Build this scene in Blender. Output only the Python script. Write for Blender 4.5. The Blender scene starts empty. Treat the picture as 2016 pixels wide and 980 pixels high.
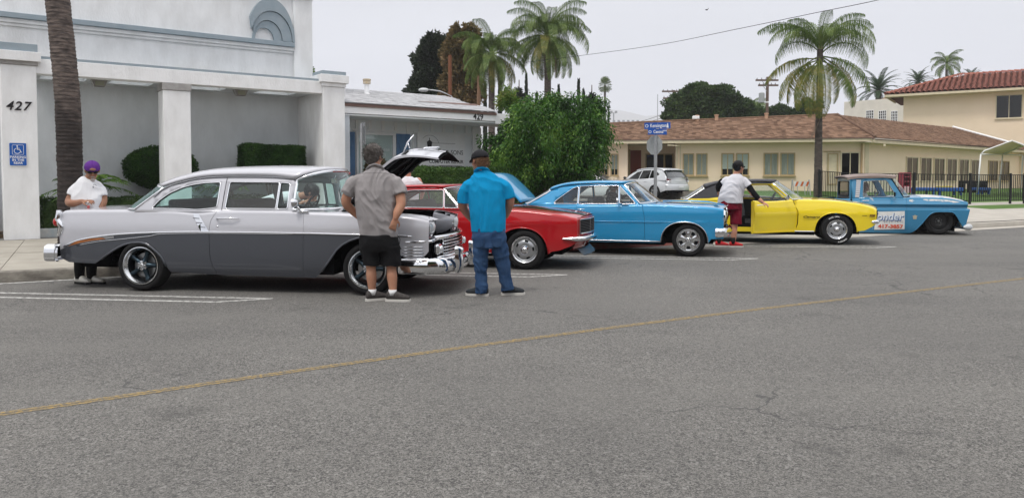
import bpy, bmesh, math, random
import numpy as np
from mathutils import Vector, Matrix, noise, geometry
random.seed(7); RNG=np.random.default_rng(7)
SC=bpy.context.scene; COL=SC.collection
R=math.radians; PI=math.pi
# ---------------------------------------------------------------- camera
cd=bpy.data.cameras.new('camera'); cam=bpy.data.objects.new('camera',cd); COL.objects.link(cam); SC.camera=cam
cd.sensor_width=36; cd.lens=36*1494/2016; cd.clip_start=.1; cd.clip_end=20000
cam.location=(0,0,1.4); cam.rotation_euler=(R(90-2.2),0,0); cd.shift_y=-.0385
# ---------------------------------------------------------------- sky, sun, exposure
SUN_EL,SUN_AZ=R(62),R(-150)      # soft light from high, behind and left of the camera
w=bpy.data.worlds.new('World'); SC.world=w; w.use_nodes=True
nt=w.node_tree; nt.nodes.clear(); N=nt.nodes.new; L=nt.links.new
out=N('ShaderNodeOutputWorld'); sky=N('ShaderNodeTexSky'); sky.sky_type='NISHITA'; sky.sun_disc=False
sky.sun_elevation=SUN_EL; sky.sun_rotation=SUN_AZ
bg1=N('ShaderNodeBackground'); bg1.inputs[1].default_value=.1; L(sky.outputs[0],bg1.inputs[0])
tc=N('ShaderNodeTexCoord'); sp=N('ShaderNodeSeparateXYZ'); L(tc.outputs['Generated'],sp.inputs[0])
rp=N('ShaderNodeValToRGB'); L(sp.outputs[2],rp.inputs[0])
e=rp.color_ramp.elements; e[0].position=0; e[0].color=(.20,.22,.27,1); e[1].position=1; e[1].color=(1.38,1.38,1.40,1)
for p_,c_ in ((.06,(.26,.28,.335,1)),(.10,(.345,.36,.415,1)),(.165,(.46,.47,.51,1)),(.24,(.525,.53,.56,1)),(.45,(.84,.85,.88,1))):
    k=e.new(p_); k.color=c_
mp=N('ShaderNodeMapping'); mp.inputs['Scale'].default_value=(1,1,4.5); L(tc.outputs['Generated'],mp.inputs[0])
nz=N('ShaderNodeTexNoise'); nz.inputs['Scale'].default_value=1.7; nz.inputs['Detail'].default_value=5; nz.inputs['Roughness'].default_value=.5; L(mp.outputs[0],nz.inputs[0])
mr=N('ShaderNodeMapRange'); mr.inputs[1].default_value=.3; mr.inputs[2].default_value=.7; mr.inputs[3].default_value=.86; mr.inputs[4].default_value=1.12; L(nz.outputs[0],mr.inputs[0])
vm=N('ShaderNodeVectorMath'); vm.operation='SCALE'; L(rp.outputs[0],vm.inputs[0]); L(mr.outputs[0],vm.inputs['Scale'])
bg2=N('ShaderNodeBackground'); bg2.inputs[1].default_value=1.0; L(vm.outputs[0],bg2.inputs[0])
mx=N('ShaderNodeMixShader'); mx.inputs[0].default_value=.92; L(bg1.outputs[0],mx.inputs[1]); L(bg2.outputs[0],mx.inputs[2]); L(mx.outputs[0],out.inputs[0])
sl=bpy.data.lights.new('sun','SUN'); sl.energy=1.3; sl.angle=R(14); sl.color=(1,.96,.9)
sun=bpy.data.objects.new('sun',sl); COL.objects.link(sun)
sd=Vector((math.cos(SUN_EL)*math.sin(SUN_AZ),math.cos(SUN_EL)*math.cos(SUN_AZ),math.sin(SUN_EL)))
sun.rotation_euler=sd.to_track_quat('Z','Y').to_euler()
SC.view_settings.view_transform='Standard'; SC.view_settings.look='None'; SC.view_settings.exposure=.52; SC.view_settings.gamma=1

# ---------------------------------------------------------------- materials
MATS={}
def mat(name,col,rough=.6,metal=0,var=0,vs=3,vcol=None,bump=0,bs=40,coat=0,spec=.25,stretch=None,det=6,thr=None,flake=0,sheen=0):
    """principled with procedural colour variation (toward vcol) and bump"""
    if name in MATS: return MATS[name]
    m=bpy.data.materials.new(name); m.use_nodes=True; MATS[name]=m
    t=m.node_tree; n=t.nodes.new; l=t.links.new; p=t.nodes['Principled BSDF']
    p.inputs['Base Color'].default_value=(*col,1); p.inputs['Roughness'].default_value=rough; p.inputs['Metallic'].default_value=metal
    p.inputs['Coat Weight'].default_value=coat; p.inputs['Coat Roughness'].default_value=.04; p.inputs['Specular IOR Level'].default_value=spec
    if sheen: p.inputs['Sheen Weight'].default_value=sheen
    m.diffuse_color=(*col,1)
    c=n('ShaderNodeTexCoord'); src=c.outputs['Object']
    if stretch:
        mp=n('ShaderNodeMapping'); mp.inputs['Scale'].default_value=stretch; l(src,mp.inputs[0]); src=mp.outputs[0]
    if var:
        z=n('ShaderNodeTexNoise'); z.inputs['Scale'].default_value=vs; z.inputs['Detail'].default_value=det; z.inputs['Roughness'].default_value=.6; l(src,z.inputs[0])
        r=n('ShaderNodeMapRange'); a,b=thr or (.35,.65); r.inputs[1].default_value=a; r.inputs[2].default_value=b; r.inputs[3].default_value=0; r.inputs[4].default_value=var; l(z.outputs[0],r.inputs[0])
        x=n('ShaderNodeMix'); x.data_type='RGBA'; x.inputs[6].default_value=(*col,1); vc=vcol or tuple(v*.6 for v in col); x.inputs[7].default_value=(*vc,1)
        l(r.outputs[0],x.inputs[0]); l(x.outputs[2],p.inputs['Base Color'])
    if bump:
        z2=n('ShaderNodeTexNoise'); z2.inputs['Scale'].default_value=bs; z2.inputs['Detail'].default_value=4; l(src,z2.inputs[0])
        b=n('ShaderNodeBump'); b.inputs['Strength'].default_value=bump; b.inputs['Distance'].default_value=.01; l(z2.outputs[0],b.inputs['Height']); l(b.outputs[0],p.inputs['Normal'])
    return m
def glass(name,tint=(.8,.9,.88),op=.25,rough=.02,refl=1.5,r0=.045):
    """thin pane: tinted see-through with a Schlick mirror term, same from both sides"""
    if name in MATS: return MATS[name]
    m=bpy.data.materials.new(name); m.use_nodes=True; MATS[name]=m; t=m.node_tree; t.nodes.clear(); n=t.nodes.new; l=t.links.new
    o=n('ShaderNodeOutputMaterial'); tr=n('ShaderNodeBsdfTransparent'); tr.inputs[0].default_value=(*[v*(1-op) for v in tint],1)
    g=n('ShaderNodeBsdfGlossy'); g.inputs[1].default_value=rough; g.inputs[0].default_value=(1,1,1,1)
    ge=n('ShaderNodeNewGeometry'); d=n('ShaderNodeVectorMath'); d.operation='DOT_PRODUCT'; l(ge.outputs['Normal'],d.inputs[0]); l(ge.outputs['Incoming'],d.inputs[1])
    def mt(op_,a_,b_=None,c_=None):
        q=n('ShaderNodeMath'); q.operation=op_
        for i,v in enumerate((a_,b_,c_)):
            if v is None: continue
            if isinstance(v,(int,float)): q.inputs[i].default_value=v
            else: l(v,q.inputs[i])
        return q.outputs[0]
    ab=mt('ABSOLUTE',d.outputs['Value']); om=mt('SUBTRACT',1.0,ab); p5=mt('POWER',om,5.0); f=mt('MULTIPLY_ADD',p5,1-r0,r0)
    x=n('ShaderNodeMixShader'); l(f,x.inputs[0]); l(tr.outputs[0],x.inputs[1]); l(g.outputs[0],x.inputs[2]); l(x.outputs[0],o.inputs[0])
    return m
def leafmat(name,c1,c2,c3=None,rough=.5,sc=1.2,trans=.25):
    """leaf colour varies leaf by leaf (random per island) and clump by clump"""
    if name in MATS: return MATS[name]
    m=bpy.data.materials.new(name); m.use_nodes=True; MATS[name]=m; t=m.node_tree; n=t.nodes.new; l=t.links.new; p=t.nodes['Principled BSDF']
    g=n('ShaderNodeNewGeometry'); c=n('ShaderNodeTexCoord'); z=n('ShaderNodeTexNoise'); z.inputs['Scale'].default_value=sc; l(c.outputs['Object'],z.inputs[0])
    ad=n('ShaderNodeMath'); ad.operation='MULTIPLY_ADD'; l(g.outputs['Random Per Island'],ad.inputs[0]); ad.inputs[1].default_value=.5
    sb=n('ShaderNodeMath'); sb.operation='MULTIPLY_ADD'; l(z.outputs[0],sb.inputs[0]); sb.inputs[1].default_value=1.4; sb.inputs[2].default_value=-.45; l(sb.outputs[0],ad.inputs[2])
    r=n('ShaderNodeValToRGB'); l(ad.outputs[0],r.inputs[0]); e=r.color_ramp.elements; e[0].position=.1; e[0].color=(*c1,1); e[1].position=.9; e[1].color=(*(c3 or c2),1)
    k=e.new(.55); k.color=(*c2,1)
    l(r.outputs[0],p.inputs['Base Color']); p.inputs['Roughness'].default_value=rough; p.inputs['Specular IOR Level'].default_value=.25
    tl=n('ShaderNodeBsdfTranslucent'); l(r.outputs[0],tl.inputs[0]); x=n('ShaderNodeMixShader'); x.inputs[0].default_value=trans
    l(p.outputs[0],x.inputs[1]); l(tl.outputs[0],x.inputs[2]); l(x.outputs[0],t.nodes['Material Output'].inputs[0])
    return m
# ---------------------------------------------------------------- mesh builder
def link(o,parent=None):
    COL.objects.link(o)
    if parent is not None: o.parent=parent
    return o
def tag(o,label=None,cat=None,group=None,kind=None):
    if label: o['label']=label
    if cat: o['category']=cat
    if group: o['group']=group
    if kind: o['kind']=kind
    return o
def empty(name,loc=(0,0,0),rz=0,label=None,cat=None,group=None,parent=None):
    o=bpy.data.objects.new(name,None); o.location=loc; o.rotation_euler=(0,0,rz); o.empty_display_size=.1; link(o,parent)
    return tag(o,label,cat,group)
class B:
    def __init__(s): s.v=[]; s.f=[]; s.M=None
    def add(s,V,F):
        k=len(s.v)
        if s.M is not None: V=[tuple(s.M@Vector(v)) for v in V]
        s.v+= [tuple(v) for v in V]; s.f+=[tuple(i+k for i in f) for f in F]; return s
    def box(s,x0,x1,y0,y1,z0,z1):
        V=[(x,y,z) for z in (z0,z1) for y in (y0,y1) for x in (x0,x1)]
        return s.add(V,[(0,2,3,1),(4,5,7,6),(0,1,5,4),(2,6,7,3),(0,4,6,2),(1,3,7,5)])
    def grid(s,P,closeu=False,closev=False,flip=False):
        nu=len(P); nv=len(P[0]); V=[p for r in P for p in r]; F=[]
        for i in range(nu if closeu else nu-1):
            for j in range(nv if closev else nv-1):
                a=i*nv+j; b=((i+1)%nu)*nv+j; c=((i+1)%nu)*nv+(j+1)%nv; d=i*nv+(j+1)%nv
                F.append((a,d,c,b) if flip else (a,b,c,d))
        return s.add(V,F)
    def poly(s,P): return s.add(P,[tuple(range(len(P)))])
    def prism(s,pts,a,b,axis='y'):
        n=len(pts)
        def m(p,h): return {'y':(p[0],h,p[1]),'z':(p[0],p[1],h),'x':(h,p[0],p[1])}[axis]
        V=[m(p,a) for p in pts]+[m(p,b) for p in pts]
        F=[tuple(range(n)),tuple(range(2*n-1,n-1,-1))]+[((i+1)%n,i,n+i,n+(i+1)%n) for i in range(n)]
        return s.add(V,F)
    def lathe(s,prof,n=32,axis='y',o=(0,0,0),cap=False):
        P=[]
        for i in range(n):
            a=2*PI*i/n; c,d=math.cos(a),math.sin(a); r_=[]
            for r,h in prof:
                v={'y':(r*c,h,r*d),'z':(r*c,r*d,h),'x':(h,r*c,r*d)}[axis]; r_.append((v[0]+o[0],v[1]+o[1],v[2]+o[2]))
            P.append(r_)
        s.grid(P,closeu=True)
        return s
    def tube(s,pts,r,n=8,closed=False,cap=True,ell=1,up=None):
        pts=[Vector(p) for p in pts]; m=len(pts); rs=r if hasattr(r,'__len__') else [r]*m
        P=[]; prev=None
        for i,p in enumerate(pts):
            a=pts[(i-1)%m] if (closed or i>0) else pts[i]; b=pts[(i+1)%m] if (closed or i<m-1) else pts[i]
            t=(b-a).normalized()
            if up is not None: u=Vector(up)-t*t.dot(Vector(up)); u=u.normalized() if u.length>1e-4 else (prev or t.orthogonal().normalized())
            else:
                u=prev-t*t.dot(prev) if prev is not None else t.orthogonal(); u=u.normalized() if u.length>1e-6 else t.orthogonal().normalized()
            prev=u; v=t.cross(u)
            P.append([tuple(p+u*(rs[i]*math.cos(2*PI*k/n))+v*(rs[i]*ell*math.sin(2*PI*k/n))) for k in range(n)])
        s.grid(P,closeu=closed,closev=True)
        if cap and not closed:
            k=len(s.v); b0=k-m*n
            s.f.append(tuple(range(b0,b0+n))[::-1]); s.f.append(tuple(range(k-n,k)))
        return s
    def sphere(s,c,r,nu=16,nv=10,sq=(1,1,1)):
        P=[[(c[0]+r*sq[0]*math.cos(2*PI*i/nu)*math.sin(PI*j/nv),c[1]+r*sq[1]*math.sin(2*PI*i/nu)*math.sin(PI*j/nv),c[2]-r*sq[2]*math.cos(PI*j/nv)) for j in range(nv+1)] for i in range(nu)]
        return s.grid(P,closeu=True)
    def mesh(s,name,smooth=False):
        me=bpy.data.meshes.new(name); me.from_pydata(s.v,[],s.f); me.update()
        if smooth:
            me.polygons.foreach_set('use_smooth',[True]*len(me.polygons))
            if smooth is not True: me.set_sharp_from_angle(angle=R(smooth))
        return me
    def obj(s,name,m,parent=None,smooth=False,loc=None,rot=None,bev=0,weld=False,solid=0,rec=True):
        if (weld or rec):
            bm=bmesh.new(); t=s.mesh(name); bm.from_mesh(t)
            if weld: bmesh.ops.remove_doubles(bm,verts=bm.verts,dist=1e-4)
            bmesh.ops.recalc_face_normals(bm,faces=bm.faces); bm.to_mesh(t); bm.free(); me=t
            if smooth:
                me.polygons.foreach_set('use_smooth',[True]*len(me.polygons))
                if smooth is not True: me.set_sharp_from_angle(angle=R(smooth))
        else: me=s.mesh(name,smooth)
        me.materials.append(m); o=bpy.data.objects.new(name,me); link(o,parent)
        if loc is not None: o.location=loc
        if rot is not None: o.rotation_euler=rot
        if solid: md=o.modifiers.new('s','SOLIDIFY'); md.thickness=solid; md.offset=-1
        if bev: md=o.modifiers.new('b','BEVEL'); md.width=bev; md.segments=2; md.limit_method='ANGLE'; md.angle_limit=R(40)
        return o
def bx(name,m,parent,x0,x1,y0,y1,z0,z1,bev=0): return B().box(x0,x1,y0,y1,z0,z1).obj(name,m,parent,bev=bev,rec=False)
def share(name,me,parent,loc=(0,0,0),rot=(0,0,0),scale=None,matrix=None):
    o=bpy.data.objects.new(name,me); link(o,parent); 
    if matrix is not None: o.matrix_local=matrix
    else: o.location=loc; o.rotation_euler=rot
    if scale: o.scale=scale
    return o
def text(name,body,size,m,parent,loc,rot=(R(90),0,0),ext=.004,shear=0,ax='CENTER',bold=0,sx=1,space=1):
    c=bpy.data.curves.new(name,'FONT'); c.body=body; c.size=size; c.extrude=ext; c.shear=shear; c.align_x=ax; c.align_y='CENTER'; c.offset=bold; c.space_character=space; c.resolution_u=3
    o=bpy.data.objects.new(name,c); COL.objects.link(o); bpy.context.view_layer.update()
    me=bpy.data.meshes.new_from_object(o.evaluated_get(bpy.context.evaluated_depsgraph_get())); bpy.data.objects.remove(o)
    me.materials.clear(); me.materials.append(m); t=bpy.data.objects.new(name,me); link(t,parent); t.location=loc; t.rotation_euler=rot; t.scale=(sx,1,1); return t
def crv(pts,n=8,closed=False):
    """Catmull-Rom resample"""
    P=[np.array(p,float) for p in pts]; m=len(P); o=[]
    for i in range(m if closed else m-1):
        p0=P[i-1] if (i>0 or closed) else P[0]*2-P[1]; p1=P[i]; p2=P[(i+1)%m]; p3=P[(i+2)%m] if (i+2<m or closed) else P[-1]*2-P[-2]
        for k in range(n):
            t=k/n; o.append(tuple(.5*((2*p1)+(-p0+p2)*t+(2*p0-5*p1+4*p2-p3)*t*t+(-p0+3*p1-3*p2+p3)*t**3)))
    if not closed: o.append(tuple(P[-1]))
    return o
def rough_poly(pts,r,n=4):
    """round the corners of a closed polygon"""
    o=[]; m=len(pts)
    for i in range(m):
        a,b,c=Vector(pts[i-1]),Vector(pts[i]),Vector(pts[(i+1)%m]); ra=min(r,(a-b).length*.45); rc=min(r,(c-b).length*.45)
        s=b+(a-b).normalized()*ra; e_=b+(c-b).normalized()*rc
        for k in range(n+1):
            t=k/n; q=s*(1-t)**2+b*2*t*(1-t)+e_*t*t; o.append(tuple(q))
    return o
def fbm(x,y,z=0): return noise.noise(Vector((x,y,z)))
def cdt(outer,holes=(),extra=()):
    """triangulate polygon with holes -> verts2d, faces"""
    V=[];E=[];
    for lp in [outer]+list(holes):
        k=len(V); V+=[Vector(p) for p in lp]; n=len(lp); E+=[(k+i,k+(i+1)%n) for i in range(n)]
    V+=[Vector(p) for p in extra]
    r=geometry.delaunay_2d_cdt(V,E,[],0,1e-5); vs=r[0]; fs=r[2]
    def inside(p,lp):
        c=False; n=len(lp)
        for i in range(n):
            a=lp[i];b=lp[i-1]
            if (a[1]>p[1])!=(b[1]>p[1]) and p[0]<(b[0]-a[0])*(p[1]-a[1])/(b[1]-a[1])+a[0]: c=not c
        return c
    F=[]
    for f in fs:
        c=(sum(vs[i][0] for i in f)/3,sum(vs[i][1] for i in f)/3)
        if inside(c,outer) and not any(inside(c,h) for h in holes): F.append(tuple(f))
    return [tuple(v) for v in vs],F
# ---------------------------------------------------------------- ground: K frame = kerb line (t along, d beyond kerb)
KO=(-6.99,10.32); KA=R(30); KC,KS=math.cos(KA),math.sin(KA)
def K(t,d): return (KO[0]+t*KC-d*KS, KO[1]+t*KS+d*KC)
def Kinv(x,y): x-=KO[0]; y-=KO[1]; return (x*KC+y*KS, -x*KS+y*KC)
def road_h(x,y):
    t,d=Kinv(x,y); return .03*min(max(d-1.5,0),40)
def asphalt():
    m=bpy.data.materials.new('asphalt'); m.use_nodes=True; t=m.node_tree; n=t.nodes.new; l=t.links.new; p=t.nodes['Principled BSDF']
    c=n('ShaderNodeTexCoord'); O=c.outputs['Object']
    def nz(s,d=2,r=.5): z=n('ShaderNodeTexNoise'); z.inputs['Scale'].default_value=s; z.inputs['Detail'].default_value=d; z.inputs['Roughness'].default_value=r; l(O,z.inputs[0]); return z.outputs[0]
    def rng(s,a,b,c_,d_): r=n('ShaderNodeMapRange'); r.inputs[1].default_value=a; r.inputs[2].default_value=b; r.inputs[3].default_value=c_; r.inputs[4].default_value=d_; l(s,r.inputs[0]); return r.outputs[0]
    def mixc(f,a,b):
        x=n('ShaderNodeMix'); x.data_type='RGBA'; l(f,x.inputs[0])
        for i,q in ((6,a),(7,b)):
            if isinstance(q,tuple): x.inputs[i].default_value=(*q,1)
            else: l(q,x.inputs[i])
        return x.outputs[2]
    v=n('ShaderNodeTexVoronoi'); v.inputs['Scale'].default_value=190; l(O,v.inputs[0])
    vb=n('ShaderNodeSeparateColor'); l(v.outputs['Color'],vb.inputs[0])
    st=rng(vb.outputs[0],0,1,0,1); base=mixc(st,(.046,.045,.043),(.272,.259,.238))
    v2=n('ShaderNodeTexVoronoi'); v2.inputs['Scale'].default_value=75; l(O,v2.inputs[0]); s2=n('ShaderNodeSeparateColor'); l(v2.outputs['Color'],s2.inputs[0])
    base=mixc(rng(s2.outputs[1],.90,.96,0,.6),base,(.33,.32,.30)); base=mixc(rng(s2.outputs[2],.85,.93,0,.6),base,(.035,.035,.035))
    base=mixc(rng(nz(.35,4,.6),.35,.68,0,.38),base,(.062,.061,.062)); base=mixc(rng(nz(2.3,5,.7),.5,.75,0,.25),base,(.155,.148,.137))
    # worn wheel tracks run with the street; oil darkening in the parking stalls
    mp=n('ShaderNodeMapping'); mp.inputs['Rotation'].default_value=(0,0,-KA); mp.inputs['Scale'].default_value=(.06,1,1); l(O,mp.inputs[0])
    z=n('ShaderNodeTexNoise'); z.inputs['Scale'].default_value=1.1; z.inputs['Detail'].default_value=5; l(mp.outputs[0],z.inputs[0]); base=mixc(rng(z.outputs[0],.45,.75,0,.38),base,(.185,.178,.163))
    base=mixc(rng(nz(.8,7,.75),.58,.68,0,.5),base,(.045,.044,.044)); base=mixc(rng(nz(.16,3,.6),.48,.60,0,.30),base,(.17,.163,.15))
    # sealed cracks
    vc=n('ShaderNodeTexVoronoi'); vc.feature='DISTANCE_TO_EDGE'; vc.inputs['Scale'].default_value=.33; 
    wn=n('ShaderNodeTexNoise'); wn.inputs['Scale'].default_value=1.6; wn.inputs['Detail'].default_value=6; l(O,wn.inputs[0]); ma=n('ShaderNodeVectorMath'); ma.operation='MULTIPLY_ADD'; l(wn.outputs[1],ma.inputs[0]); ma.inputs[1].default_value=(1.3,1.3,0); l(O,ma.inputs[2]); l(ma.outputs[0],vc.inputs[0])
    ck=rng(vc.outputs['Distance'],.0,.006,.8,0); gate=rng(nz(.23,2),.5,.56,0,1); mu=n('ShaderNodeMath'); mu.operation='MULTIPLY'; l(ck,mu.inputs[0]); l(gate,mu.inputs[1])
    base=mixc(mu.outputs[0],base,(.045,.045,.047))
    l(base,p.inputs['Base Color']); p.inputs['Roughness'].default_value=.85; p.inputs['Specular IOR Level'].default_value=.25
    b=n('ShaderNodeBump'); b.inputs['Strength'].default_value=.55; b.inputs['Distance'].default_value=.006; l(vb.outputs[0],b.inputs['Height']); l(b.outputs[0],p.inputs['Normal'])
    return m
MA=asphalt()
M_conc=mat('concrete',(.40,.37,.315),.85,var=.7,vs=2.2,vcol=(.29,.265,.225),bump=.4,bs=120)
M_curb=mat('kerb concrete',(.30,.28,.24),.9,var=.9,vs=5,vcol=(.13,.115,.10),bump=.5,bs=80,stretch=(1,1,2))
M_redp=mat('red kerb paint',(.40,.10,.08),.8,var=.7,vs=9,vcol=(.3,.2,.17))
M_white=mat('road paint white',(.58,.57,.54),.75,var=.92,vs=18,vcol=(.17,.165,.155),thr=(.42,.62),det=9)
M_yel=mat('road paint yellow',(.35,.245,.095),.85,var=.97,vs=34,vcol=(.155,.14,.115),thr=(.38,.56),det=9)
M_dirt=mat('dirt',(.14,.10,.07),.95,var=.7,vs=12,vcol=(.06,.045,.03),bump=.6,bs=60)
M_grassb=mat('lawn base',(.085,.16,.03),.9,var=.7,vs=3,vcol=(.05,.10,.018),bump=.6,bs=90)
def sheet(name,m,t0,t1,d0,d1,hf,nt_=20,nd=20,smooth=True,parent=None,kind='structure'):
    P=[[(*K(t0+(t1-t0)*i/nt_,d0+(d1-d0)*j/nd),0) for j in range(nd+1)] for i in range(nt_+1)]
    P=[[(x,y,hf(x,y)) for x,y,_ in r] for r in P]
    o=B().grid(P).obj(name,m,parent,smooth=smooth)
    if kind: o['kind']=kind
    return o
# terrain: one sheet to the horizon; denser near
def terrain():
    def ax(lo,hi,fine,a,b):
        v=list(np.arange(a,b+fine,fine)); s=fine; x=a
        while x>lo: s*=1.5; x-=s; v.insert(0,x)
        s=fine; x=v[-1]
        while x<hi: s*=1.5; x+=s; v.append(x)
        return v
    T=ax(-1500,1500,2,-30,60); D=ax(-1500,1500,.5,-2,20)
    P=[[(*K(t,d),.03*min(max(d-1.5,0),40)) for d in D] for t in T]
    o=B().grid(P).obj('road',MA,None,smooth=True); tag(o,kind='structure'); return o
road=terrain()
# centre line: broken-looking double yellow built as thin sheets on the road
cl=[(-4.9,3.28),(-3.07,4.5),(-1.84,5.36),(-.04,6.55),(2.72,8.23),(7.32,10.8),(14,14.5),(30,23.3),(60,39.5)]
cl=[(-14,-2.8)]+cl
b=B()
cc=crv(cl,10)
for off in (-.024,.024):
    P=[]
    for i,(x,y) in enumerate(cc):
        a=cc[max(i-1,0)]; c=cc[min(i+1,len(cc)-1)]; dx,dy=c[0]-a[0],c[1]-a[1]; q=math.hypot(dx,dy); nx,ny=-dy/q,dx/q
        P.append([(x+nx*(off-.020),y+ny*(off-.020),.0025),(x+nx*(off+.020),y+ny*(off+.020),.0025)])
    b.grid(P)
tag(b.obj('centre_line',M_yel,None),kind='structure')
# hairpin stall markings, one object each
def hairpin(tip,ang,L_=4.2,gap=.30,w_=.075):
    r=empty('stall_marking',(tip[0],tip[1],.0025),0); r['kind']='structure'
    c,s=math.cos(ang),math.sin(ang); kd=(math.cos(R(24)),math.sin(R(24)))
    b=B(); far=(tip[0],tip[1]); near=(tip[0]-kd[0]*.62,tip[1]-kd[1]*.62+0)
    def stripe(p,q):
        dx,dy=q[0]-p[0],q[1]-p[1]; l=math.hypot(dx,dy); nx,ny=-dy/l*w_/2,dx/l*w_/2
        b.add([(p[0]+nx-tip[0],p[1]+ny-tip[1],0),(q[0]+nx-tip[0],q[1]+ny-tip[1],0),(q[0]-nx-tip[0],q[1]-ny-tip[1],0),(p[0]-nx-tip[0],p[1]-ny-tip[1],0)],[(0,1,2,3)])
    stripe(far,(far[0]-c*L_,far[1]-s*L_)); stripe((near[0],near[1]),(near[0]-c*(L_-.5),near[1]-s*(L_-.5)));
    for v in range(len(b.v)): pass
    o=b.obj('stripe',M_white,r,rec=False); 
    b=B(); stripe(near,far); o2=b.obj('stripe',M_white,r,rec=False); o2.location=(0,0,.001)
    return r
# tips measured along the stall row
for i,tp in enumerate([(-2.84,8.94),(.82,11.21),(4.41,13.55),(8.1,15.95),(-6.4,6.6)]):
    if i==4: continue
    hairpin(tp,R(-7.5 if i==0 else -8.5))
# white gutter line
b=B(); P=[]
for i in range(30): t=-14+i*.55; P.append([(*K(t,-.16),.004),(*K(t,-.06),.004)])
b.grid(P); tag(b.obj('edge_line',M_white,None),kind='structure')
# left kerb + sidewalk of slabs
def kerb(name,t0,t1,m,parent=None,h=.15):
    b=B(); n=max(2,int((t1-t0)/1.2)); P=[]
    prof=[(0,-.02),(0.0,h-.025),(.012,h-.006),(.03,h),(.16,h),(.16,-.02)]
    for i in range(n+1):
        t=t0+(t1-t0)*i/n; P.append([(*K(t,d),z) for d,z in prof])
    b.grid(P); o=b.obj(name,m,parent,smooth=35); 
    if parent is None: o['kind']='structure'
    return o
kb=empty('kerb',(0,0,0)); kb['kind']='structure'
t=-20.
while t<6.5: kerb('kerb_stone',t+.004,t+2.4,M_curb,kb); t+=2.4
while t<12: kerb('kerb_stone',t+.004,t+1.8,M_redp,kb); t+=1.8
sw=empty('sidewalk',(0,0,0)); sw['kind']='structure'
tag(bx('sidewalk_bed',M_dirt,sw,0,1,0,1,0,.01),None); 
bpy.data.objects.remove(bpy.data.objects['sidewalk_bed'])
sheet('joint_bed',mat('joint',(.09,.08,.07),.95),-20,12.4,.163,7.6,lambda x,y:.128,2,2,parent=sw,kind=None)
rows=[(.165,1.62),(1.63,3.1),(3.11,4.6),(4.61,6.1),(6.11,7.6)]
sx0=0.33
for ri,(d0,d1) in enumerate(rows):
    t=-20+sx0
    while t<11:
        hole=(ri==0 and .55<t<1.2)
        if not hole:
            a,b_=K(t,d0),K(t+1.5,d0); c_,d_=K(t+1.5,d1),K(t,d1); bb=B()
            zz=.15+random.uniform(-.003,.003)
            V=[(*p,zz) for p in (a,b_,c_,d_)]+[(*p,.1) for p in (a,b_,c_,d_)]
            bb.add(V,[(0,1,2,3),(0,4,5,1),(1,5,6,2),(2,6,7,3),(3,7,4,0)]); bb.obj('slab',M_conc,sw,rec=False)
        t+=1.512
P=[]
for i in range(9):
    d=.0+i*.95; P.append([(*K(12.45,d),-.05),(*K(12.45,d),.14),(*K(12.40,d),.15),(*K(12.20,d),.15)])
B().grid(P).obj('kerb_return',M_curb,kb)
# right block: rising lot beyond the cross street
T2=27.3
def lot_h(x,y):
    t,d=Kinv(x,y); return min(.15+.05*max(d,0),.85)
M_conc2=mat('pale concrete',(.45,.42,.37),.85,var=.6,vs=1.6,vcol=(.33,.30,.26),bump=.3,bs=90)
def apron(x,y):
    t,d=Kinv(x,y); k=min(max((t-19.5)/3.5,0),1); return road_h(x,y)+.006+(lot_h(x,y)+.004-road_h(x,y))*k
sheet('sidewalk_right',M_conc2,19.5,120,.16,5.75,apron,120,8)
rk=empty('kerb_right',(0,0,0)); rk['kind']='structure'
t=23.2
while t<90: kerb('kerb_stone',t+.004,t+3,M_conc2,rk); t+=3
sheet('gutter',M_conc2,13,110,-.5,-.005,lambda x,y:.004,40,1)
sheet('cross_gutter',M_conc2,12.5,23.2,-.0,.9,lambda x,y:.005+road_h(x,y),10,3)
lawn=sheet('lawn',M_grassb,T2,120,5.6,60,lambda x,y:min(.15+.05*max(Kinv(x,y)[1],0),.85),60,60)
lawn2=sheet('verge',M_grassb,30.6,36,3.2,4.6,lambda x,y:lot_h(x,y)+.012,4,3)
kk=sheet('lawn_edge',M_conc2,T2-.15,T2,5.6,40,lambda x,y:lot_h(x,y)+.01,2,40)
b=B(); P=[]
for j in range(41):
    d=5.6+j*.86; x,y=K(T2-.15,d); P.append([(x,y,-.2),(x,y,lot_h(x,y)+.01)])
b.grid(P).obj('lawn_kerb_face',M_curb,None)['kind']='structure'
# ---------------------------------------------------------------- left stucco building (427)
FO=(-10.10,16.215); FA=R(36); fc,fs_=math.cos(FA),math.sin(FA)
def F2(s,n,z=0): return (FO[0]+s*fc-n*fs_, FO[1]+s*fs_+n*fc, z)
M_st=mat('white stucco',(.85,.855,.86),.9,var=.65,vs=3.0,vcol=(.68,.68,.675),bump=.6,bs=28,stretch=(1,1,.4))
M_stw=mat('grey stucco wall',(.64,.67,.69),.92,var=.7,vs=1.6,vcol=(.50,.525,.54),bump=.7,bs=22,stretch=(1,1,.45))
M_trim=mat('blue grey trim paint',(.27,.33,.37),.8,var=.5,vs=4,vcol=(.36,.40,.43),bump=.2,bs=40)
M_cap=mat('grey capital',(.38,.37,.36),.9,var=.6,vs=8,vcol=(.24,.23,.22),bump=.3)
M_blk=mat('black metal',(.02,.02,.022),.45)
M_skyl=bpy.data.materials.new('skylight panel'); M_skyl.use_nodes=True; _t=M_skyl.node_tree; _n=_t.nodes.new('ShaderNodeBsdfTranslucent'); _n.inputs[0].default_value=(.92,.93,.93,1); _t.links.new(_n.outputs[0],_t.nodes['Material Output'].inputs[0])
M_signb=mat('sign blue',(.02,.11,.42),.4,var=.2,vs=6); M_signw=mat('sign white',(.80,.80,.80),.45)
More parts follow.
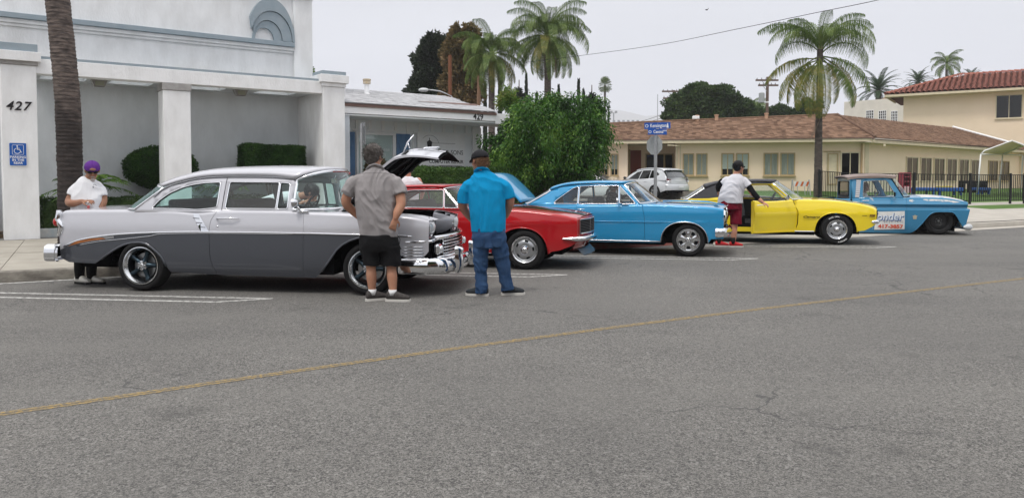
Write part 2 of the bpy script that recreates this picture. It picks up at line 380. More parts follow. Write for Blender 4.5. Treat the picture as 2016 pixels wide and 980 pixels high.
lb=empty('stucco_building',(*FO[:2],0),FA,'white and grey stucco building numbered 427 with pillars and blue fan ornament','building')
def pillar(s0,s1,n0,n1,zb,zt,caps):
    r=empty('pillar',(0,0,0),parent=lb)
    bx('shaft',M_st,r,s0,s1,n0,n1,zb,zt,.012)
    for (e_,z0,z1,m) in caps: bx('capital',m,r,s0-e_,s1+e_,n0-e_,n1+e_,z0,z1,.008)
    return r
pillar(-.64,0,0,.62,.13,3.82,[(.03,3.822,3.90,M_cap),(.085,3.903,4.10,M_st),(.03,4.103,4.27,M_trim)])
pillar(2.50,3.10,.05,.62,.13,3.50,[(.022,3.503,3.665,M_cap)])
pillar(6.37,6.98,0,.62,.13,3.86,[(.03,3.863,3.96,M_st),(.085,3.963,4.17,M_st),(.03,4.173,4.27,M_trim)])
bx('beam',M_st,lb,0,6.37,.04,.40,3.668,3.985,.01); bx('beam_top',M_trim,lb,.09,6.28,.06,.44,3.988,4.045)
# soffit with skylight openings: strips of ceiling round lit panels
sk=[(.15,1.05),(1.55,2.45),(3.25,4.15),(5.0,5.95)]
xs=[0]+[v for a in sk for v in a]+[6.9]
b=B()
for i in range(0,len(xs),2): b.box(xs[i],xs[i+1],.40,1.9,3.72,3.80)
for a,c in sk: b.box(a,c,.40,.62,3.72,3.80); b.box(a,c,1.45,1.9,3.72,3.80)
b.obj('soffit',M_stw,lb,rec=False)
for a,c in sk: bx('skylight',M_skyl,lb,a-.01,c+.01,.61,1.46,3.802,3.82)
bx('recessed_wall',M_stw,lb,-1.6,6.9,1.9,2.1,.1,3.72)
bx('return_wall',M_st,lb,6.40,6.92,.62,1.9,.1,3.72)
bx('upper_wall',M_st,lb,-3,6.30,1.9,2.2,4.05,9.5); 
bx('corner_pilaster',M_st,lb,6.27,6.80,1.78,2.3,4.02,9.5,.01)
bx('side_wall',M_st,lb,6.6,6.78,2.3,14,0.1,9.5); bx('left_wing',M_st,lb,-9,-1.2,1.9,2.1,.1,4.1)
bx('cornice_top',M_trim,lb,-3,6.265,1.72,1.9,5.10,5.22,.008); bx('cornice',M_st,lb,-3,6.265,1.79,1.9,5.0,5.098,.01); bx('cornice_lower',M_st,lb,-3,6.265,1.84,1.9,4.93,4.998,.01)
bx('pilaster_cap',M_st,lb,6.2,6.87,1.68,2.36,6.50,6.62,.01)
bx('parapet_cap',M_st,lb,-3,6.25,1.80,2.2,6.52,6.60,.01)
# fan ornament: three nested arcs
cz=5.232
ell=[(5.44,.26,.31,180),(5.53,.40,.52,180),(5.63,.575,.78,150),(5.62,.655,1.13,148)]
for k in (1,2,3):
    c1_,x1_,z1_,a1=ell[k]; c0_,x0_,z0_,_=ell[k-1]; n=22; pts=[]
    for i in range(n+1): a=R(a1)*i/n; pts.append((c1_+x1_*math.cos(a),cz+z1_*math.sin(a)))
    for i in range(n+1): a=R(min(a1+ (12 if k>1 else 0),180))*(1-i/n); pts.append((c0_+x0_*math.cos(a)+(.012 if k>0 else 0),cz+z0_*math.sin(a)+.012))
    pts=[p if j not in (n+1+n,) else p for j,p in enumerate(pts)]
    B().prism(pts,1.9-.05-.035*k,1.899).obj('fan_ornament',M_trim,lb)
for i in range(0,len(xs),2): bx('canopy_deck',M_trim,lb,xs[i],xs[i+1],.44,1.9,3.825,3.98)
# small conduit stub, flood lights under soffit
B().box(1.02,1.12,1.80,1.9,4.06,4.20).obj('junction_box',M_st,lb)
for s in (1.30,4.52):
    r=empty('soffit_light',F2(s,.95,3.72),FA,'square flood light under the canopy '+('beside the palm trunk' if s<2 else 'above the box hedge'),'light',group='canopy flood lights')
    b=B(); P=[(-.15,.11),(.15,.11),(.10,.11)];
    b.add([(-.17,-.10,0),(.17,-.10,0),(.17,.1,0),(-.17,.1,0),(-.11,-.13,-.15),(.11,-.13,-.15),(.11,.05,-.15),(-.11,.05,-.15)],[(0,1,5,4),(1,2,6,5),(2,3,7,6),(3,0,4,7),(0,3,2,1)]); b.obj('housing',M_cap,r)
    bx('lens',mat('light lens',(.32,.33,.26),.2),r,-.095,.095,-.135,-.128,-.135,-.03); bx('bezel',M_cap,r,-.17,.17,-.15,-.12,-.02,.02)
# numbers and parking sign on the pillar
text('house_number','427',.26,M_blk,lb,(-.35,-.006,2.95),ext=.008,shear=.25,sx=1.0,space=1.15,bold=.004)
sg=empty('parking_sign',F2(-.365,-.012,1.70),FA,'blue wheelchair parking in the rear sign on the 427 pillar','sign')
b=B(); b.prism(rough_poly([(-.16,0),(.16,0),(.16,.49),(-.16,.49)],.02),-.003,.003); b.obj('panel',M_signw,sg)
b=B(); b.prism(rough_poly([(-.15,.01),(.15,.01),(.15,.48),(-.15,.48)],.02),-.006,-.0035); b.obj('blue_face',M_signb,sg)
b=B()
for seg in ([(-.10,.24),(.10,.24),(.10,.44),(-.10,.44)],): b.tube([(x,-.008,z) for x,z in rough_poly(seg,.02)],.0035,6,closed=True)
b.tube([(-.01,-.008,.40),(-.012,-.008,.345),(.035,-.008,.34),(.055,-.008,.285),(.07,-.008,.29)],.008,6); b.sphere((-.012,-.008,.415),.014,8,6)
b.tube([(-.01,-.008,.37),(.03,-.008,.37)],.006,6)
b.tube([(-.012+.055*math.cos(R(a)),-.008,.315+.055*math.sin(R(a))) for a in range(110,345,15)],.006,6)
b.obj('wheelchair_symbol',M_signw,sg)
for i,tx in enumerate(('PARKING','IN THE','REAR')): text('lettering',tx,.068,M_signw,sg,(0,-.007,.185-i*.062),ext=.001,bold=.0015)
# planter kerb of pale blue blocks, soil
M_blkst=mat('planter block',(.36,.41,.43),.9,var=.9,vs=6,vcol=(.50,.49,.46),bump=.6,bs=18)
pw=empty('planter_wall',F2(0,0,.14),FA,'low pale blue block planter wall behind the 427 pillar','wall')
s=-6
while s<6.3:
    L_=random.uniform(.38,.5)
    if not(-.66<s+L_/2<.02 or 2.45<s+L_/2<3.12):
        h=random.uniform(.20,.27); o=B().box(s,s+L_-.012,.22,.44,0,h).obj('block',M_blkst,pw,bev=.015,rec=False)
    s+=L_
soil=bx('planter_soil',M_dirt,None,-6,6.4,.42,1.9,.1,.24); soil.location=(*FO,0); soil.rotation_euler=(0,0,FA); soil['kind']='structure'
# ---------------------------------------------------------------- 429 building
M_b4=mat('pale siding',(.82,.85,.87),.85,var=.3,vs=2,vcol=(.74,.77,.79),bump=.15)
M_fas=mat('white fascia',(.86,.87,.88),.8,var=.5,vs=3,vcol=(.76,.75,.74))
M_brn=mat('brown drip edge',(.16,.10,.085),.7,var=.5,vs=6,vcol=(.22,.15,.13))
M_shg=mat('bleached shingle',(.50,.50,.51),.95,var=.8,vs=7,vcol=(.38,.38,.39),bump=.5,bs=60)
M_shut=mat('blue shutter paint',(.10,.20,.36),.7,var=.4,vs=8,vcol=(.16,.26,.42))
M_wb=mat('white painted brick',(.64,.68,.72),.85,var=.4,vs=9,vcol=(.54,.58,.62),bump=.3)
M_dark=mat('dark interior',(.02,.022,.024),.9); M_blind=mat('window blind',(.70,.78,.74),.7)
G_win=glass('window glass',(.92,.96,.95),.04,.02,1.5); G_dark=glass('dark window glass',(.35,.38,.38),.5,.02,1.6)
hb=empty('cottage_building',(*FO[:2],0),FA,'low white building numbered 429 with board and batten front','building')
bx('front_wall',M_b4,hb,7.3,12.35,1.60,1.75,.1,3.22); bx('end_wall',M_b4,hb,12.2,12.35,1.75,8,.1,3.2); bx('interior_backing',M_dark,hb,7.0,12.0,1.76,1.80,.2,3.1)
bx('soffit',M_b4,hb,7.0,12.35,.27,1.60,3.16,3.20)
for i in range(11):
    s=7.62+i*.42
    if 8.0<s<9.35 or s>9.9: 
        z0=2.90
    else: z0=.2
    bx('batten',M_fas,hb,s-.045,s+.045,1.565,1.60,z0,3.16)
bx('panel_rail',M_fas,hb,7.9,9.4,1.55,1.60,2.84,2.90); bx('panel_rail',M_fas,hb,9.9,12.0,1.55,1.60,2.84,2.90)
bx('corner_board',M_fas,hb,12.05,12.36,1.54,1.60,.1,3.10); bx('corner_board',M_fas,hb,9.86,9.90,1.56,1.60,.1,2.85)
# window
wf=empty('window',(0,0,0),parent=hb)
b=B(); b.box(8.0,9.28,1.53,1.60,2.74,2.82); b.box(9.18,9.28,1.53,1.60,1.45,2.738); b.box(8.0,8.07,1.53,1.60,1.45,2.738); b.box(8.0,9.28,1.53,1.60,1.37,1.448); b.obj('frame',M_fas,wf)
bx('pane',G_win,wf,8.07,9.18,1.575,1.58,1.45,2.74)
for i in range(30): 
    o=bx('blind_slat',M_blind,wf,8.08,9.17,-.023,.023,-.0012,.0012); o.location=(0,1.625,1.47+i*.042); o.rotation_euler=(R(74),0,0)
for i,tx in enumerate(('• COMPUTER REPAIR','• VIRUS REMOVAL','• NETWORKING')): text('window_lettering',tx,.105,M_signw,wf,(8.22,1.572,2.30-i*.14),ext=.001,ax='LEFT',sx=.9)
text('window_lettering','909',.20,M_signw,wf,(8.98,1.572,1.80),ext=.001)
# wall opening behind glass: dark room
bx('room_backing',M_dark,wf,8.0,9.2,1.70,1.72,1.4,2.8)
fw=bpy.data.objects['front_wall']
# shutters made of boards with Z brace
for s0 in (9.31,7.50):
    r=empty('shutter',(0,0,0),parent=hb)
    for i in range(3): bx('board',M_shut,r,s0+i*.155,s0+i*.155+.15,1.545,1.575,1.42,2.80)
    for z in (1.55,2.55): bx('rail',M_shut,r,s0+.02,s0+.44,1.525,1.543,z,z+.10)
    b=B(); b.prism([(s0+.05,2.55),(s0+.15,2.55),(s0+.42,1.65),(s0+.32,1.65)],1.524,1.5435); b.obj('brace',M_shut,r)
# sign board
sb=empty('business_sign',F2(10.86,1.52,1.85),FA,'white painted sign board with lantern drawing on the 429 wall','sign')
bx('board',M_fas,sb,-.86,.86,0,.03,0,1.0,.004)
M_blt=mat('sign black',(.03,.03,.032),.6)
text('lettering','BARTLET & SONS',.20,M_blt,sb,(.80,-.002,.42),ext=.001,ax='RIGHT',sx=.93); text('lettering','COMPUTER REPAIR',.145,M_blt,sb,(.80,-.002,.13),ext=.001,ax='RIGHT',bold=.003)
b=B(); b.box(-.1,.75,-.004,-.001,.0,.012); b.box(-.35,.50,-.004,-.001,.70,.708); b.tube([(-.42+.32*math.cos(R(a)),-.003,.66+.28*math.sin(R(a))) for a in range(10,150,10)],.004,5); b.obj('rule',M_blt,sb)
b=B(); b.prism([(-.50,.58),(-.36,.58),(-.34,.72),(-.52,.72)],-.005,-.001); b.prism([(-.54,.72),(-.32,.72),(-.43,.80)],-.005,-.001); b.prism([(-.44,.80),(-.42,.80),(-.42,.86),(-.44,.86)],-.005,-.001); b.obj('lantern_drawing',M_blt,sb)
# white painted brick pier beside the pillar
pr=empty('brick_pier',F2(7.0,.3,.12),FA,'white painted brick pier right of the third stucco pillar','pier')
bm_=B().box(0,.235,.004,.25,0,.088).mesh('brick'); bm_.materials.append(M_wb)
bx('core',M_wb,pr,-.0,.25,.012,.24,0,3.08)
for i in range(32): share('brick',bm_,pr,(.008+(0.003 if i%2 else 0),-.004,.004+i*.096))
bx('dark_downspout',mat('navy door frame',(.03,.055,.12),.6),hb,7.27,7.50,1.50,1.60,.1,3.1)
# roof of bleached shingles: courses built as thin overlapping strips of single shingles
rf=empty('roof',(0,0,0),parent=hb)
ez,rz_=3.50,4.27; n0,n1=.18,3.4
bx('fascia_board',M_fas,rf,7.0,12.02,.235,.27,3.215,3.415); bx('drip_edge',M_brn,rf,6.99,12.05,.20,.234,3.40,3.485)
nc=11; cnt=0
sh=B()
for i in range(nc):
    na=n0+(n1-n0)*i/nc; nb=n0+(n1-n0)*(i+1.15)/nc; za=ez+(rz_-ez)*i/nc; zb=ez+(rz_-ez)*(i+1.15)/nc
    s=6.98+random.uniform(-.3,0)
    while s<14.2-.35*i*.0:
        L_=.30+random.uniform(-.03,.03); x0=max(s,6.98); x1=s+L_-.008
        if x0<11.98 and x1>x0:
            j=random.uniform(-.005,.007); sh.add([(x0,na,za+.02+j),(x1,na,za+.02+j),(x1,nb,zb+.006),(x0,nb,zb+.006),(x0,na,za+.0),(x1,na,za+.0)],[(0,1,2,3),(4,5,1,0)])
        s+=L_
o=sh.obj('shingle_courses',M_shg,rf,rec=False); o['kind']='stuff'
b=B(); b.add([(6.98,n0,ez-.01),(12.0,n0,ez-.01),(12.0,n1+.3,rz_-.01),(6.98,n1+.3,rz_-.01),(6.98,7,ez-.3),(12,7,ez-.3)],[(0,1,2,3),(3,2,5,4)]); b.obj('roof_deck',M_shg,rf,rec=False)
# raised strip (wind lifted shingles)
b=B(); b.add([(9.9,1.2,3.78),(12.0,1.2,3.76),(12.0,1.3,3.83),(9.9,1.32,3.80)],[(0,1,2,3)]); b.obj('lifted_shingle',M_brn,rf)
# lower flat roof going right, beam
lr=empty('flat_roof',(0,0,0),parent=hb)
bx('fascia_board',M_fas,lr,12.03,15.5,.245,.28,3.14,3.46); bx('beam',M_b4,lr,12.3,15.3,.30,.42,3.04,3.138); bx('deck',mat('tar roof',(.42,.40,.37),.9,var=.6,vs=3,vcol=(.28,.22,.17)),lr,12.03,15.5,.28,4.5,3.40,3.45)
text('house_number','429',.26,M_blk,hb,(11.39,.228,3.315),ext=.005,bold=.004,sx=.9,space=1.05)
vent=empty('roof_vent',F2(8.75,2.4,4.0),FA,'white roof vent pipe with rusty cap on the shingle roof','vent')
b=B().lathe([(.15,-.05),(.15,0),(.075,.05),(.07,.34)],16,'z'); b.obj('pipe',M_fas,vent,smooth=40)
b=B().lathe([(.07,.33),(.115,.34),(.115,.42),(.10,.425),(.125,.44),(.125,.48),(.0,.50)],16,'z'); b.obj('cap',mat('rusty cap',(.50,.36,.18),.8,var=.7,vs=9,vcol=(.62,.60,.55)),vent,smooth=40)
# brick planter seen through the red car, red brick
bp=empty('brick_planter',F2(7.6,-1.35,.15),FA,'low red brick planter wall in front of the green hedge','planter')
M_rb=mat('red brick',(.33,.12,.07),.85,var=.8,vs=7,vcol=(.22,.085,.06),bump=.4)
bx('mortar',mat('mortar',(.30,.28,.25),.95),bp,0,5.4,.01,.20,0,.50)
bkm=B().box(0,.20,0,.1,0,.062).mesh('brick'); bkm.materials.append(M_rb); capm=B().box(0,.092,-.02,.22,0,.07).mesh('brick'); capm.materials.append(M_rb)
for r_ in range(7):
    for i in range(26):
        s=i*.21-(.105 if r_%2 else 0)
        if s>=-.01: share('brick',bkm,bp,(s,random.uniform(-.004,.002),.004+r_*.07))
for i in range(53): share('brick',capm,bp,(i*.102,0,.505))
# old parking sign post seen edge on by the pier
sp_=empty('sign_post',F2(7.35,-.2,.15),FA,'grey steel post with a sign seen edge-on before the 429 window','sign')
M_galv=mat('galvanised steel',(.42,.43,.44),.45,metal=.6,var=.5,vs=14,vcol=(.30,.31,.32))
b=B().tube([(0,0,0),(0,0,2.78)],.032,10); b.obj('post',M_galv,sp_,smooth=40)
o=bx('sign_panel',M_galv,sp_,-.003,.003,-.02,.30,-.31,.31); o.location=(.09,-.05,2.50); o.rotation_euler=(0,0,R(-6)); 
b=B(); b.box(.0,.09,-.02,.02,2.70,2.73); b.box(.0,.09,-.02,.02,2.26,2.29); b.obj('bracket',M_galv,sp_)
# ---------------------------------------------------------------- right building (yellow stucco), two facades
QO=(18.1,39.2); A1=math.atan2(-2.3,12.9); A2=R(39)
M_ys=mat('yellow stucco',(.86,.70,.53),.9,var=.45,vs=.8,vcol=(.77,.62,.45),bump=.4,bs=20)
M_ytr=mat('cream trim',(.70,.61,.44),.8,var=.3,vs=3)
M_tan=mat('tan window frame',(.42,.31,.16),.7,var=.5,vs=5,vcol=(.52,.42,.26))
M_cur=mat('grey curtain',(.52,.50,.46),.8,var=.7,vs=4,stretch=(6,6,.3)); M_wcur=mat('white curtain',(.66,.66,.64),.8)
def shingle_mat():
    m=bpy.data.materials.new('brown shingle'); m.use_nodes=True; t=m.node_tree; n=t.nodes.new; l=t.links.new; p=t.nodes['Principled BSDF']
    c=n('ShaderNodeTexCoord'); g=n('ShaderNodeNewGeometry')
    r=n('ShaderNodeValToRGB'); l(g.outputs['Random Per Island'],r.inputs[0]); e=r.color_ramp.elements; e[0].color=(.11,.066,.046,1); e[1].color=(.275,.172,.117,1); k=e.new(.5); k.color=(.185,.114,.077,1)
    l(r.outputs[0],p.inputs['Base Color']); p.inputs['Roughness'].default_value=.95; p.inputs['Specular IOR Level'].default_value=.05; return m
M_bsh=shingle_mat()
def win(parent,s,z,w_,h,n=0,panes=2,frame=M_tan,curt='grey',name='window',sill=True,fw=.06,dark=True):
    """window: frame standing proud, recessed glass panes, curtain behind"""
    r=empty(name,(s,n,z),parent=parent)
    b=B(); b.box(-fw,0,-.05,.02,-fw,h+fw); b.box(w_,w_+fw,-.05,.02,-fw,h+fw); b.box(0,w_,-.05,.02,h,h+fw); b.box(0,w_,-.05,.02,-fw,0)
    for i in range(1,panes): x=w_*i/panes; b.box(x-.022,x+.022,-.035,.01,0,h)
    b.obj('frame',frame,r,rec=False)
    if sill: bx('sill',frame,r,-fw-.04,w_+fw+.04,-.10,-.001,-fw-.06,-fw-.001)
    for i in range(panes): bx('pane',G_win if curt!='dark' else G_dark,r,w_*i/panes+(.022 if i else 0),w_*(i+1)/panes-(.022 if i<panes-1 else 0),-.012,-.008,0,h)
    if curt=='dark': bx('screen',mat('dark screen',(.03,.034,.04),.8),r,0,w_,.0,.004,0,h)
    else:
        bx('room',M_dark,r,0,w_,-.0005,.003,0,h)
        m=M_cur if curt.startswith('grey') else M_wcur; z0=.28*h if curt.endswith('short') else .0
        P=[]; k=36
        for i in range(k+1): x=w_*i/k; y=-.0045+.0028*math.sin(i*1.9); P.append([(x,y,z0),(x,y,h)])
        B().grid(P).obj('curtain',m,r,smooth=True)
    return r
yb=empty('school_building',(*QO,0),A1,'single storey yellow stucco building with brown shingle roof','building')
ef=.0
# front wall A1 with recess between s -12.0 and -9.5
def wallA(s0,s1,n): return bx('wall',M_ys,yb,s0,s1,n,n+.2,.2,3.40)
wallA(-19,-12.0,0.0); wallA(-9.46,0,0.0); wallA(-12.0,-9.46,2.2); bx('wall',M_ys,yb,-12.2,-12.0,.2,2.4,.2,3.4); bx('wall',M_ys,yb,-9.46,-9.3,.2,2.4,.2,3.4)
bx('door',mat('rust red door',(.22,.05,.03),.6),yb,-11.96,-11.3,2.16,2.199,.9,3.1); bx('door_frame',M_tan,yb,-12.0,-11.9,2.13,2.159,.9,3.15)
win(yb,-11.0,1.75,.95,1.1,2.19,2,curt='dark'); win(yb,-9.95,1.75,.4,1.1,2.19,1,curt='dark')
for (s0,s1,cu) in ((-13.40,-12.55,'greyshort'),(-9.02,-7.85,'grey'),(-7.02,-5.72,'whiteshort'),(-4.86,-3.40,'grey')):
    w_=(s1-s0-.22)/2; zc=1.70
    win(yb,s0,zc,w_,1.08,-.012,2,curt=cu); win(yb,s0+w_+.22,zc,w_,1.08,-.012,2,curt=cu)
win(yb,-.98-.7,1.22,.40,1.52,-.012,1,curt='grey',sill=False,name='door_light'); bx('door_panel',M_ytr,yb,-1.78,-1.18,-.03,-.008,.6,2.85)
win(yb,-1.04,1.0,.82,1.80,-.012,2,curt='dark',frame=M_ytr,sill=False)
bx('lintel',M_tan,yb,-1.95,-1.1,-.08,-.001,2.86,2.92); bx('downpipe',mat('tan downpipe',(.45,.31,.17),.6),yb,-.12,-.04,-.09,-.02,.6,3.3)
bx('downpipe',M_ytr,yb,-9.44,-9.36,-.06,-.001,.6,3.3); bx('downpipe',M_ytr,yb,-9.24,-9.18,-.06,-.001,.6,3.3)
B().tube([(-9.3,-.08,3.22),(-9.3,-.5,3.22),(-9.9,-.62,3.25)],.03,8).obj('lamp_arm',M_ytr,yb)
bx('eave_board',M_ytr,yb,-19,.38,-.62,-.58,3.36,3.52); bx('soffit',M_ytr,yb,-19,.2,-.58,2.3,3.38,3.41); bx('gutter_line',M_brn,yb,-19,.40,-.66,-.615,3.521,3.56)
B().box(-.05,.05,0,.09,-.06,.06).obj('wall_lamp',M_ytr,yb,loc=(1.0,-.1,3.2))
# facade A2 in building-local coordinates: rotate by (A2-A1)
dA=A2-A1
wing=empty('wing',(0,0,0),dA,parent=yb)
def wx(name,m,*a,bev=0):
    o=bx(name,m,yb,*a,bev=bev); o.rotation_euler=(0,0,dA); return o
wx('wall',M_ys,0,23,0,.2,.2,3.36); wx('eave_board',M_ytr,-.35,24,-.62,-.58,3.30,3.46); wx('gutter_line',M_brn,-.4,24,-.66,-.615,3.461,3.50); wx('soffit',M_ytr,-.2,24,-.58,.1,3.31,3.34)
wx('corner_trim',M_ytr,.15,.55,-.04,-.001,.3,3.3); wx('wall',M_ys,22.6,22.8,-3,.0,.2,3.3); 
def win2(s,w_,h,z,**k):
    r=win(yb,0,z,w_,h,-.012,2,**k); c,s_=math.cos(dA),math.sin(dA); r.location=(s*c+.012*s_,s*s_-.012*c,z); r.rotation_euler=(0,0,dA); return r
s=4.95
for i in range(6): win2(s,1.36,1.28,1.38,curt='dark',frame=M_ytr,sill=(i==0)); s+=1.79+.01*i
win2(16.9,1.5,1.25,1.4,curt='dark'); win2(18.9,1.6,1.25,1.4,curt='dark')
# roof: hip with individually laid shingles (past 300: one stuff part)
def to1(s,n,z):   # A2-frame -> yb local
    c,s_=math.cos(dA),math.sin(dA); return Vector((s*c-n*s_, s*s_+n*c, z))
E0=Vector((-19,-.64,3.56)); E1=Vector((.40,-.64,3.56)); E2=to1(24,-.64,3.50)
R0=Vector((-13.5,4.2,4.72)); R0b=Vector((-19,4.2,4.62)); R1=Vector((-.3,4.3,5.14)); R2=to1(21.5,4,5.27)
def shingled(a,b_,c,d,rows,wid,name):
    """quad a(bl) b(br) c(tr) d(tl)"""
    sh=B(); up=Vector((0,0,.02))
    for i in range(rows):
        t0,t1=i/rows,min((i+1.1)/rows,1); l0,r0=a.lerp(d,t0),b_.lerp(c,t0); l1,r1=a.lerp(d,t1),b_.lerp(c,t1); Lw=(r0-l0).length; k=max(1,int(Lw/wid)); off=random.random()
        for j in range(-1,k+1):
            u0=max(0,(j+off)/k); u1=min(1,(j+off+.96)/k)
            if u1<=u0: continue
            jz=Vector((0,0,random.uniform(.012,.03)))
            p=[l0.lerp(r0,u0)+jz,l0.lerp(r0,u1)+jz,l1.lerp(r1,u1)+Vector((0,0,.004)),l1.lerp(r1,u0)+Vector((0,0,.004)),l0.lerp(r0,u0),l0.lerp(r0,u1)]
            sh.add([tuple(q) for q in p],[(0,1,2,3),(4,5,1,0)])
    o=sh.obj(name,M_bsh,yb,rec=False); o['kind']='stuff'; return o
dn=Vector((0,0,-.14)); bk=B(); [bk.grid([[tuple(a_.lerp(d_,j/12).lerp(b_2.lerp(c_2,j/12),i/16)-Vector((0,0,.03))) for j in range(13)] for i in range(17)]) for a_,b_2,c_2,d_ in ((E0,E1,R1,R0b),(E1,E2,R2,R1))]; bk.obj('roof_deck',M_brn,yb,rec=False)
shingled(E0,E1,R1,R0b,21,.22,'shingles'); shingled(E1,E2,R2,R1,21,.22,'shingles')
B().tube([tuple(E1+Vector((0,0,.03))),tuple(R1+Vector((0,0,.03)))],.07,6).obj('hip_cap',mat('dark ridge',(.13,.075,.05),.9),yb)
B().tube([tuple(R2+Vector((0,0,.04))),tuple(E2+Vector((0,0,.04)))],.09,6).obj('rake_trim',M_fas,yb)
B().tube([tuple(R0b+Vector((0,0,.02))),tuple(R1+Vector((0,0,.02)))],.06,6).obj('ridge_cap',M_bsh,yb)
bx('back_wall',M_ys,yb,-19,0,8,8.2,.2,3.4); b=B(); b.add([tuple(R0b),tuple(R1),(0,8.4,3.4),(-19,8.4,3.4)],[(0,1,2,3)]); b.obj('back_slope',M_bsh,yb,rec=False)
M_terr=mat('terracotta pipe',(.52,.33,.22),.8)
for (px_,nn,lab) in ((-8.1,3.9,'hooded white and pink vent on the brown roof ridge'),(-7.0,4.0,'terracotta pipe vent on the brown roof ridge'),(-4.2,4.1,'small terracotta vent near the palm on the ridge')):
    c,s_=math.cos(A1),math.sin(A1); v=empty('ridge_vent',(QO[0]+px_*c-nn*s_,QO[1]+px_*s_+nn*c,4.85+.02*(px_+8)),A1,lab,'vent')
    B().lathe([(.10,-.2),(.10,.28),(.13,.28),(.13,.34),(0,.36)],12,'z').obj('pipe',M_terr,v,smooth=40)
    if px_<-8: b=B(); b.box(-.28,.12,-.15,.15,.1,.30); b.obj('hood',M_fas,v,bev=.04)
# two-storey wing with tile roof, behind
def wp(px,py,D): 
    f_=1494.;p_=R(2.2); v_=-(py-412.394)/f_; d=Vector(((px-1008)/f_,math.cos(p_)+v_*math.sin(p_),-math.sin(p_)+v_*math.cos(p_))); return Vector((0,0,1.4))+d*(D/d.y)
WA=wp(1744,190,60); WB=wp(2016,177,55); an=math.atan2(WB.y-WA.y,WB.x-WA.x); Lw=(WB-WA).length
tb=empty('tile_roof_building',(WA.x,WA.y,0),an,'two storey cream building with red barrel tile roof at far right','building')
EZ=8.05
bx('wall',M_ys,tb,1.15,26,.9,1.2,.5,EZ); bx('wall',M_ys,tb,1.15,1.35,1.2,12,.5,EZ); bx('eave_board',M_ytr,tb,-.1,26,-.05,.04,EZ-.12,EZ+.05); bx('soffit',M_ytr,tb,-.1,26,.04,.9,EZ-.10,EZ-.04); bx('eave_board',M_ytr,tb,-.1,-.02,-.05,6,EZ-.12,EZ+.05)
r=win(tb,7.35,6.02,1.55,1.62,.885,2,curt='dark',frame=M_ytr,sill=True)
M_tile=mat('red clay tile',(.36,.13,.085),.8,var=.9,vs=3,vcol=(.24,.09,.07),bump=.2,bs=20)
M_tdk=mat('tile underside',(.10,.04,.03),.9)
# barrel tiles: rows of half cylinders; each tile is a piece where it can be told apart
rid=Vector((9.6,5.0,EZ+1.75)); tilem=None
def tile_mesh(L_,r_=.155):
    b=B(); P=[]
    for j in range(2):
        rr=r_*(1 if j==0 else .84); P.append([(rr*math.cos(PI*k/6),j*L_,rr*math.sin(PI*k/6)+(0.02 if j==0 else -.005)) for k in range(7)])
    b.grid(P); k=len(b.v); me=b.obj('tmp',M_tile,None,smooth=50,rec=False); m=me.data; bpy.data.objects.remove(me); m.name='roof_tile'; return m
tl_=tile_mesh(.46); slope=math.atan2(1.75,5.0); ncol=66
k=0
bsh=B(); bsh.add([(-.1,0,EZ+.04),(26,0,EZ+.04),(26,5.0,EZ+1.79),(5.0,5.0,EZ+1.79)],[(0,1,2,3)]); bsh.add([(-.1,0,EZ+.04),(5.0,5.0,EZ+1.79),(-.1,10,EZ+.04)],[(0,1,2)]); bsh.add([(5.0,5.0,EZ+1.79),(26,5.0,EZ+1.79),(26,10,EZ+.04),(-.1,10,EZ+.04)],[(0,1,2,3)]); bsh.obj('tile_bed',M_tdk,tb,rec=False)
stuffb=B(); me_v=[tuple(v.co) for v in tl_.vertices]; me_f=[tuple(p.vertices) for p in tl_.polygons]
for ri in range(12):
    for ci in range(60):
        x=.1+ci*.36; y=ri*.42*math.cos(slope)
        if x<y*1.0: continue
        if y>4.95: continue
        Mx=Matrix.Translation((x,y-.08,EZ+.06+y*math.tan(slope)))@Matrix.Rotation(slope,4,'X')@Matrix.Rotation(random.uniform(-.04,.04),4,'Z')
        if k<300 and ri<8 and ci<42: share('tile',tl_,tb,matrix=Mx); k+=1
        else: stuffb.M=Mx; stuffb.add(me_v,me_f)
for ci in range(26):   # hip side
    y=.2+ci*.36
    for ri in range(11):
        x=ri*.42*math.cos(slope)
        if x>min(y,10-y): continue
        stuffb.M=Matrix.Translation((x-.1,y,EZ+.06+x*math.tan(slope)))@Matrix.Rotation(-PI/2,4,'Z')@Matrix.Rotation(slope,4,'X'); stuffb.add(me_v,me_f)
stuffb.M=None
for ri in range(16): stuffb.M=Matrix.Translation((-.05+ri*.31,ri*.31,EZ+.12+ri*.31*.35))@Matrix.Rotation(-PI/4,4,'Z')@Matrix.Rotation(R(14),4,'X'); stuffb.add(me_v,me_f)
for ri in range(50): stuffb.M=Matrix.Translation((5+ri*.42,4.93,EZ+1.80))@Matrix.Rotation(-PI/2,4,'Z'); stuffb.add(me_v,me_f)
o=stuffb.obj('far_tiles',M_tile,tb,smooth=50,rec=False); o['kind']='stuff'
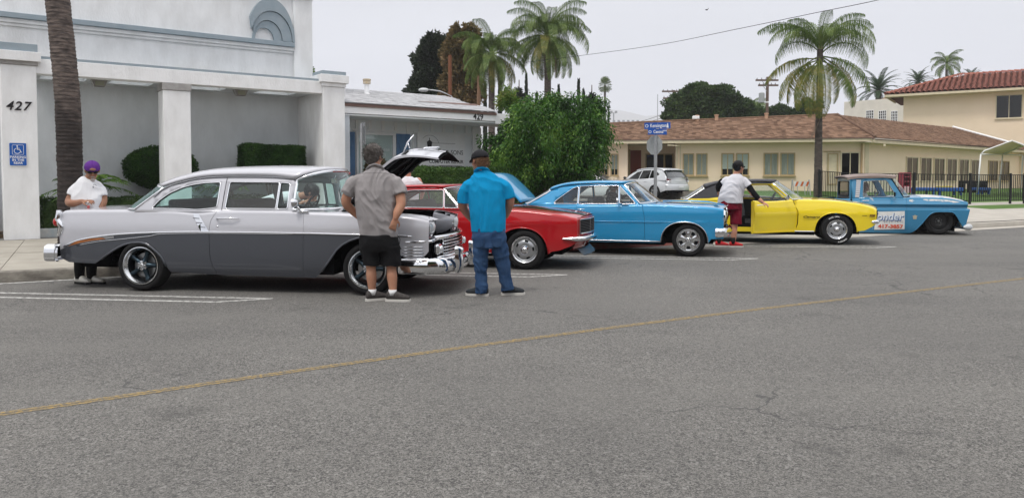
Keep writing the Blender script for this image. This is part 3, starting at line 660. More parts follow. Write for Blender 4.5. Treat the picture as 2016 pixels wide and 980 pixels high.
# white back wing with small paned windows and brown roof
WC=wp(1662,202,74); WD=wp(1775,197,70); an2=math.atan2(WD.y-WC.y,WD.x-WC.x)
wb=empty('white_wing_building',(WC.x,WC.y,0),an2,'white two storey wing with small paned windows behind the shingle roof','building')
M_ww=mat('white wall',(.72,.68,.60),.85,var=.3,vs=1); Zt=1.4+153/1494*74
bx('wall',M_ww,wb,0,14,0,.3,.5,Zt); bx('side_wall',M_ww,wb,0,.3,.3,14,.5,Zt)
for i,(pa,pb) in enumerate(((1706,1720),(1731,1745),(1756,1768))):
    D=73-i*1.2; s=(pa-1662)/1494*D; zt=1.4+(355-220)/1494*D; h=1.25; w_=(pb-pa)/1494*D
    r=empty('window',(s,-.02,zt-h),parent=wb); bx('pane',G_dark,r,0,w_,.0,.01,0,h); bx('room',mat('warm room',(.16,.11,.06),.8),r,0,w_,.012,.019,0,h)
    b=B(); 
    for q in range(5): b.box(w_*q/4-.02,w_*q/4+.02,-.04,-.001,0,h)
    for q in range(6): b.box(0,w_,-.04,-.002,h*q/5-.02,h*q/5+.02)
    b.obj('muntins',M_fas,r)
BR0=wp(1712,207,78); rb_=empty('brown_roof_hall',(BR0.x,BR0.y,0),0,'far hall with plain brown roof behind the tiled roof','building')
def rq(px,py,D): v=wp(px,py,D); return (v.x-BR0.x,v.y-BR0.y,v.z)
M_fbr=mat('far brown roof',(.27,.19,.125),.95,var=.6,vs=2,vcol=(.20,.14,.095))
b=B(); b.add([rq(1710,208,78),rq(2060,196,72),rq(2060,146,84),rq(1872,162,86),rq(1768,178,86)],[(0,1,2,3,4)]); b.obj('roof',M_fbr,rb_,rec=False)
b=B(); b.add([rq(1710,208,78),rq(1768,178,86),rq(1720,208,92)],[(0,1,2)]); b.obj('side_slope',M_fbr,rb_,rec=False)
v0=rq(1714,208,79); bx('wall',M_ww,rb_,v0[0],v0[0]+16,v0[1],v0[1]+.3,.5,v0[2]-.1)
# far left maroon-roofed house behind 1203-1270
H0=wp(1203,262,60); H1=wp(1275,246,60)
hh=empty('red_roof_house',(H0.x,H0.y,0),R(-8),'small house with dark red roof left of the street name sign','house')
z0=H0.z; b=B(); ww=wp(1290,250,60).x-H0.x
b.add([(0,0,z0-1),(.6,3,wp(1212,240,63).z),(ww+4,3,wp(1280,246,63).z-.2),(ww+4,0,z0-1.3)],[(0,3,2,1)]); b.obj('roof',mat('maroon roof',(.10,.045,.04),.9),hh,rec=False)
bx('wall',M_fas,hh,.1,ww+4,.3,5,.5,z0-.9)
b=B(); b.add([(-.2,-.05,z0-1.1),(.5,-.05,wp(1212,243,60).z),(1.4,-.05,z0-1.1)],[(0,1,2)]); b.obj('gable',M_fas,hh)
# ---------------------------------------------------------------- car library
M_chr=mat('chrome',(.82,.83,.85),.06,1.0); M_chr2=mat('satin trim',(.62,.63,.65),.25,1.0)
M_tyre=mat('tyre rubber',(.011,.011,.012),.8,var=.4,vs=20,vcol=(.022,.021,.020),spec=.2)
M_und=mat('underbody black',(.006,.006,.007),.95,spec=.05); M_int=mat('car interior',(.06,.062,.066),.8,spec=.2); M_gap=mat('weather strip',(.01,.01,.011),.8)
G_car=glass('car glass',(.72,.92,.88),.10,.01,1.5); G_clear=glass('clear car glass',(.9,.96,.95),.04,.01,1.5); G_tint=glass('tinted car glass',(.25,.27,.28),.5,.02,1.5)
M_gun=mat('gunmetal spoke',(.035,.055,.07),.28,.7); M_barrel=mat('dark wheel barrel',(.02,.024,.028),.5,.4)
M_rim=mat('polished aluminium',(.66,.67,.68),.18,1.0,bump=.02); M_silv=mat('silver wheel paint',(.42,.43,.44),.32,.8)
M_lens=mat('headlamp lens',(.75,.77,.78),.08,.3,coat=1); M_red=mat('red lens',(.45,.012,.01),.15,coat=1); M_amb=mat('amber lens',(.7,.22,.03),.2,coat=1)
M_rubw=mat('white letter',(.75,.75,.74),.6)
def paint(name,c,metal=0,rough=.32,var=0,vcol=None,vs=2,thr=None): return mat(name,c,rough,metal,spec=.12,coat=1,var=var,vcol=vcol,vs=vs,thr=thr)
def ip(pts): 
    xs=[p[0] for p in pts]; ys=[p[1] for p in pts]; return lambda v: float(np.interp(v,xs,ys))
def rows(name,x,c): pass
class Car:
    def __init__(s,name,loc,ang,label,cat,W,**k):
        s.r=empty(name,(*loc,0),ang,label,cat); s.hw=W; s.k=k
    def body(s,top,bot,wid,prof,r=.06,crown=.05,bow=((-9,0),(9,0)),split=None,zfix=None):
        s.zfix=zfix
        s.ft=ip(crv(top,8)); s.fb=ip(bot); s.fw=ip(crv(wid,6)); s.fo=ip(crv(prof,6)); s.rr=r; s.cr=crown if callable(crown) else (lambda x:crown); s.bow=ip(bow)
        s.botx=[p[0] for p in bot]; s.split=ip(crv(split,8)) if split else None
    def y(s,x,z): return s.fw(x)-s.fo(z)
    def sec(s,x0,wl,wr,n=11,k=5,band=None):
        """section points bottom -> shoulder end at base station x0; returns list (x,y,z)"""
        zb,zt=s.fb(x0),s.ft(x0); zs=None; r=min(s.rr,(zt-zb)*.4)
        if s.split: zs=min(max(s.split(x0),zb+.004),zt-r-.01)
        if band=='low': zz=[zb+(zs-zb)*i/n for i in range(n+1)]
        elif band=='up': zz=[zs+(zt-r-zs)*i/n for i in range(n+1)]
        elif s.zfix and n>1:
            z1=max(s.zfix[0],zb+.003); zz=[zb+(z1-zb)*i/5 for i in range(5)]+[min(max(z,z1+.0005*(i+1)),zt-r) for i,z in enumerate(s.zfix)]+[zt-r]
        else: zz=[zb+(zt-r-zb)*i/n for i in range(n+1)]
        P=[]
        for z in zz:
            x=x0+wl(z)+wr(z); P.append((x,s.y(x,z),z))
        if band!='low':
            z0=zz[-1]
            for i in range(1,k+1):
                a=PI/2*i/k; z=z0+r*math.sin(a); x=x0+wl(z)+wr(z); P.append((x,s.y(x,z0)-r*(1-math.cos(a)),z))
        return P
    def panel(s,name,xa,xb,m,seamL=None,seamR=None,m2=None,sides=(-1,1),gap=.003,flL=True,flR=True,skip=()):
        """one outer side panel per car side; seam = [(z,x)...]"""
        xs=sorted(set([xa+gap,xb-gap]+[x for x in np.arange(math.ceil(xa/.06)*.06,xb,.06) if xa+gap+.01<x<xb-gap-.01]+[x for x in s.botx if xa+gap+.004<x<xb-gap-.004]))
        fL=ip([(z,x-xa) for z,x in seamL]) if seamL else (lambda z:0.); fR=ip([(z,x-xb) for z,x in seamR]) if seamR else (lambda z:0.)
        out=[]
        for sd in sides:
            for band,mm in ((('low',m2),('up',m)) if s.split else ((None,m),)):
                P=[]
                for x0 in xs:
                    eL=math.exp(-(x0-xa)/.12); eR=math.exp(-(xb-x0)/.12)
                    P.append([(x,sd*y,z) for x,y,z in s.sec(x0,lambda z:fL(z)*eL,lambda z:fR(z)*eR,band=band)])
                if flL: P.insert(0,[(x,y-sd*.025,z) for x,y,z in P[0]])
                if flR: P.append([(x,y-sd*.025,z) for x,y,z in P[-1]])
                b=B().grid(P,flip=(sd>0)); nm=name if band!='low' else 'lower_'+name
                o=b.obj(nm,mm,s.r,smooth=40,rec=False); out.append(o)
        return out
    def ptop(s,x0,sd,q):
        """point on the top surface, q 0 = side shoulder, 1 = centre"""
        P=s.sec(x0,lambda z:0,lambda z:0,n=1,band='up' if s.split else None)[-1]; y=P[1]*(1-q); return (x0+s.bow(x0)*(1-(1-q)**2), sd*y, P[2]+s.cr(x0)*(1-(1-q)**2))
    def top(s,name,xa,xb,m,q0=0,q1=1,gap=.003,nq=8,zoff=0):
        xs=[xa+gap]+[x for x in np.arange(math.ceil(xa/.08)*.08,xb,.08) if xa+.02<x<xb-.02]+[xb-gap]; P=[]
        for x in xs:
            if q1>=1: r=[s.ptop(x,-1,q0+(1-q0)*i/nq) for i in range(nq+1)]+[s.ptop(x,1,1-(1-q0)*i/nq) for i in range(1,nq+1)]
            else: r=[s.ptop(x,-1,q0+(q1-q0)*i/nq) for i in range(nq+1)]
            P.append([(a,b_,c+zoff) for a,b_,c in r])
        if q1>=1:
            return B().grid(P,flip=True).obj(name,m,s.r,smooth=40,rec=False)
        o1=B().grid(P,flip=True).obj(name,m,s.r,smooth=40,rec=False); o2=B().grid([[(a,-b_,c) for a,b_,c in r] for r in P]).obj(name,m,s.r,smooth=40,rec=False); return o1,o2
    def cap(s,name,x,m,front=True,n=8,zfrom=None,lean=None):
        P=[]
        for (a,y,z) in s.sec(x,lambda z:0,lambda z:0):
            if zfrom and z<zfrom: continue
            f=(z-s.fb(x))/(s.ft(x)-s.fb(x)); lx=lean(z) if lean else 0
            P.append([(x+lx+s.bow(x)*(1-(q/n)**2),y*q/n,z+(s.cr(x)*(1-(q/n)**2) if f>.9 else 0)) for q in range(-n,n+1)])
        return B().grid(P,flip=not front).obj(name,m,s.r,smooth=40,rec=False)
    # greenhouse
    def gh(s,outer,wins,m,wb,zb,k1=.28,k2=.12,trim=None,trim_r=.008,glassm=None,names=None,sides=(-1,1),edge=None):
        s.gy=lambda z:wb-k1*max(z-zb,-.1)-k2*max(z-zb,0)**2
        gx=[(x,z) for x in np.arange(min(p[0] for p in outer)+.05,max(p[0] for p in outer),.09) for z in np.arange(zb+.04,max(p[1] for p in outer),.07)]
        V,F=cdt(outer,wins,gx)
        for sd in sides:
            b=B().add([(x,sd*s.gy(z),z) for x,z in V],[f if sd>0 else f[::-1] for f in F]); o=b.obj('window_frame',m,s.r,smooth=30,rec=False); 
            bm=bmesh.new(); bm.from_mesh(o.data); bmesh.ops.recalc_face_normals(bm,faces=bm.faces)
            # ensure outward
            tot=sum(f.normal.y*f.calc_area() for f in bm.faces)
            if tot*sd<0: bmesh.ops.reverse_faces(bm,faces=bm.faces)
            bm.to_mesh(o.data); bm.free(); o.data.polygons.foreach_set('use_smooth',[True]*len(o.data.polygons)); md=o.modifiers.new('s','SOLIDIFY'); md.thickness=.035; md.offset=-1
            for i,wn in enumerate(wins):
                V2,F2_=cdt(wn); nm=(names or ['side_window']*9)[i]
                B().add([(x,sd*(s.gy(z)-.014),z) for x,z in V2],F2_).obj(nm,(glassm[i] if isinstance(glassm,(list,tuple)) else glassm),s.r,rec=False)
                if trim: B().tube([(x,sd*(s.gy(z)+.001),z) for x,z in wn],trim_r,6,closed=True).obj('window_trim',trim,s.r,smooth=True)
                B().tube([(x,sd*(s.gy(z)-.012),z) for x,z in wn],.010,5,closed=True).obj('weather_strip',M_gap,s.r)
    def roof(s,rail,cen,m,p=2.3,n=10,name='roof',x0s=None,bowf=0,bowr=0):
        fr,fc_=ip(crv(rail,6)),ip(crv(cen,6)); xa,xb=rail[0][0],rail[-1][0]; P=[]
        N=26
        for i in range(N+1):
            t=i/N; x=xa+(xb-xa)*t; zr=fr(x); yr=s.gy(zr); row=[]
            for q in range(-n,n+1):
                u=q/n; a=abs(u); h=(1-a**p)**(1/p) if a<1 else 0
                xx=x+(bowf*t**4+bowr*(1-t)**4)*(1-a*a); zc=fc_(x)
                row.append((xx,yr*math.sin(u*PI/2)/1.0,zr+(zc-zr)*((1-abs(math.sin(u*PI/2))**p)**(1/p) if a<1 else 0)))
            P.append(row)
        o=B().grid(P,flip=True).obj(name,m,s.r,smooth=60,rec=False); md=o.modifiers.new('s','SOLIDIFY'); md.thickness=.03; md.offset=1
        md.offset=-1
        return o
    def glass_sheet(s,name,A,Bc,m,q=2,n=12,nv=6,bul=.0,trim=None,tr=.014,sides=True):
        """A,Bc = (xside,yside,zside,xcentre,zcentre) top and bottom edges"""
        def edge(E):
            r=[]
            for i in range(-n,n+1):
                th=i/n*PI/2; u=math.sin(th); c=(1-abs(u)**q)**(1/q) if abs(u)<1 else 0
                r.append(Vector((E[0]+(E[3]-E[0])*c,E[1]*u,E[2]+(E[4]-E[2])*c)))
            return r
        a,b_=edge(A),edge(Bc); P=[[tuple(a[i].lerp(b_[i],j/nv)+Vector((bul*math.sin(PI*j/nv),0,bul*math.sin(PI*j/nv)*.5))) for i in range(2*n+1)] for j in range(nv+1)]
        B().grid(P).obj(name,m,s.r,smooth=True,rec=False)
        if trim:
            loop=P[0]+[P[j][-1] for j in range(1,nv)]+P[-1][::-1]+[P[j][0] for j in range(nv-1,0,-1)]
            B().tube(loop,tr,8,closed=True).obj('glass_trim',trim,s.r,smooth=True)
        return P
    def chassis(s,xr,xf,xa,xb,zlo=.2,zt=.62,w2=None):
        hw=s.hw; b=B(); b.box(xa,xb,-(hw-.34),hw-.34,zlo+.02,zt); b.box(xr+.42,xf-.45,-(hw-.07),hw-.07,zlo,zt-.2); 
        b.box(xa,xr-.45,-(hw-.12),hw-.12,zlo+.12,zt); b.box(xf+.42,xb,-(hw-.14),hw-.14,zlo+.15,zt)
        o=b.obj('underbody',M_und,s.r,rec=False)
        # inner wheel housings
        for cx in (xr,xf):
            for sd in (-1,1):
                P=[[(cx+.47*math.cos(PI*i/14),sd*(hw-(.085 if j==0 else .36)),max(.33+.42*math.sin(PI*i/14),.2)) for j in range(2)] for i in range(15)]
                B().grid(P).obj('wheel_housing',M_und,s.r,rec=False)
        return o
    def lip(s,pts,m,r=.010,off=.003,sides=(-1,1)):
        for sd in sides: B().tube([(x,sd*(s.y(x,z)+off),z) for x,z in pts],r,6).obj('arch_trim',m,s.r,smooth=True)
    def strip(s,name,pts,m,r=.010,ell=.5,off=.004,sides=(-1,1),res=4):
        q=crv(pts,res)
        for sd in sides: B().tube([(x,sd*(s.y(x,z)+off),z) for x,z in q],r,6,ell=ell,up=(0,0,1)).obj(name,m,s.r,smooth=True)
    def decal(s,name,poly,m,off=.006,sides=(-1,)):
        for sd in sides:
            xs=[p[0] for p in poly]; zs=[p[1] for p in poly]
            V,F=cdt(poly,(),[(x,z) for x in np.arange(min(xs),max(xs),.12) for z in np.arange(min(zs),max(zs),.1)])
            B().add([(x,sd*(s.y(x,z)+off),z) for x,z in V],F).obj(name,m,s.r)
    def seats(s,xs,m=M_int,w=.6,zb=.42,bench=True):
        for x in xs:
            b=B(); b.box(x-.05,x+.48,-w,w,zb-.12,zb+.08); b.obj('seat',m,s.r,bev=.05,rec=False)
            b=B(); 
            P=[(x-.16,zb+.02),(x+.02,zb+.02),(x-.06,zb+.56),(x-.20,zb+.58)]; b.prism(P,-w,w); b.obj('seat_back',m,s.r,bev=.05)
    def dash(s,x,z,m=M_int,w=.66,wheel=True,wx=.36,side=1):
        b=B(); b.box(x-.05,x+.30,-w,w,z-.22,z-.02); b.obj('dashboard',m,s.r,bev=.04,rec=False)
        if wheel:
            c=Vector((x-.22,side*wx,z-.02)); ax=Vector((-.86,0,.5)).normalized(); u=ax.cross(Vector((0,1,0))).normalized(); v=Vector((0,1,0))
            b=B().tube([tuple(c+u*(.19*math.cos(a))+v*(.19*math.sin(a))) for a in np.linspace(0,2*PI,25)[:-1]],.014,6,closed=True)
            for a in (0,2*PI/3,4*PI/3): b.tube([tuple(c),tuple(c+u*(.19*math.cos(a))+v*(.19*math.sin(a)))],.010,5)
            b.tube([tuple(c),tuple(c-ax*.3)],.02,6); b.obj('steering_wheel',m,s.r,smooth=True)
# ---- wheels: built once per style, meshes shared
WM={}
def wheel_meshes(style,R_,rr,w_):
    key=(style,R_,rr)
    if key in WM: return WM[key]
    out=[]
    def add(n,b,m,sm=35):
        o=b.obj(n,m,None,smooth=sm); me=o.data; bpy.data.objects.remove(o); out.append((n,me))
    h=w_/2; sw=(R_-rr)
    prof=[(rr-.01,h-.02),(rr+.004,-h+.012),(rr+sw*.25,-h-.004),(rr+sw*.55,-h-.006),(rr+sw*.8,-h+.006),(R_-.012,-h+.03),(R_-.002,-h+.055),(R_,0),(R_-.002,h-.055),(R_-.012,h-.03),(rr+sw*.5,h),(rr,h-.02),(rr-.01,h-.02)]
    # tyre: outer face toward -y
    b=B().lathe(prof,56,'y'); add('tyre',b,M_tyre,50)
    # tread grooves
    b=B()
    for i in range(48):
        a=2*PI*i/48
        for s_ in (-1,1):
            q=[(R_-.001,s_*(h-.05)),(R_+.0035,s_*(h-.07)),(R_+.0035,s_*.02),(R_-.001,s_*.015)]
            c,d=math.cos(a),math.sin(a); c2,d2=math.cos(a+.09),math.sin(a+.09)
            b.add([(r*c,y,r*d) for r,y in q]+[(r*c2,y,r*d2) for r,y in q],[(0,1,5,4),(1,2,6,5),(2,3,7,6),(0,3,2,1),(4,5,6,7)])
    add('tread',b,M_tyre,0) if False else None
    f=-h
    if style=='torq':
        b=B().lathe([(rr-.012,h-.02),(rr-.02,.0),(rr-.045,-.02),(rr-.05,f+.03)],48,'y'); add('barrel',b,M_barrel)
        b=B().lathe([(rr+.006,f+.0),(rr+.004,f-.008),(rr-.008,f-.010),(rr-.014,f+.004),(rr-.036,f+.022),(rr-.042,f+.05)],56,'y'); add('rim_lip',b,M_rim,60)
        b=B().lathe([(.0,f+.115),(.155,f+.115),(.155,f+.13),(.02,f+.13)],32,'y'); add('brake_disc',b,M_silv)
        sp=B()
        for k in range(5):
            a=PI/2+.32+2*PI*k/5; M_=Matrix.Rotation(-a,4,'Y'); sp.M=M_
            P=[]
            for t in np.linspace(0,1,9):
                r=.045+(rr-.038-.045)*t; wd=.040-.014*math.sin(min(t*1.5,1)*PI*.5)+ (.03*max(0,t-.6)**1.1); y0=f+.035+ .012*math.sin(PI*t)+(.01*t)
                P.append([(r,y0+.03,-wd),(r,y0+.008,-wd*.95),(r,y0-.006,-wd*.45),(r,y0-.010,0),(r,y0-.006,wd*.45),(r,y0+.008,wd*.95),(r,y0+.03,wd)])
            sp.grid(P); 
        sp.M=None; out_sp=sp.obj('spokes',M_gun,None,smooth=50); me=out_sp.data; bpy.data.objects.remove(out_sp); 
        # each spoke its own piece
        one=B(); one.grid([P[i] for i in range(len(P))]); o=one.obj('spoke',M_gun,None,smooth=50); out.append(('spoke',o.data)); bpy.data.objects.remove(o); bpy.data.meshes.remove(me)
        b=B().lathe([(0,f+.0),(.024,f+.0),(.034,f+.010),(.040,f+.03),(.062,f+.034),(.062,f+.07)],24,'y'); add('centre_cap',b,M_rim)
        for k in range(5): 
            pass
        b=B()
        for k in range(5): a=PI/2+.32+PI/5+2*PI*k/5; b.lathe([(0,f+.012),(.009,f+.014),(.010,f+.04)],8,'y',o=(.05*math.cos(a),0,.05*math.sin(a)))
        add('lug_nuts',b,M_chr)
    elif style=='rally':
        b=B().lathe([(rr-.012,h-.02),(rr-.025,0),(rr-.03,f+.05),(0,f+.06)],40,'y'); add('barrel',b,M_barrel)
        b=B().lathe([(rr+.008,f+.0),(rr+.006,f-.010),(rr-.004,f-.012),(rr-.012,f-.004),(rr-.026,f+.008),(rr-.030,f+.018)],56,'y'); add('trim_ring',b,M_chr,60)
        # disc with five slots
        b=B(); nb=60; rs=[(rr-.028,f+.018),(rr-.045,f+.026),(rr-.055,f+.018),(rr-.082,f+.006),(.088,f-.004),(.072,f+.004),(.060,f+.006)]
        for i in range(nb):
            a0,a1=2*PI*i/nb,2*PI*(i+1)/nb; slot=(i%12) in (0,1,2,11)
            for j in range(len(rs)-1):
                if slot and j in (2,): continue
                (r0,y0),(r1,y1)=rs[j],rs[j+1]; b.add([(r0*math.cos(a0),y0,r0*math.sin(a0)),(r0*math.cos(a1),y0,r0*math.sin(a1)),(r1*math.cos(a1),y1,r1*math.sin(a1)),(r1*math.cos(a0),y1,r1*math.sin(a0))],[(0,1,2,3)])
        o=b.obj('rim',M_silv,None,smooth=50,weld=True); out.append(('rim',o.data)); bpy.data.objects.remove(o)
        b=B().lathe([(0,f-.030),(.026,f-.030),(.034,f-.024),(.036,f-.012),(.050,f-.008),(.066,f-.004),(.070,f+.006)],32,'y'); add('centre_cap',b,M_chr)
        b=B()
        for k in range(20): a=2*PI*k/20; b.M=Matrix.Rotation(-a,4,'Y'); b.box(.046,.062,f-.012,f-.004,-.003,.003)
        b.M=None; add('cap_vanes',b,M_gap)
    elif style=='mag':
        b=B().lathe([(rr-.012,h-.02),(rr-.025,0),(rr-.03,f+.05),(0,f+.07)],40,'y'); add('barrel',b,M_barrel)
        b=B(); nb=80
        def hgt(r,a):
            lobe=math.cos(5*(a-PI/2))   # +1 on a spoke
            return f+.018-.016*max(0,lobe)**.5*math.exp(-((r-.10)/.06)**2)-.012*math.exp(-(r/.05)**2)
        rs=[rr+.007,rr-.002,rr-.012,rr-.022,rr-.035,rr-.05,rr-.075,rr-.095,.085,.068,.05]
        for i in range(nb):
            a0,a1=2*PI*i/nb,2*PI*(i+1)/nb; am=(a0+a1)/2; lobe=math.cos(5*(am-PI/2))
            for j in range(len(rs)-1):
                if lobe<-.25 and 4<=j<=6: continue
                def v(r,a,j): 
                    return (r*math.cos(a),(f-.006 if j<2 else f+.012 if j==3 else hgt(r,a)),r*math.sin(a))
                b.add([v(rs[j],a0,j),v(rs[j],a1,j),v(rs[j+1],a1,j+1),v(rs[j+1],a0,j+1)],[(0,1,2,3)])
        o=b.obj('rim',M_rim,None,smooth=50,weld=True); out.append(('rim',o.data)); bpy.data.objects.remove(o)
        b=B().lathe([(0,f-.045),(.028,f-.045),(.034,f-.036),(.048,f-.018),(.058,f+.006)],28,'y'); add('centre_cap',b,M_chr)
        b=B()
        for k in range(5): a=PI/2+2*PI*k/5; b.M=Matrix.Rotation(-a,4,'Y'); b.box(.045,.135,f-.014,f+.01,-.016,.016)
        b.M=None; add('spoke_ribs',b,M_rim,0)
    elif style=='steel':
        mb=mat('black steel wheel',(.018,.018,.019),.55)
        b=B().lathe([(rr-.012,h-.02),(rr-.03,.03),(rr-.036,f+.06),(rr-.02,f+.03),(rr-.008,f+.0),(rr+.004,f-.005),(rr+.008,f+.004)],48,'y'); add('rim_lip',b,mb)
        b=B().lathe([(rr-.034,f+.07),(rr-.06,f+.055),(.12,f+.05),(.09,f+.07),(.05,f+.068),(0,f+.068)],40,'y'); add('rim',b,mb)
        b=B().lathe([(0,f+.035),(.02,f+.036),(.024,f+.045),(.03,f+.07)],16,'y'); add('centre_cap',b,M_silv)
        b=B()
        for k in range(6): a=2*PI*k/6+.3; b.lathe([(0,f+.05),(.007,f+.052),(.008,f+.07)],8,'y',o=(.066*math.cos(a),0,.066*math.sin(a)))
        add('lug_nuts',b,M_chr2)
    elif style=='alloy':
        b=B().lathe([(rr-.012,h-.02),(rr-.03,f+.04),(0,f+.06)],40,'y'); add('barrel',b,M_barrel)
        b=B().lathe([(rr+.006,f),(rr-.006,f-.006),(rr-.02,f+.01)],40,'y'); add('rim_lip',b,M_silv)
        b=B()
        for k in range(5): 
            a=PI/2+2*PI*k/5; b.M=Matrix.Rotation(-a,4,'Y'); b.prism([(.02,-.045),(rr-.01,-.05),(rr-.01,.05),(.02,.045)],f-.0,f+.02)
        b.M=None; b.lathe([(0,f-.006),(.04,f-.004),(.045,f+.01)],20,'y'); add('rim',b,M_silv,0)
    WM[key]=out; return out
def put_wheel(car,x,y,z,style,R_,rr,w_,flip=False,steer=0,letters=False):
    r=empty('wheel',(x,y,z),(PI if flip else 0)+steer,parent=car)
    for n,me in wheel_meshes(style,R_,rr,w_):
        if n=='spoke':
            for k in range(5): share('spoke',me,r,rot=(0,-2*PI*k/5,0))
        else: share(n,me,r)
    if letters and not flip:
        f=-w_/2-.009
        for txt,ac in (('FIREHAWK',-62),('WIDE OVAL',100)):
            for i,ch in enumerate(txt):
                if ch==' ': continue
                a=R(ac+ (len(txt)/2-i)*-5.2*(1 if ac<0 else -1)); rad=R_-.058
                t=text('lettering',ch,.040,M_rubw,r,(rad*math.cos(a),f,rad*math.sin(a)),rot=(R(90),0,0),ext=.001,bold=.001)
                t.matrix_local=Matrix.Translation((rad*math.cos(a),f,rad*math.sin(a)))@Matrix.Rotation(PI/2 - a if ac>0 else -PI/2-a,4,'Y')@Matrix.Rotation(PI/2,4,'X')
    return r
def arch(cx,zc,rx,rz,z0,n=14,pw=2.0):
    """bottom-curve points for a wheel opening from left foot to right foot"""
    o=[]
    for i in range(n+1):
        t=PI-PI*i/n; c,s_=math.cos(t),math.sin(t)
        x=cx+rx*(abs(c)**(2/pw))*(1 if c>0 else -1); z=zc+rz*(abs(s_)**(2/pw)); o.append((x,max(z,z0)))
    return o
def inc(pts):
    o=[]; 
    for p in pts:
        if o and p[0]<=o[-1][0]+.0005: p=(o[-1][0]+.0015,p[1])
        o.append(p)
    return o
def car_loc(ref,ang,off):
    a=R(ang); return (ref[0]-off*math.sin(a),ref[1]+off*math.cos(a))
# ---------------------------------------------------------------- silver and grey fifties sedan with its hood up
P_sil=paint('silver grey paint',(.52,.52,.555),.12,.30); P_gra=paint('charcoal paint',(.080,.086,.102),.25,.30)
c56=Car('parked_car',car_loc((-1.78,9.17),-7.5,.90),R(-7.5),'two tone silver and charcoal fifties sedan with its hood raised, leftmost car','car',.92)
bot=[(-4.13,.40),(-4.0,.345),(-3.6,.335),(-3.50,.395),(-3.334,.498),(-3.23,.553),(-3.144,.588),(-3.04,.610),(-2.928,.615),(-2.85,.60),(-2.778,.556),(-2.71,.50),(-2.656,.442),(-2.62,.37),(-2.597,.314),(-2.557,.245),(-1.966,.222),(-.773,.206),(-.645,.20),(-.56,.28),(-.479,.377),(-.41,.47),(-.348,.553),(-.27,.62),(-.187,.665),(-.08,.70),(.03,.715),(.14,.705),(.24,.66),(.33,.58),(.40,.49),(.46,.42),(.52,.42),(.80,.50)]
c56.body(top=[(-4.13,.985),(-4.06,1.013),(-3.8,1.022),(-3.4,1.027),(-2.97,1.03),(-2.5,1.022),(-2.3,1.004),(-2.2,.999),(-2.08,1.008),(-1.9,1.03),(-1.4,1.032),(-.96,1.03),(-.76,1.016),(-.4,1.006),(-.09,.995),(.3,.985),(.52,.972),(.70,.944),(.81,.908)],
 bot=bot,wid=[(-4.13,.80),(-3.9,.845),(-3.4,.885),(-2.6,.915),(-1.5,.925),(-.5,.925),(.2,.915),(.6,.895),(.81,.865)],
 prof=[(.0,.09),(.2,.075),(.30,.035),(.45,.01),(.62,0),(.80,.0),(.92,.022),(1.04,.055)],r=.055,crown=lambda x:.03 if x<-2 else .02,bow=[(-4.2,-.10),(-3.9,-.04),(-3.4,0),(.2,0),(.81,.12)],
 split=[(-4.13,.50),(-4.04,.535),(-3.82,.625),(-3.47,.685),(-3.12,.719),(-2.64,.743),(-2,.755),(-.78,.747),(-.09,.737),(.81,.735)])
sR=[(.22,-1.95),(.293,-1.93),(.317,-1.971),(.444,-1.996),(.755,-1.998),(.90,-1.982),(1.03,-1.905)]; sF=[(.2,-.79),(.766,-.768),(1.01,-.778)]
c56.panel('quarter_panel',-4.13,-1.99,P_sil,None,[(z,x) for z,x in sR],m2=P_gra,flL=False)
c56.panel('door',-1.99,-.78,P_sil,[(z,x) for z,x in sR],sF,m2=P_gra)
# front fender: lower band ends at x=.46; nose stays one colour
c56.panel('fender',-.78,.30,P_sil,sF,None,m2=P_gra,flR=False,gap=.0)
c56.panel('fender_nose',.30,.78,P_sil,None,None,m2=P_sil,flL=False,gap=.0)
c56.decal('nose_patch',[(.20,.50),(.45,.47),(.80,.50),(.80,.745),(.30,.742)],P_sil,off=.0035,sides=(-1,1)) if False else None
c56.top('trunk_lid',-4.10,-3.0,P_sil); c56.top('cowl',-.95,-.42,P_sil)
c56.top('fender_top',-.42,.80,P_sil,q0=0,q1=.24,nq=3)
c56.cap('rear_panel',-4.125,P_sil,front=False)
c56.chassis(-2.93,.03,-3.95,.62,.24,.62)
# engine bay
b=B(); b.box(-.42,.74,-.60,-.585,.45,.972); b.box(-.42,.66,.585,.60,.45,.965); b.box(.66,.73,.585,.60,.45,.93); b.box(-.45,-.43,-.7,.7,.4,1.0); b.box(.50,.54,-.55,.55,.45,.86); b.obj('engine_bay',M_und,c56.r,rec=False)
b=B(); b.box(-.30,.25,-.28,.28,.62,.80); b.obj('engine_block',mat('engine cast',(.05,.05,.055),.5,.5),c56.r,bev=.03,rec=False)
B().lathe([(0,.95),(.17,.95),(.19,.93),(.19,.86),(.17,.85),(.0,.85)],24,'z',o=(-.05,0,0)).obj('air_cleaner',M_chr,c56.r,smooth=40)
for i in range(6): B().tube(crv([(-.3+.1*i,-.25,.8),(-.2+.1*i,-.42,.88),(.1+.08*i,-.45,.80)],5),.011,5).obj('hose',M_und,c56.r)
b=B(); b.box(.05,.25,-.55,-.38,.72,.88); b.obj('battery',M_int,c56.r,bev=.01,rec=False)
bx('radiator_shroud',M_und,c56.r,.44,.50,-.34,.34,.52,.90)
# trims
c56.strip('side_moulding',[(-4.06,.545),(-3.82,.632),(-3.47,.692),(-3.12,.725),(-2.64,.748),(-2,.760),(-.78,.753),(-.09,.743),(.36,.735),(.58,.725)],M_chr,.012)
c56.strip('lower_moulding',[(-3.85,.565),(-3.5,.625),(-3.2,.655),(-2.8,.70),(-2.64,.728),(-2.1,.742),(-1.5,.745),(-.9,.742)],M_chr2,.006)
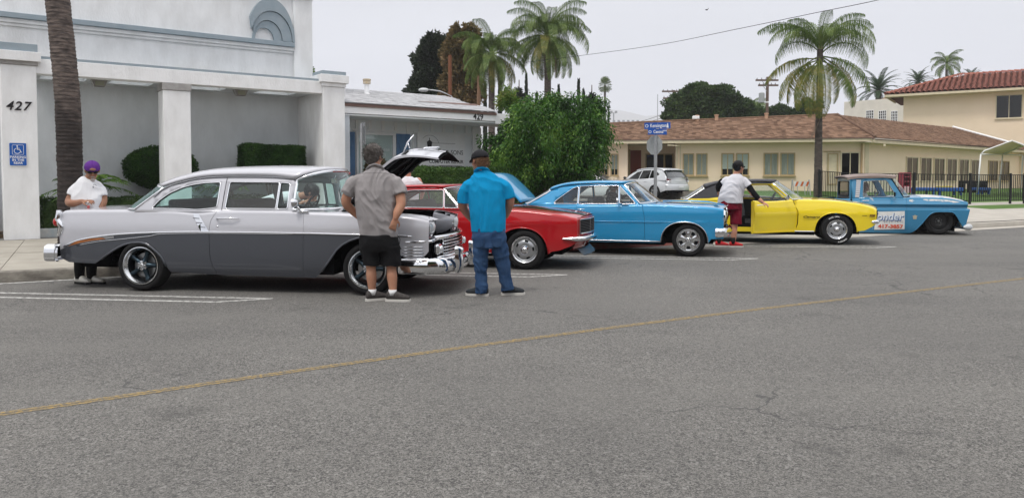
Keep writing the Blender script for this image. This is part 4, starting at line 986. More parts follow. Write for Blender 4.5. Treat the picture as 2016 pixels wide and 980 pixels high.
# metal insert between the two rear mouldings, with an orange reflection painted over it
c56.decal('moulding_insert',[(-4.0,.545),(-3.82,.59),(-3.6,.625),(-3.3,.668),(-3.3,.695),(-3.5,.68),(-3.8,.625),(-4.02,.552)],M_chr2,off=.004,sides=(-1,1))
c56.decal('painted_reflection',[(-3.98,.552),(-3.80,.598),(-3.60,.634),(-3.42,.655),(-3.46,.672),(-3.66,.655),(-3.86,.615)],mat('orange reflection paint',(.50,.17,.05),.3,.3,var=.6,vs=9,vcol=(.15,.06,.03)),off=.010,sides=(-1,1))
for a0 in ([(x,z) for x,z in bot if -3.51<x<-2.58],[(x,z) for x,z in bot if -.62<x<.47]): c56.lip([(x,z+.004) for x,z in a0],P_gra,.013,.002)
c56.strip('belt_moulding',[(-2.95,1.032),(-2.5,1.02),(-2.3,1.003),(-2.2,.997),(-2.1,1.006),(-1.9,1.03),(-1.4,1.034),(-.96,1.032),(-.90,1.034)],M_chr,.012,off=-.030)
b=[(-2.23,.985),(-2.15,.985),(-2.06,.86),(-1.99,.762),(-2.10,.762),(-2.14,.83)]
c56.decal('quarter_ornament',b,M_chr,off=.008,sides=(-1,1))
for k in range(3): 
    z=.93-.055*k; x=-2.185+.045*k; c56.strip('ornament_rib',[(x-.03,z),(x+.05,z-.004)],M_gap,.004,off=.011)
# door handle, lock, mirror
for sd in (-1,1):
    y=sd*(.925)
    B().tube([(-1.90,y-sd*.02,.925),(-1.88,y+sd*.022,.932),(-1.70,y+sd*.026,.935),(-1.60,y+sd*.0,.930)],[.014,.012,.010,.006],8).obj('door_handle',M_chr,c56.r,smooth=True)
    B().sphere((-1.885,y-sd*.008,.83),.013,10,6).obj('door_lock',M_chr,c56.r,smooth=True)
    B().tube([(-.86,y-sd*.045,1.005),(-.82,y-sd*.035,1.012),(-.72,y-sd*.04,1.008)],.012,8,ell=2).tube([(-.81,y-sd*.04,1.01),(-.835,y+sd*.02,1.08)],.013,8).obj('mirror_stalk',M_chr,c56.r,smooth=True)
    B().lathe([(0,.055),(.03,.05),(.052,.02),(.058,-.01),(.0,-.012)],20,'x',o=(-.875,y+sd*.03,1.125)).obj('mirror',M_chr2,c56.r,smooth=50)
# greenhouse
outer=[(-3.03,1.00),(-3.03,1.035),(-2.89,1.15),(-2.76,1.26),(-2.68,1.315),(-2.49,1.375),(-2.37,1.405),(-2.2,1.435),(-1.86,1.452),(-1.3,1.448),(-.99,1.432),(-.935,1.41),(-.925,1.33),(-.955,1.22),(-.955,1.10),(-.93,1.04),(-.90,1.00)]
qw=rough_poly([(-2.80,1.046),(-2.72,1.145),(-2.60,1.235),(-2.44,1.308),(-2.30,1.345),(-2.15,1.366),(-1.935,1.376),(-1.93,1.060),(-2.05,1.044),(-2.2,1.030),(-2.35,1.040)],.03,3)
dw=rough_poly([(-1.82,1.048),(-1.812,1.378),(-1.155,1.374),(-1.155,1.046)],.025,3); vw=rough_poly([(-1.138,1.046),(-1.138,1.372),(-1.012,1.36),(-1.004,1.046)],.025,3)
c56.gh(outer,[qw,dw,vw],P_sil,.868,1.0,k1=.30,k2=.20,trim=M_chr,glassm=[G_car,glass('open window',(1,1,1),.0,.3,1.02),G_car],names=['quarter_window','door_window','vent_window'])
bpy.data.materials['open window'].node_tree.nodes['Glossy BSDF'].inputs[1].default_value=.5
rail=[(-2.70,1.315),(-2.49,1.378),(-2.2,1.437),(-1.86,1.454),(-1.3,1.450),(-.94,1.412)]
c56.roof(rail,[(-2.70,1.34),(-2.5,1.445),(-2.2,1.525),(-1.9,1.555),(-1.4,1.568),(-1.1,1.56),(-.94,1.535)],P_sil,bowf=.30,bowr=-.18,p=2.6)
c56.strip('drip_rail',[],M_gap) if False else None
for sd in (-1,1):
    B().tube([(x,sd*(c56.gy(z)+.012),z) for x,z in crv([(-2.80,1.19),(-2.68,1.30),(-2.49,1.372),(-2.2,1.43),(-1.86,1.449),(-1.3,1.445),(-.96,1.42)],5)],.009,6).obj('drip_rail',M_chr2,c56.r,smooth=True)
    B().tube([(-1.86,sd*(c56.gy(1.03)+.003),1.03),(-1.86,sd*(c56.gy(1.2)+.003),1.2),(-1.862,sd*(c56.gy(1.43)+.003),1.43)],.004,5).obj('door_gap',M_gap,c56.r)
yt,yb_=c56.gy(1.41),c56.gy(1.03)
c56.glass_sheet('windshield',(-.93,yt,1.405,-.64,1.525),(-.925,yb_+.01,1.035,-.42,1.045),G_car,q=2.6,n=14,bul=.0,trim=M_chr,tr=.018)
c56.glass_sheet('rear_window',(-2.70,c56.gy(1.3),1.30,-2.92,1.36),(-3.03,c56.gy(1.03),1.035,-3.32,1.045),G_car,q=2.4,n=12,trim=M_chr,tr=.014)
c56.seats([-2.55,-1.75],w=.62,zb=.58); c56.dash(-.98,1.06,w=.70)
bx('package_shelf',M_int,c56.r,-3.2,-2.72,-.7,.7,.93,.97)
bx('inner_sill',M_int,c56.r,-2.8,-.95,-.84,-.80,.6,1.03); bx('inner_sill',M_int,c56.r,-2.8,-.95,.80,.84,.6,1.03)
B().tube([(-.70,0,1.47),(-.72,0,1.42)],.006,5).box(-.74,-.72,-.11,.11,1.36,1.42).obj('rear_view_mirror',M_chr2,c56.r)
# wipers
for yy in (-.42,.1): B().tube([(-.50+.0*yy,yy,1.07),(-.47,yy+.40,1.10)],.007,5).obj('wiper',M_chr2,c56.r)
# headlights with hooded bezels
for sd in (-1,1):
    hx,hy,hz=.752,sd*.70,.825
    b=B().lathe([(.118,-.06),(.120,.0),(.104,.022),(.092,.006)],32,'x',o=(hx,hy,hz)); b.obj('headlight_bezel',M_chr,c56.r,smooth=50)
    b=B().lathe([(.0,.060),(.04,.055),(.075,.036),(.094,.012)],28,'x',o=(hx+.012,hy,hz)); b.obj('headlight',M_lens,c56.r,smooth=True)
    # hooded fender nose: sweeps from shoulder round the lamp
    P=[]
    for i in range(21):
        a=2*PI*i/20; ca,sa=math.cos(a),math.sin(a)
        row=[]
        for t,(xx,sc) in enumerate(((.50,1.62),(.62,1.45),(.70,1.28),(.765+.045*max(0,sa),1.12),(.76+.045*max(0,sa),.99))):
            rad=.118*sc; yy=hy+rad*ca*(1.05 if t<3 else 1); zz=hz+rad*sa*(.86 if sa>0 else 1.15 if t<3 else 1.0)
            zz=min(zz,c56.ft(min(xx,.8))+.012); yy=(min(yy*sd,c56.fw(min(xx,.8))-.004))*sd
            row.append((xx,yy,zz))
        P.append(row)
    B().grid(P).obj('headlight_hood',P_sil,c56.r,smooth=60)
# nose panels below the lamps down to the grille
for sd in (-1,1):
    P=[[(.775-.10*(1-t)+.0,sd*(.86-.30*u),.50+.26*t) for u in np.linspace(0,1,5)] for t in np.linspace(0,1,6)]
    B().grid(P).obj('nose_panel',P_sil,c56.r,smooth=True)
# grille: chrome surround and mesh; wraps to side vents
def gx(y): return .965-.14*(abs(y)/.86)**2.2
gs=B()
ys=np.linspace(-.80,.80,25)
gs.tube([(gx(y)-.02,y,.70-.0*abs(y)) for y in ys],.030,8); gs.tube([(gx(y)+.005,y,.455) for y in ys],.028,8)
gs.obj('grille_surround',M_chr,c56.r,smooth=50)
for j in range(5):
    z=.495+.038*j; B().tube([(gx(y)-.004-.0*j,y,z) for y in np.linspace(-.60,.60,19)],.0085,6).obj('grille_bar',M_chr,c56.r,smooth=True)
gb=B()
for i in range(23):
    y=-.58+i*1.16/22; gb.box(gx(y)-.02,gx(y)-.004,y-.005,y+.005,.48,.67)
o=gb.obj('grille_uprights',M_chr,c56.r,rec=False); o['kind']='stuff'
bx('grille_backing',M_und,c56.r,.78,.82,-.72,.72,.42,.70)
for sd in (-1,1):
    b=B(); b.box(.83,.90,sd*.74-.09,sd*.74+.09,.50,.63); b.obj('parking_lamp_housing',M_chr,c56.r,bev=.03,rec=False)
    b=B().sphere((.905,sd*.72,.565),.045,12,8,(.5,1.2,1)); b.obj('parking_lamp',M_lens,c56.r,smooth=True)
    # ribbed side grille end
    for j in range(5): B().tube([(.46,sd*.895,.60-.036*j),(.60,sd*.893,.60-.036*j),(.72,sd*.875,.60-.036*j)],.009,6).obj('side_rib',M_chr,c56.r,smooth=True)
    P=[[(.44+.36*t,sd*(.90-.035*t),z) for t in np.linspace(0,1,5)] for z in (.42,.53,.64)]; B().grid(P).obj('side_grille',M_und,c56.r)
    b=B().tube([(.50,sd*.89,.655),(.70,sd*.875,.66),(.80,sd*.84,.665),(.86,sd*.74,.69)],.020,8); b.obj('grille_surround_end',M_chr,c56.r,smooth=True)
# bumper: swept C-section with two guards
P=[]
for y in np.linspace(-.93,.93,31):
    a=abs(y); x=1.06-.10*(a/.9)**2-(.26*max(0,(a-.80)/.13)**1.5); sc=1-(.12*max(0,(a-.8)/.13))
    P.append([(x-.07,y,.265),(x-.012,y,.272),(x+.020,y,.32),(x+.016,y,.375),(x-.008,y,.435),(x-.05,y,.465),(x-.09,y,.46)])
B().grid(P).obj('bumper',M_chr,c56.r,smooth=70)
for sd in (-1,1):
    P=[]
    for y0 in np.linspace(0,1,7):
        yy=sd*.93; xx=.78-.36*y0; P.append([(xx,yy*.995,.272),(xx,yy+sd*.012,.32),(xx,yy+sd*.008,.38),(xx,yy-sd*.01,.44),(xx,yy-sd*.05,.465)])
    B().grid(P).obj('bumper_end',M_chr,c56.r,smooth=70)
    g=B()
    gp=[]
    for t in np.linspace(0,1,21):
        z=.25+.33*t; k_=1/(1+math.exp(-(t-.80)*30)); bul=.085*math.sin(PI*min(t*.85+.15,1))**.7+.05*k_-.05*max(0,(t-.93)/.07)**2; wd=.055+.02*math.sin(PI*t)+.02*k_-.03*max(0,(t-.93)/.07)**2
        gp.append([(1.03,sd*.46-wd,z),(1.03+bul*.8,sd*.46-wd*.9,z),(1.04+bul,sd*.46-wd*.4,z),(1.045+bul,sd*.46,z),(1.04+bul,sd*.46+wd*.4,z),(1.03+bul*.8,sd*.46+wd*.9,z),(1.03,sd*.46+wd,z)])
    g.grid(gp); g.poly(gp[-1]); g.poly(gp[0]); g.obj('bumper_guard',M_chr,c56.r,smooth=50)
    # inner grey bridge behind guard
bx('gravel_pan',P_gra,c56.r,.70,.98,-.62,.62,.40,.44)
# rear bumper, end wrap, tail lights
P=[]
for y in np.linspace(-.93,.93,31):
    a=abs(y); x=-4.34+.10*(a/.9)**2+(.14*max(0,(a-.80)/.13)**1.5)
    P.append([(x+.08,y,.36),(x+.012,y,.365),(x-.018,y,.42),(x-.012,y,.50),(x+.01,y,.56),(x+.06,y,.58)])
B().grid(P).obj('rear_bumper',M_chr,c56.r,smooth=70)
for sd in (-1,1):
    P=[]
    for t in np.linspace(0,1,6):
        xx=-4.25+.18*t; yy=sd*(.925-.015*t); P.append([(xx,yy-sd*.04,.36),(xx,yy,.375),(xx,yy+sd*.014,.42),(xx,yy+sd*.010,.50),(xx,yy-sd*.002,.555),(xx,yy-sd*.06,.58)])
    B().grid(P).obj('rear_bumper_end',M_chr,c56.r,smooth=70)
    tb_=B(); tl=[]
    for t in np.linspace(0,1,12):
        z=.68+.335*t; x=-4.135+ .055*math.sin(PI*(1-t)*1.0)*(1 if t<.6 else .4)-.03*math.sin(PI*t)**2*(t>.4); r_=.030+.018*math.sin(PI*t)
        tl.append([(x-.0+r_*.9*math.cos(a),sd*(.79)+r_*1.3*math.sin(a),z) for a in np.linspace(0,2*PI,11)[:-1]])
    tb_.grid(tl,closev=True).obj('tail_light_housing',M_chr,c56.r,smooth=True)
    B().sphere((-4.175,sd*.80,.86),.045,12,8,(.8,.8,1.2)).obj('tail_light',M_red,c56.r,smooth=True)
# hood, raised: hinge at cowl, nose curls down; pale outside, dark ribbed underside, red reflection painted as a panel
hr=empty('hood',(-.42,0,1.02),0,parent=c56.r); hr.rotation_euler=(0,R(-41),0)
P=[];U=[]
for x in np.linspace(0,1.38,24):
    zx=.0+.05*math.sin(PI*min(x/1.34,1))-(.33*max(0,(x-.92)/.46)**1.6); wd=.66-.05*max(0,(x-.92)/.46)
    row=[(x+(.05*(1-(u)**2) if x>1 else 0),wd*u,zx+.075*(1-abs(u)**2.2)+.028*math.exp(-(u/.12)**2)) for u in np.linspace(-1,1,17)]
    P.append([(row[0][0],row[0][1],row[0][2]-.03)]+row+[(row[-1][0],row[-1][1],row[-1][2]-.03)])
    U.append([(a,b_,c-.035) for a,b_,c in row])
B().grid(P,flip=True).obj('hood_skin',P_sil,hr,smooth=60,rec=False); B().grid(U).obj('hood_underside',M_und,hr,smooth=True,rec=False)
for a0,b0 in (((.08,-.55),(1.1,-.10)),((.08,.55),(1.1,.10)),((.1,-.6),(1.15,-.58)),((.1,.6),(1.15,.58)),((.15,0),(.6,0))):
    B().tube([(a0[0],a0[1],-.0),((a0[0]+b0[0])/2,(a0[1]+b0[1])/2,.015),(b0[0],b0[1],-.01)],.018,6).obj('hood_brace',M_int,hr,smooth=True)
bx('hood_reflection',mat('painted red reflection',(.20,.035,.05),.5),hr,.25,.62,-.48,-.14,-.03,-.012)  # maroon slab colours a red reflection onto the dark underside
B().tube([(.98,0,.14),(1.12,0,.20),(1.24,0,.215)],[.012,.016,.008],8,ell=.6).tube([(1.08,0,.12),(1.11,0,.19)],.008,6).obj('hood_ornament',M_chr,hr,smooth=True)
B().tube([(1.30,-.45,-.10),(1.38,0,-.13),(1.30,.45,-.10)],.016,8).obj('hood_lip',M_chr,hr,smooth=True)
for sd in (-1,1): B().tube([(-.30,sd*.64,.98),(-.10,sd*.64,1.13),(-.02,sd*.64,1.25)],.014,6).obj('hood_hinge',M_und,c56.r)
for x,fl in ((.03,0),(-2.93,0)):
    put_wheel(c56.r,x,-.80,.325,'torq',.325,.235,.22); put_wheel(c56.r,x,.80,.325,'torq',.325,.235,.22,flip=True)
B().tube([(-2.4,-.5,.22),(-2.25,-.6,.20),(-2.1,-.62,.22)],.02,8).obj('exhaust',M_chr2,c56.r)
# ---------------------------------------------------------------- red sixties coupe
P_red=paint('red paint',(.42,.008,.012),.0,.28); P_blk=paint('black stripe paint',(.012,.012,.014),0,.3)
cr=Car('parked_car',car_loc((.20,11.85),-12,.88),R(-12),'red sixties coupe with black hood stripe behind the man in the blue shirt','car',.90)
A=arch(-.045,.25,.415,.405,.24,16,2.2); Ar=arch(-2.76,.27,.40,.34,.24,14,2.2)
cr.body(top=[(-3.72,.84),(-3.5,.89),(-3.1,.93),(-2.7,.965),(-2.4,.968),(-2.1,.955),(-1.85,.950),(-1.1,.948),(-.9,.955),(-.55,.952),(-.23,.945),(.0,.932),(.22,.912),(.54,.872),(.77,.825),(.82,.805)],
 bot=inc([(-3.72,.42),(-3.3,.33)]+Ar+[(-2.2,.235),(-.7,.235)]+A+[(.42,.29),(.55,.315),(.72,.38),(.82,.44)]),
 wid=[(-3.72,.80),(-3.4,.86),(-2.8,.905),(-2,.885),(-1,.885),(-.4,.90),(.1,.905),(.5,.895),(.75,.865),(.82,.845)],
 prof=[(.2,.06),(.3,.03),(.45,.015),(.58,.012),(.66,.008),(.73,.0),(.80,.012),(.88,.035),(.97,.07)],r=.05,crown=lambda x:.035,bow=[(-3.8,-.12),(-3.4,-.03),(-3,0),(.3,0),(.82,.15)])
sR=[(.2,-2.12),(.95,-2.08)]; sF=[(.2,-.86),(.6,-.84),(.95,-.90)]
cr.panel('quarter_panel',-3.72,-2.1,P_red,None,[(z,x) for z,x in sR],flL=False); cr.panel('door',-2.1,-.86,P_red,sR,sF); cr.panel('fender',-.86,.82,P_red,sF,None,flR=False)
cr.top('trunk_lid',-3.70,-2.95,P_red); cr.top('cowl',-1.15,-.80,P_red); cr.top('fender_top',-.80,.81,P_red,0,.2,nq=3); cr.top('hood',-.79,.80,P_red,.205,1); cr.top('hood_stripe',-.78,.79,P_blk,.36,.74,nq=4,zoff=.003)
cr.cap('rear_panel',-3.715,P_red,front=False); cr.cap('front_panel',.815,P_red,front=True)
cr.chassis(-2.74,0,-3.5,.55,.2,.6)
# grille, hidden lamp doors
def capx(y,x0,bow,hw): return x0+bow*(1-(abs(y)/hw)**2)
P=[[(capx(y,.822,.15,.845)+.004,y,z) for y in np.linspace(-.76,.76,25)] for z in (.575,.68,.785)]
B().grid(P).obj('grille_opening',M_und,cr.r,rec=False)
for j in range(8): z=.595+.025*j; B().tube([(capx(y,.826,.15,.845)+.004,y,z) for y in np.linspace(-.74,.74,25)],.006,5).obj('grille_bar',M_int,cr.r)
fr=[(capx(y,.828,.15,.845),y,.79) for y in np.linspace(-.77,.77,25)]+[(capx(y,.828,.15,.845),y,.572) for y in np.linspace(.77,-.77,25)]
B().tube(fr,.008,6,closed=True).obj('grille_trim',M_chr2,cr.r)
for y in (-.30,.30): B().tube([(capx(y,.83,.15,.845),y,.58),(capx(y,.83,.15,.845),y,.785)],.006,5).obj('grille_divider',M_chr2,cr.r)
def blade(car,name,xc,bow,hw,z0,z1,wrap,m=M_chr,sgn=1,th=.03,r_=.22,blunt=False):
    """blade bumper with rounded wrap round ends"""
    path=[]
    for y in np.linspace(-hw+.10,hw-.10,23): path.append((xc-sgn*bow*(abs(y)/hw)**2,y))
    def corner(sd):
        x0=xc-sgn*bow*((hw-.10)/hw)**2; return [(x0-sgn*.02,sd*(hw-.055)),(x0-sgn*.06,sd*(hw-.018)),(x0-sgn*.12,sd*hw),(x0-sgn*(.12+wrap*.5),sd*(hw+.004)),(x0-sgn*(.12+wrap),sd*(hw-.004))]
    path=corner(-1)[::-1]+path+corner(1)
    P=[]; n=len(path)
    for i,(x,y) in enumerate(path):
        a=path[max(i-1,0)]; c=path[min(i+1,n-1)]; t=Vector((c[0]-a[0],c[1]-a[1],0)).normalized(); nrm=Vector((t.y,-t.x,0))
        e_=1 if (1<i<n-2 or blunt) else (.75 if i in (1,n-2) else .3); zc=(z0+z1)/2; h=(z1-z0)/2*e_
        P.append([(x-nrm.x*th*1.4,y-nrm.y*th*1.4,zc-h*.98),(x-nrm.x*th*.2,y-nrm.y*th*.2,zc-h*.95),(x+nrm.x*th*.6,y+nrm.y*th*.6,zc-h*.45),(x+nrm.x*th*.8,y+nrm.y*th*.8,zc+h*.1),(x+nrm.x*th*.4,y+nrm.y*th*.4,zc+h*.7),(x-nrm.x*th*.4,y-nrm.y*th*.4,zc+h*.98),(x-nrm.x*th*1.4,y-nrm.y*th*1.4,zc+h)])
    return B().grid(P).obj(name,m,car.r,smooth=60)
blade(cr,'front_bumper',1.02,.13,.885,.455,.535,.20)
blade(cr,'rear_bumper',-3.88,.10,.885,.46,.55,.20,sgn=-1)
for sd in (-1,1): B().tube([(.90,sd*.30,.46),(.86,sd*.32,.36)],.014,6).obj('bumper_bracket',M_chr2,cr.r)
P=[[(.95-.10*(abs(y)/.8)**2+d,y,z) for y in np.linspace(-.72,.72,15)] for z,d in ((.33,-.06),(.27,.0),(.225,.045),(.24,.05))]; B().grid(P).obj('chin_spoiler',mat('chin spoiler',(.03,.045,.06),.35),cr.r,smooth=40)
B().grid([[(.95-.11*(abs(y)/.8)**2-d,y,z) for y in np.linspace(-.78,.78,15)] for z,d in ((.45,.05),(.33,.10))]).obj('valance',P_red,cr.r,smooth=True)
cr.strip('rocker_trim',[(-2.3,.31),(-1.5,.31),(-.55,.315)],M_chr2,.010); cr.strip('rocker_trim',[(-2.3,.245),(-1.5,.245),(-.55,.25)],M_chr2,.007)
cr.lip([(x,z+.004) for x,z in A],P_red,.010); cr.lip([(x,z+.004) for x,z in Ar],P_red,.010)
outer=[(-3.02,.93),(-3.02,.96),(-2.72,1.10),(-2.48,1.20),(-2.25,1.255),(-1.9,1.275),(-1.5,1.278),(-1.38,1.268),(-1.24,1.14),(-1.05,.965),(-1.05,.93)]
qw=rough_poly([(-2.56,.965),(-2.50,1.06),(-2.30,1.17),(-2.12,1.215),(-2.115,.962)],.03); dw=rough_poly([(-2.10,.962),(-2.10,1.22),(-1.85,1.238),(-1.375,1.240),(-1.340,.958)],.02); vw=rough_poly([(-1.32,.958),(-1.352,1.225),(-1.10,.972),(-1.095,.958)],.012)
G_op=bpy.data.materials['open window']
cr.gh(outer,[qw,dw,vw],P_red,.85,.94,.46,.05,trim=M_chr2,trim_r=.007,glassm=[G_op,G_op,G_clear],names=['quarter_window','door_window','vent_window'])
cr.roof([(-2.72,1.11),(-2.48,1.205),(-2.25,1.258),(-1.9,1.278),(-1.5,1.281),(-1.38,1.270)],[(-2.72,1.17),(-2.5,1.24),(-2.2,1.295),(-1.8,1.315),(-1.38,1.305)],P_red,bowf=.16,bowr=-.05,p=2.6)
cr.glass_sheet('windshield',(-1.375,cr.gy(1.26),1.262,-1.22,1.298),(-1.05,cr.gy(.95),.955,-.78,.965),G_clear,q=2.4,trim=M_chr2,tr=.012); cr.glass_sheet('rear_window',(-2.70,cr.gy(1.1),1.11,-2.76,1.165),(-3.02,cr.gy(.96),.955,-3.16,.97),G_clear,q=2.4,trim=M_chr2,tr=.010)
cr.seats([-2.6,-1.85],w=.58,zb=.50); cr.dash(-1.12,.97)
bx('inner_sill',M_int,cr.r,-2.6,-1.05,-.82,-.78,.5,.95); bx('inner_sill',M_int,cr.r,-2.6,-1.05,.78,.82,.5,.95)
for sd in (-1,1):
    B().tube([(-2.03,sd*.88,.86),(-2.0,sd*.905,.865),(-1.88,sd*.905,.865)],.009,6).obj('door_handle',M_chr,cr.r); 
for x in (0,-2.745):
    put_wheel(cr.r,x,-.79,.315,'rally',.315,.205,.21); put_wheel(cr.r,x,.79,.315,'rally',.315,.205,.21,flip=True)
# ---------------------------------------------------------------- blue hardtop
P_blu=paint('metallic blue paint',(.025,.27,.52),.12,.30)
nv=Car('parked_car',car_loc((3.23,13.86),-17,.86),R(-17),'bright blue sixties hardtop coupe with polished five spoke wheels and open trunk','car',.89)
A=arch(-.075,.25,.425,.385,.245,16,2.3); Ar=arch(-2.80,.27,.40,.30,.235,14,2.2)
nv.body(top=[(-3.88,.80),(-3.6,.865),(-3.3,.905),(-3.0,.925),(-2.6,.922),(-2.2,.925),(-2.0,.93),(-.95,.948),(-.8,.955),(-.5,.950),(-.05,.936),(.3,.918),(.5,.900),(.62,.882)],
 bot=inc([(-3.88,.45),(-3.3,.33)]+Ar+[(-2.2,.235),(-.7,.245)]+A+[(.40,.335),(.62,.345)]),
 wid=[(-3.88,.82),(-3.4,.87),(-2.8,.895),(-1.5,.895),(0,.895),(.4,.885),(.62,.865)],
 prof=[(.2,.05),(.3,.022),(.45,.014),(.60,.012),(.618,.002),(.635,-.002),(.65,.012),(.80,.012),(.90,.035),(.98,.06)],r=.045,crown=lambda x:.035,bow=[(-4,-.06),(-3.4,0),(.2,0),(.62,.045)])
sR=[(.24,-2.12),(.61,-2.125),(.81,-2.115),(.93,-2.07)]; sF=[(.26,-.795),(.69,-.797),(.94,-.848)]
nv.panel('quarter_panel',-3.88,-2.1,P_blu,None,sR,flL=False); nv.panel('door',-2.1,-.80,P_blu,sR,sF); nv.panel('fender',-.80,.62,P_blu,sF,None,flR=False)
nv.top('rear_deck',-3.28,-3.05,P_blu); nv.top('quarter_top',-3.87,-3.28,P_blu,0,.18,nq=3); nv.top('cowl',-.98,-.62,P_blu); nv.top('fender_top',-.62,.61,P_blu,0,.16,nq=3); nv.top('hood',-.61,.60,P_blu,.165,1); 
nv.cap('rear_panel',-3.875,P_blu,front=False); nv.cap('front_panel',.595,M_und,front=True)
nv.chassis(-2.79,0,-3.7,.42,.2,.6)
# hood centre wind split
B().tube([(-.55,0,1.0),(0,0,1.0),(.3,0,.985),(.6,0,.935)],[.012,.02,.02,.012],8,ell=.5).obj('hood_ridge',P_blu,nv.r,smooth=True)
nv.top('hood_scoop_edge',-.45,.25,P_blk,.40,.62,nq=3,zoff=.006)
# trunk lid raised
tr=empty('trunk_lid',(-3.27,0,.955),0,parent=nv.r); tr.rotation_euler=(0,R(43),0)
P=[[(-x,.66*u,.02*math.sin(PI*x/.85)+.03*(1-u*u)-(.03*max(0,(x-.75)/.1)**2)) for u in np.linspace(-1,1,13)] for x in np.linspace(0,.85,14)]
o=B().grid(P).obj('lid_skin',P_blu,tr,smooth=60,rec=False); md=o.modifiers.new('s','SOLIDIFY'); md.thickness=.03
# trim
nv.lip([(x,z+.003) for x,z in A],M_chr2,.010,.006); nv.lip([(x,z+.003) for x,z in Ar],M_chr2,.010,.006)
nv.strip('rocker_trim',[(-2.38,.268),(-1.4,.268),(-.50,.272)],M_chr2,.013)
nv.strip('side_crease',[(-2.3,.628),(-1.4,.630),(-.4,.635),(-.1,.642)],P_blu,.008,off=.000)
outer=[(-3.05,.91),(-3.05,.940),(-2.86,1.06),(-2.66,1.185),(-2.52,1.245),(-2.35,1.29),(-2.1,1.318),(-1.65,1.333),(-1.3,1.336),(-1.21,1.325),(-1.05,1.16),(-.895,.98),(-.88,.91)]
qw=rough_poly([(-2.55,.952),(-2.50,1.015),(-2.34,1.135),(-2.19,1.245),(-2.085,1.275),(-2.078,.952)],.03); dw=rough_poly([(-2.058,.952),(-2.058,1.280),(-1.7,1.296),(-1.31,1.300),(-1.295,.958)],.015); vw=rough_poly([(-1.272,.960),(-1.285,1.285),(-1.02,1.02),(-.975,.962)],.012)
nv.gh(outer,[qw,dw,vw],P_blu,.845,.93,.43,.0,trim=M_chr,trim_r=.008,glassm=[G_clear,G_clear,G_clear],names=['quarter_window','door_window','vent_window'])
nv.roof([(-2.62,1.205),(-2.52,1.248),(-2.35,1.293),(-2.1,1.321),(-1.65,1.336),(-1.22,1.328)],[(-2.62,1.25),(-2.5,1.30),(-2.3,1.345),(-2.1,1.365),(-1.65,1.380),(-1.22,1.365)],P_blu,bowf=.10,bowr=-.05,p=2.6)
nv.glass_sheet('windshield',(-1.21,nv.gy(1.32),1.318,-1.08,1.355),(-.895,nv.gy(.97),.972,-.60,.99),G_clear,q=2.4,trim=M_chr,tr=.013); nv.glass_sheet('rear_window',(-2.64,nv.gy(1.19),1.19,-2.70,1.245),(-3.05,nv.gy(.94),.945,-3.20,.96),G_clear,q=2.4,trim=M_chr,tr=.014)
nv.seats([-2.62,-1.75],w=.58,zb=.50); nv.dash(-.98,.96)
bx('inner_sill',M_int,nv.r,-2.6,-.95,-.83,-.79,.5,.93); bx('inner_sill',M_int,nv.r,-2.6,-.95,.79,.83,.5,.93)
B().tube([(-1.13,0,1.33),(-1.13,0,1.29)],.005,5).box(-1.14,-1.12,-.10,.10,1.24,1.29).obj('rear_view_mirror',M_int,nv.r)
for sd in (-1,1):
    y=.895*sd
    B().tube([(-2.07,y-sd*.02,.845),(-2.05,y+sd*.02,.850),(-1.92,y+sd*.02,.853)],[.010,.010,.006],8).obj('door_handle',M_chr,nv.r,smooth=True)
    B().tube([(-1.26,y-sd*.045,.960),(-1.20,y-sd*.03,.953),(-1.10,y-sd*.035,.95)],.011,8,ell=1.6).tube([(-1.20,y-sd*.03,.955),(-1.28,y+sd*.03,.985)],.008,6).obj('mirror_stalk',M_chr,nv.r,smooth=True)
    B().lathe([(0,.035),(.03,.03),(.048,.01),(.052,-.008),(.0,-.010)],20,'x',o=(-1.30,y+sd*.04,1.02)).obj('mirror',M_chr,nv.r,smooth=50)
    # headlamp in chrome bezel at the fender end
    b=B(); P=[]
    for i in range(25):
        a=2*PI*i/24; P.append([(.60+.035*t-.05*t*(math.sin(a)<0)*abs(math.sin(a))*.4,sd*(.735)+(.125-.02*t)*math.cos(a),.715+(.165-.02*t)*math.sin(a)) for t in (0,1,1.3)])
    b.grid(P).obj('headlight_bezel',M_chr,nv.r,smooth=60)
    B().lathe([(0,.045),(.04,.040),(.075,.022),(.088,.0)],24,'x',o=(.615,sd*.735,.735)).obj('headlight',M_lens,nv.r,smooth=True)
P=[[(.565+.075*(1-(y/.86)**2)+.006,y,z) for y in np.linspace(-.60,.60,15)] for z in (.58,.84)]; B().grid(P).obj('grille_backing',M_und,nv.r)
for j in range(6): B().tube([(.565+.075*(1-(y/.86)**2)+.015,y,.60+.045*j) for y in np.linspace(-.60,.60,15)],.006,5).obj('grille_bar',M_chr2,nv.r)
B().tube([(.62+.05*(1-(y/.86)**2),y,.895+.03*(1-(y/.86)**2)) for y in np.linspace(-.84,.84,15)],.010,6).obj('hood_lip_trim',M_chr,nv.r)
blade(nv,'front_bumper',.73,.10,.895,.365,.54,.05,th=.035,blunt=True); blade(nv,'rear_bumper',-4.02,.08,.895,.42,.54,.2,sgn=-1,th=.04)
for yy in (-.45,.05): B().tube([(-.70,yy,.985),(-.72,yy+.36,1.02)],.006,5).obj('wiper',M_int,nv.r)
for x in (0,-2.79):
    put_wheel(nv.r,x,-.775,.305,'mag',.305,.205,.20); put_wheel(nv.r,x,.775,.305,'mag',.305,.205,.20,flip=True)
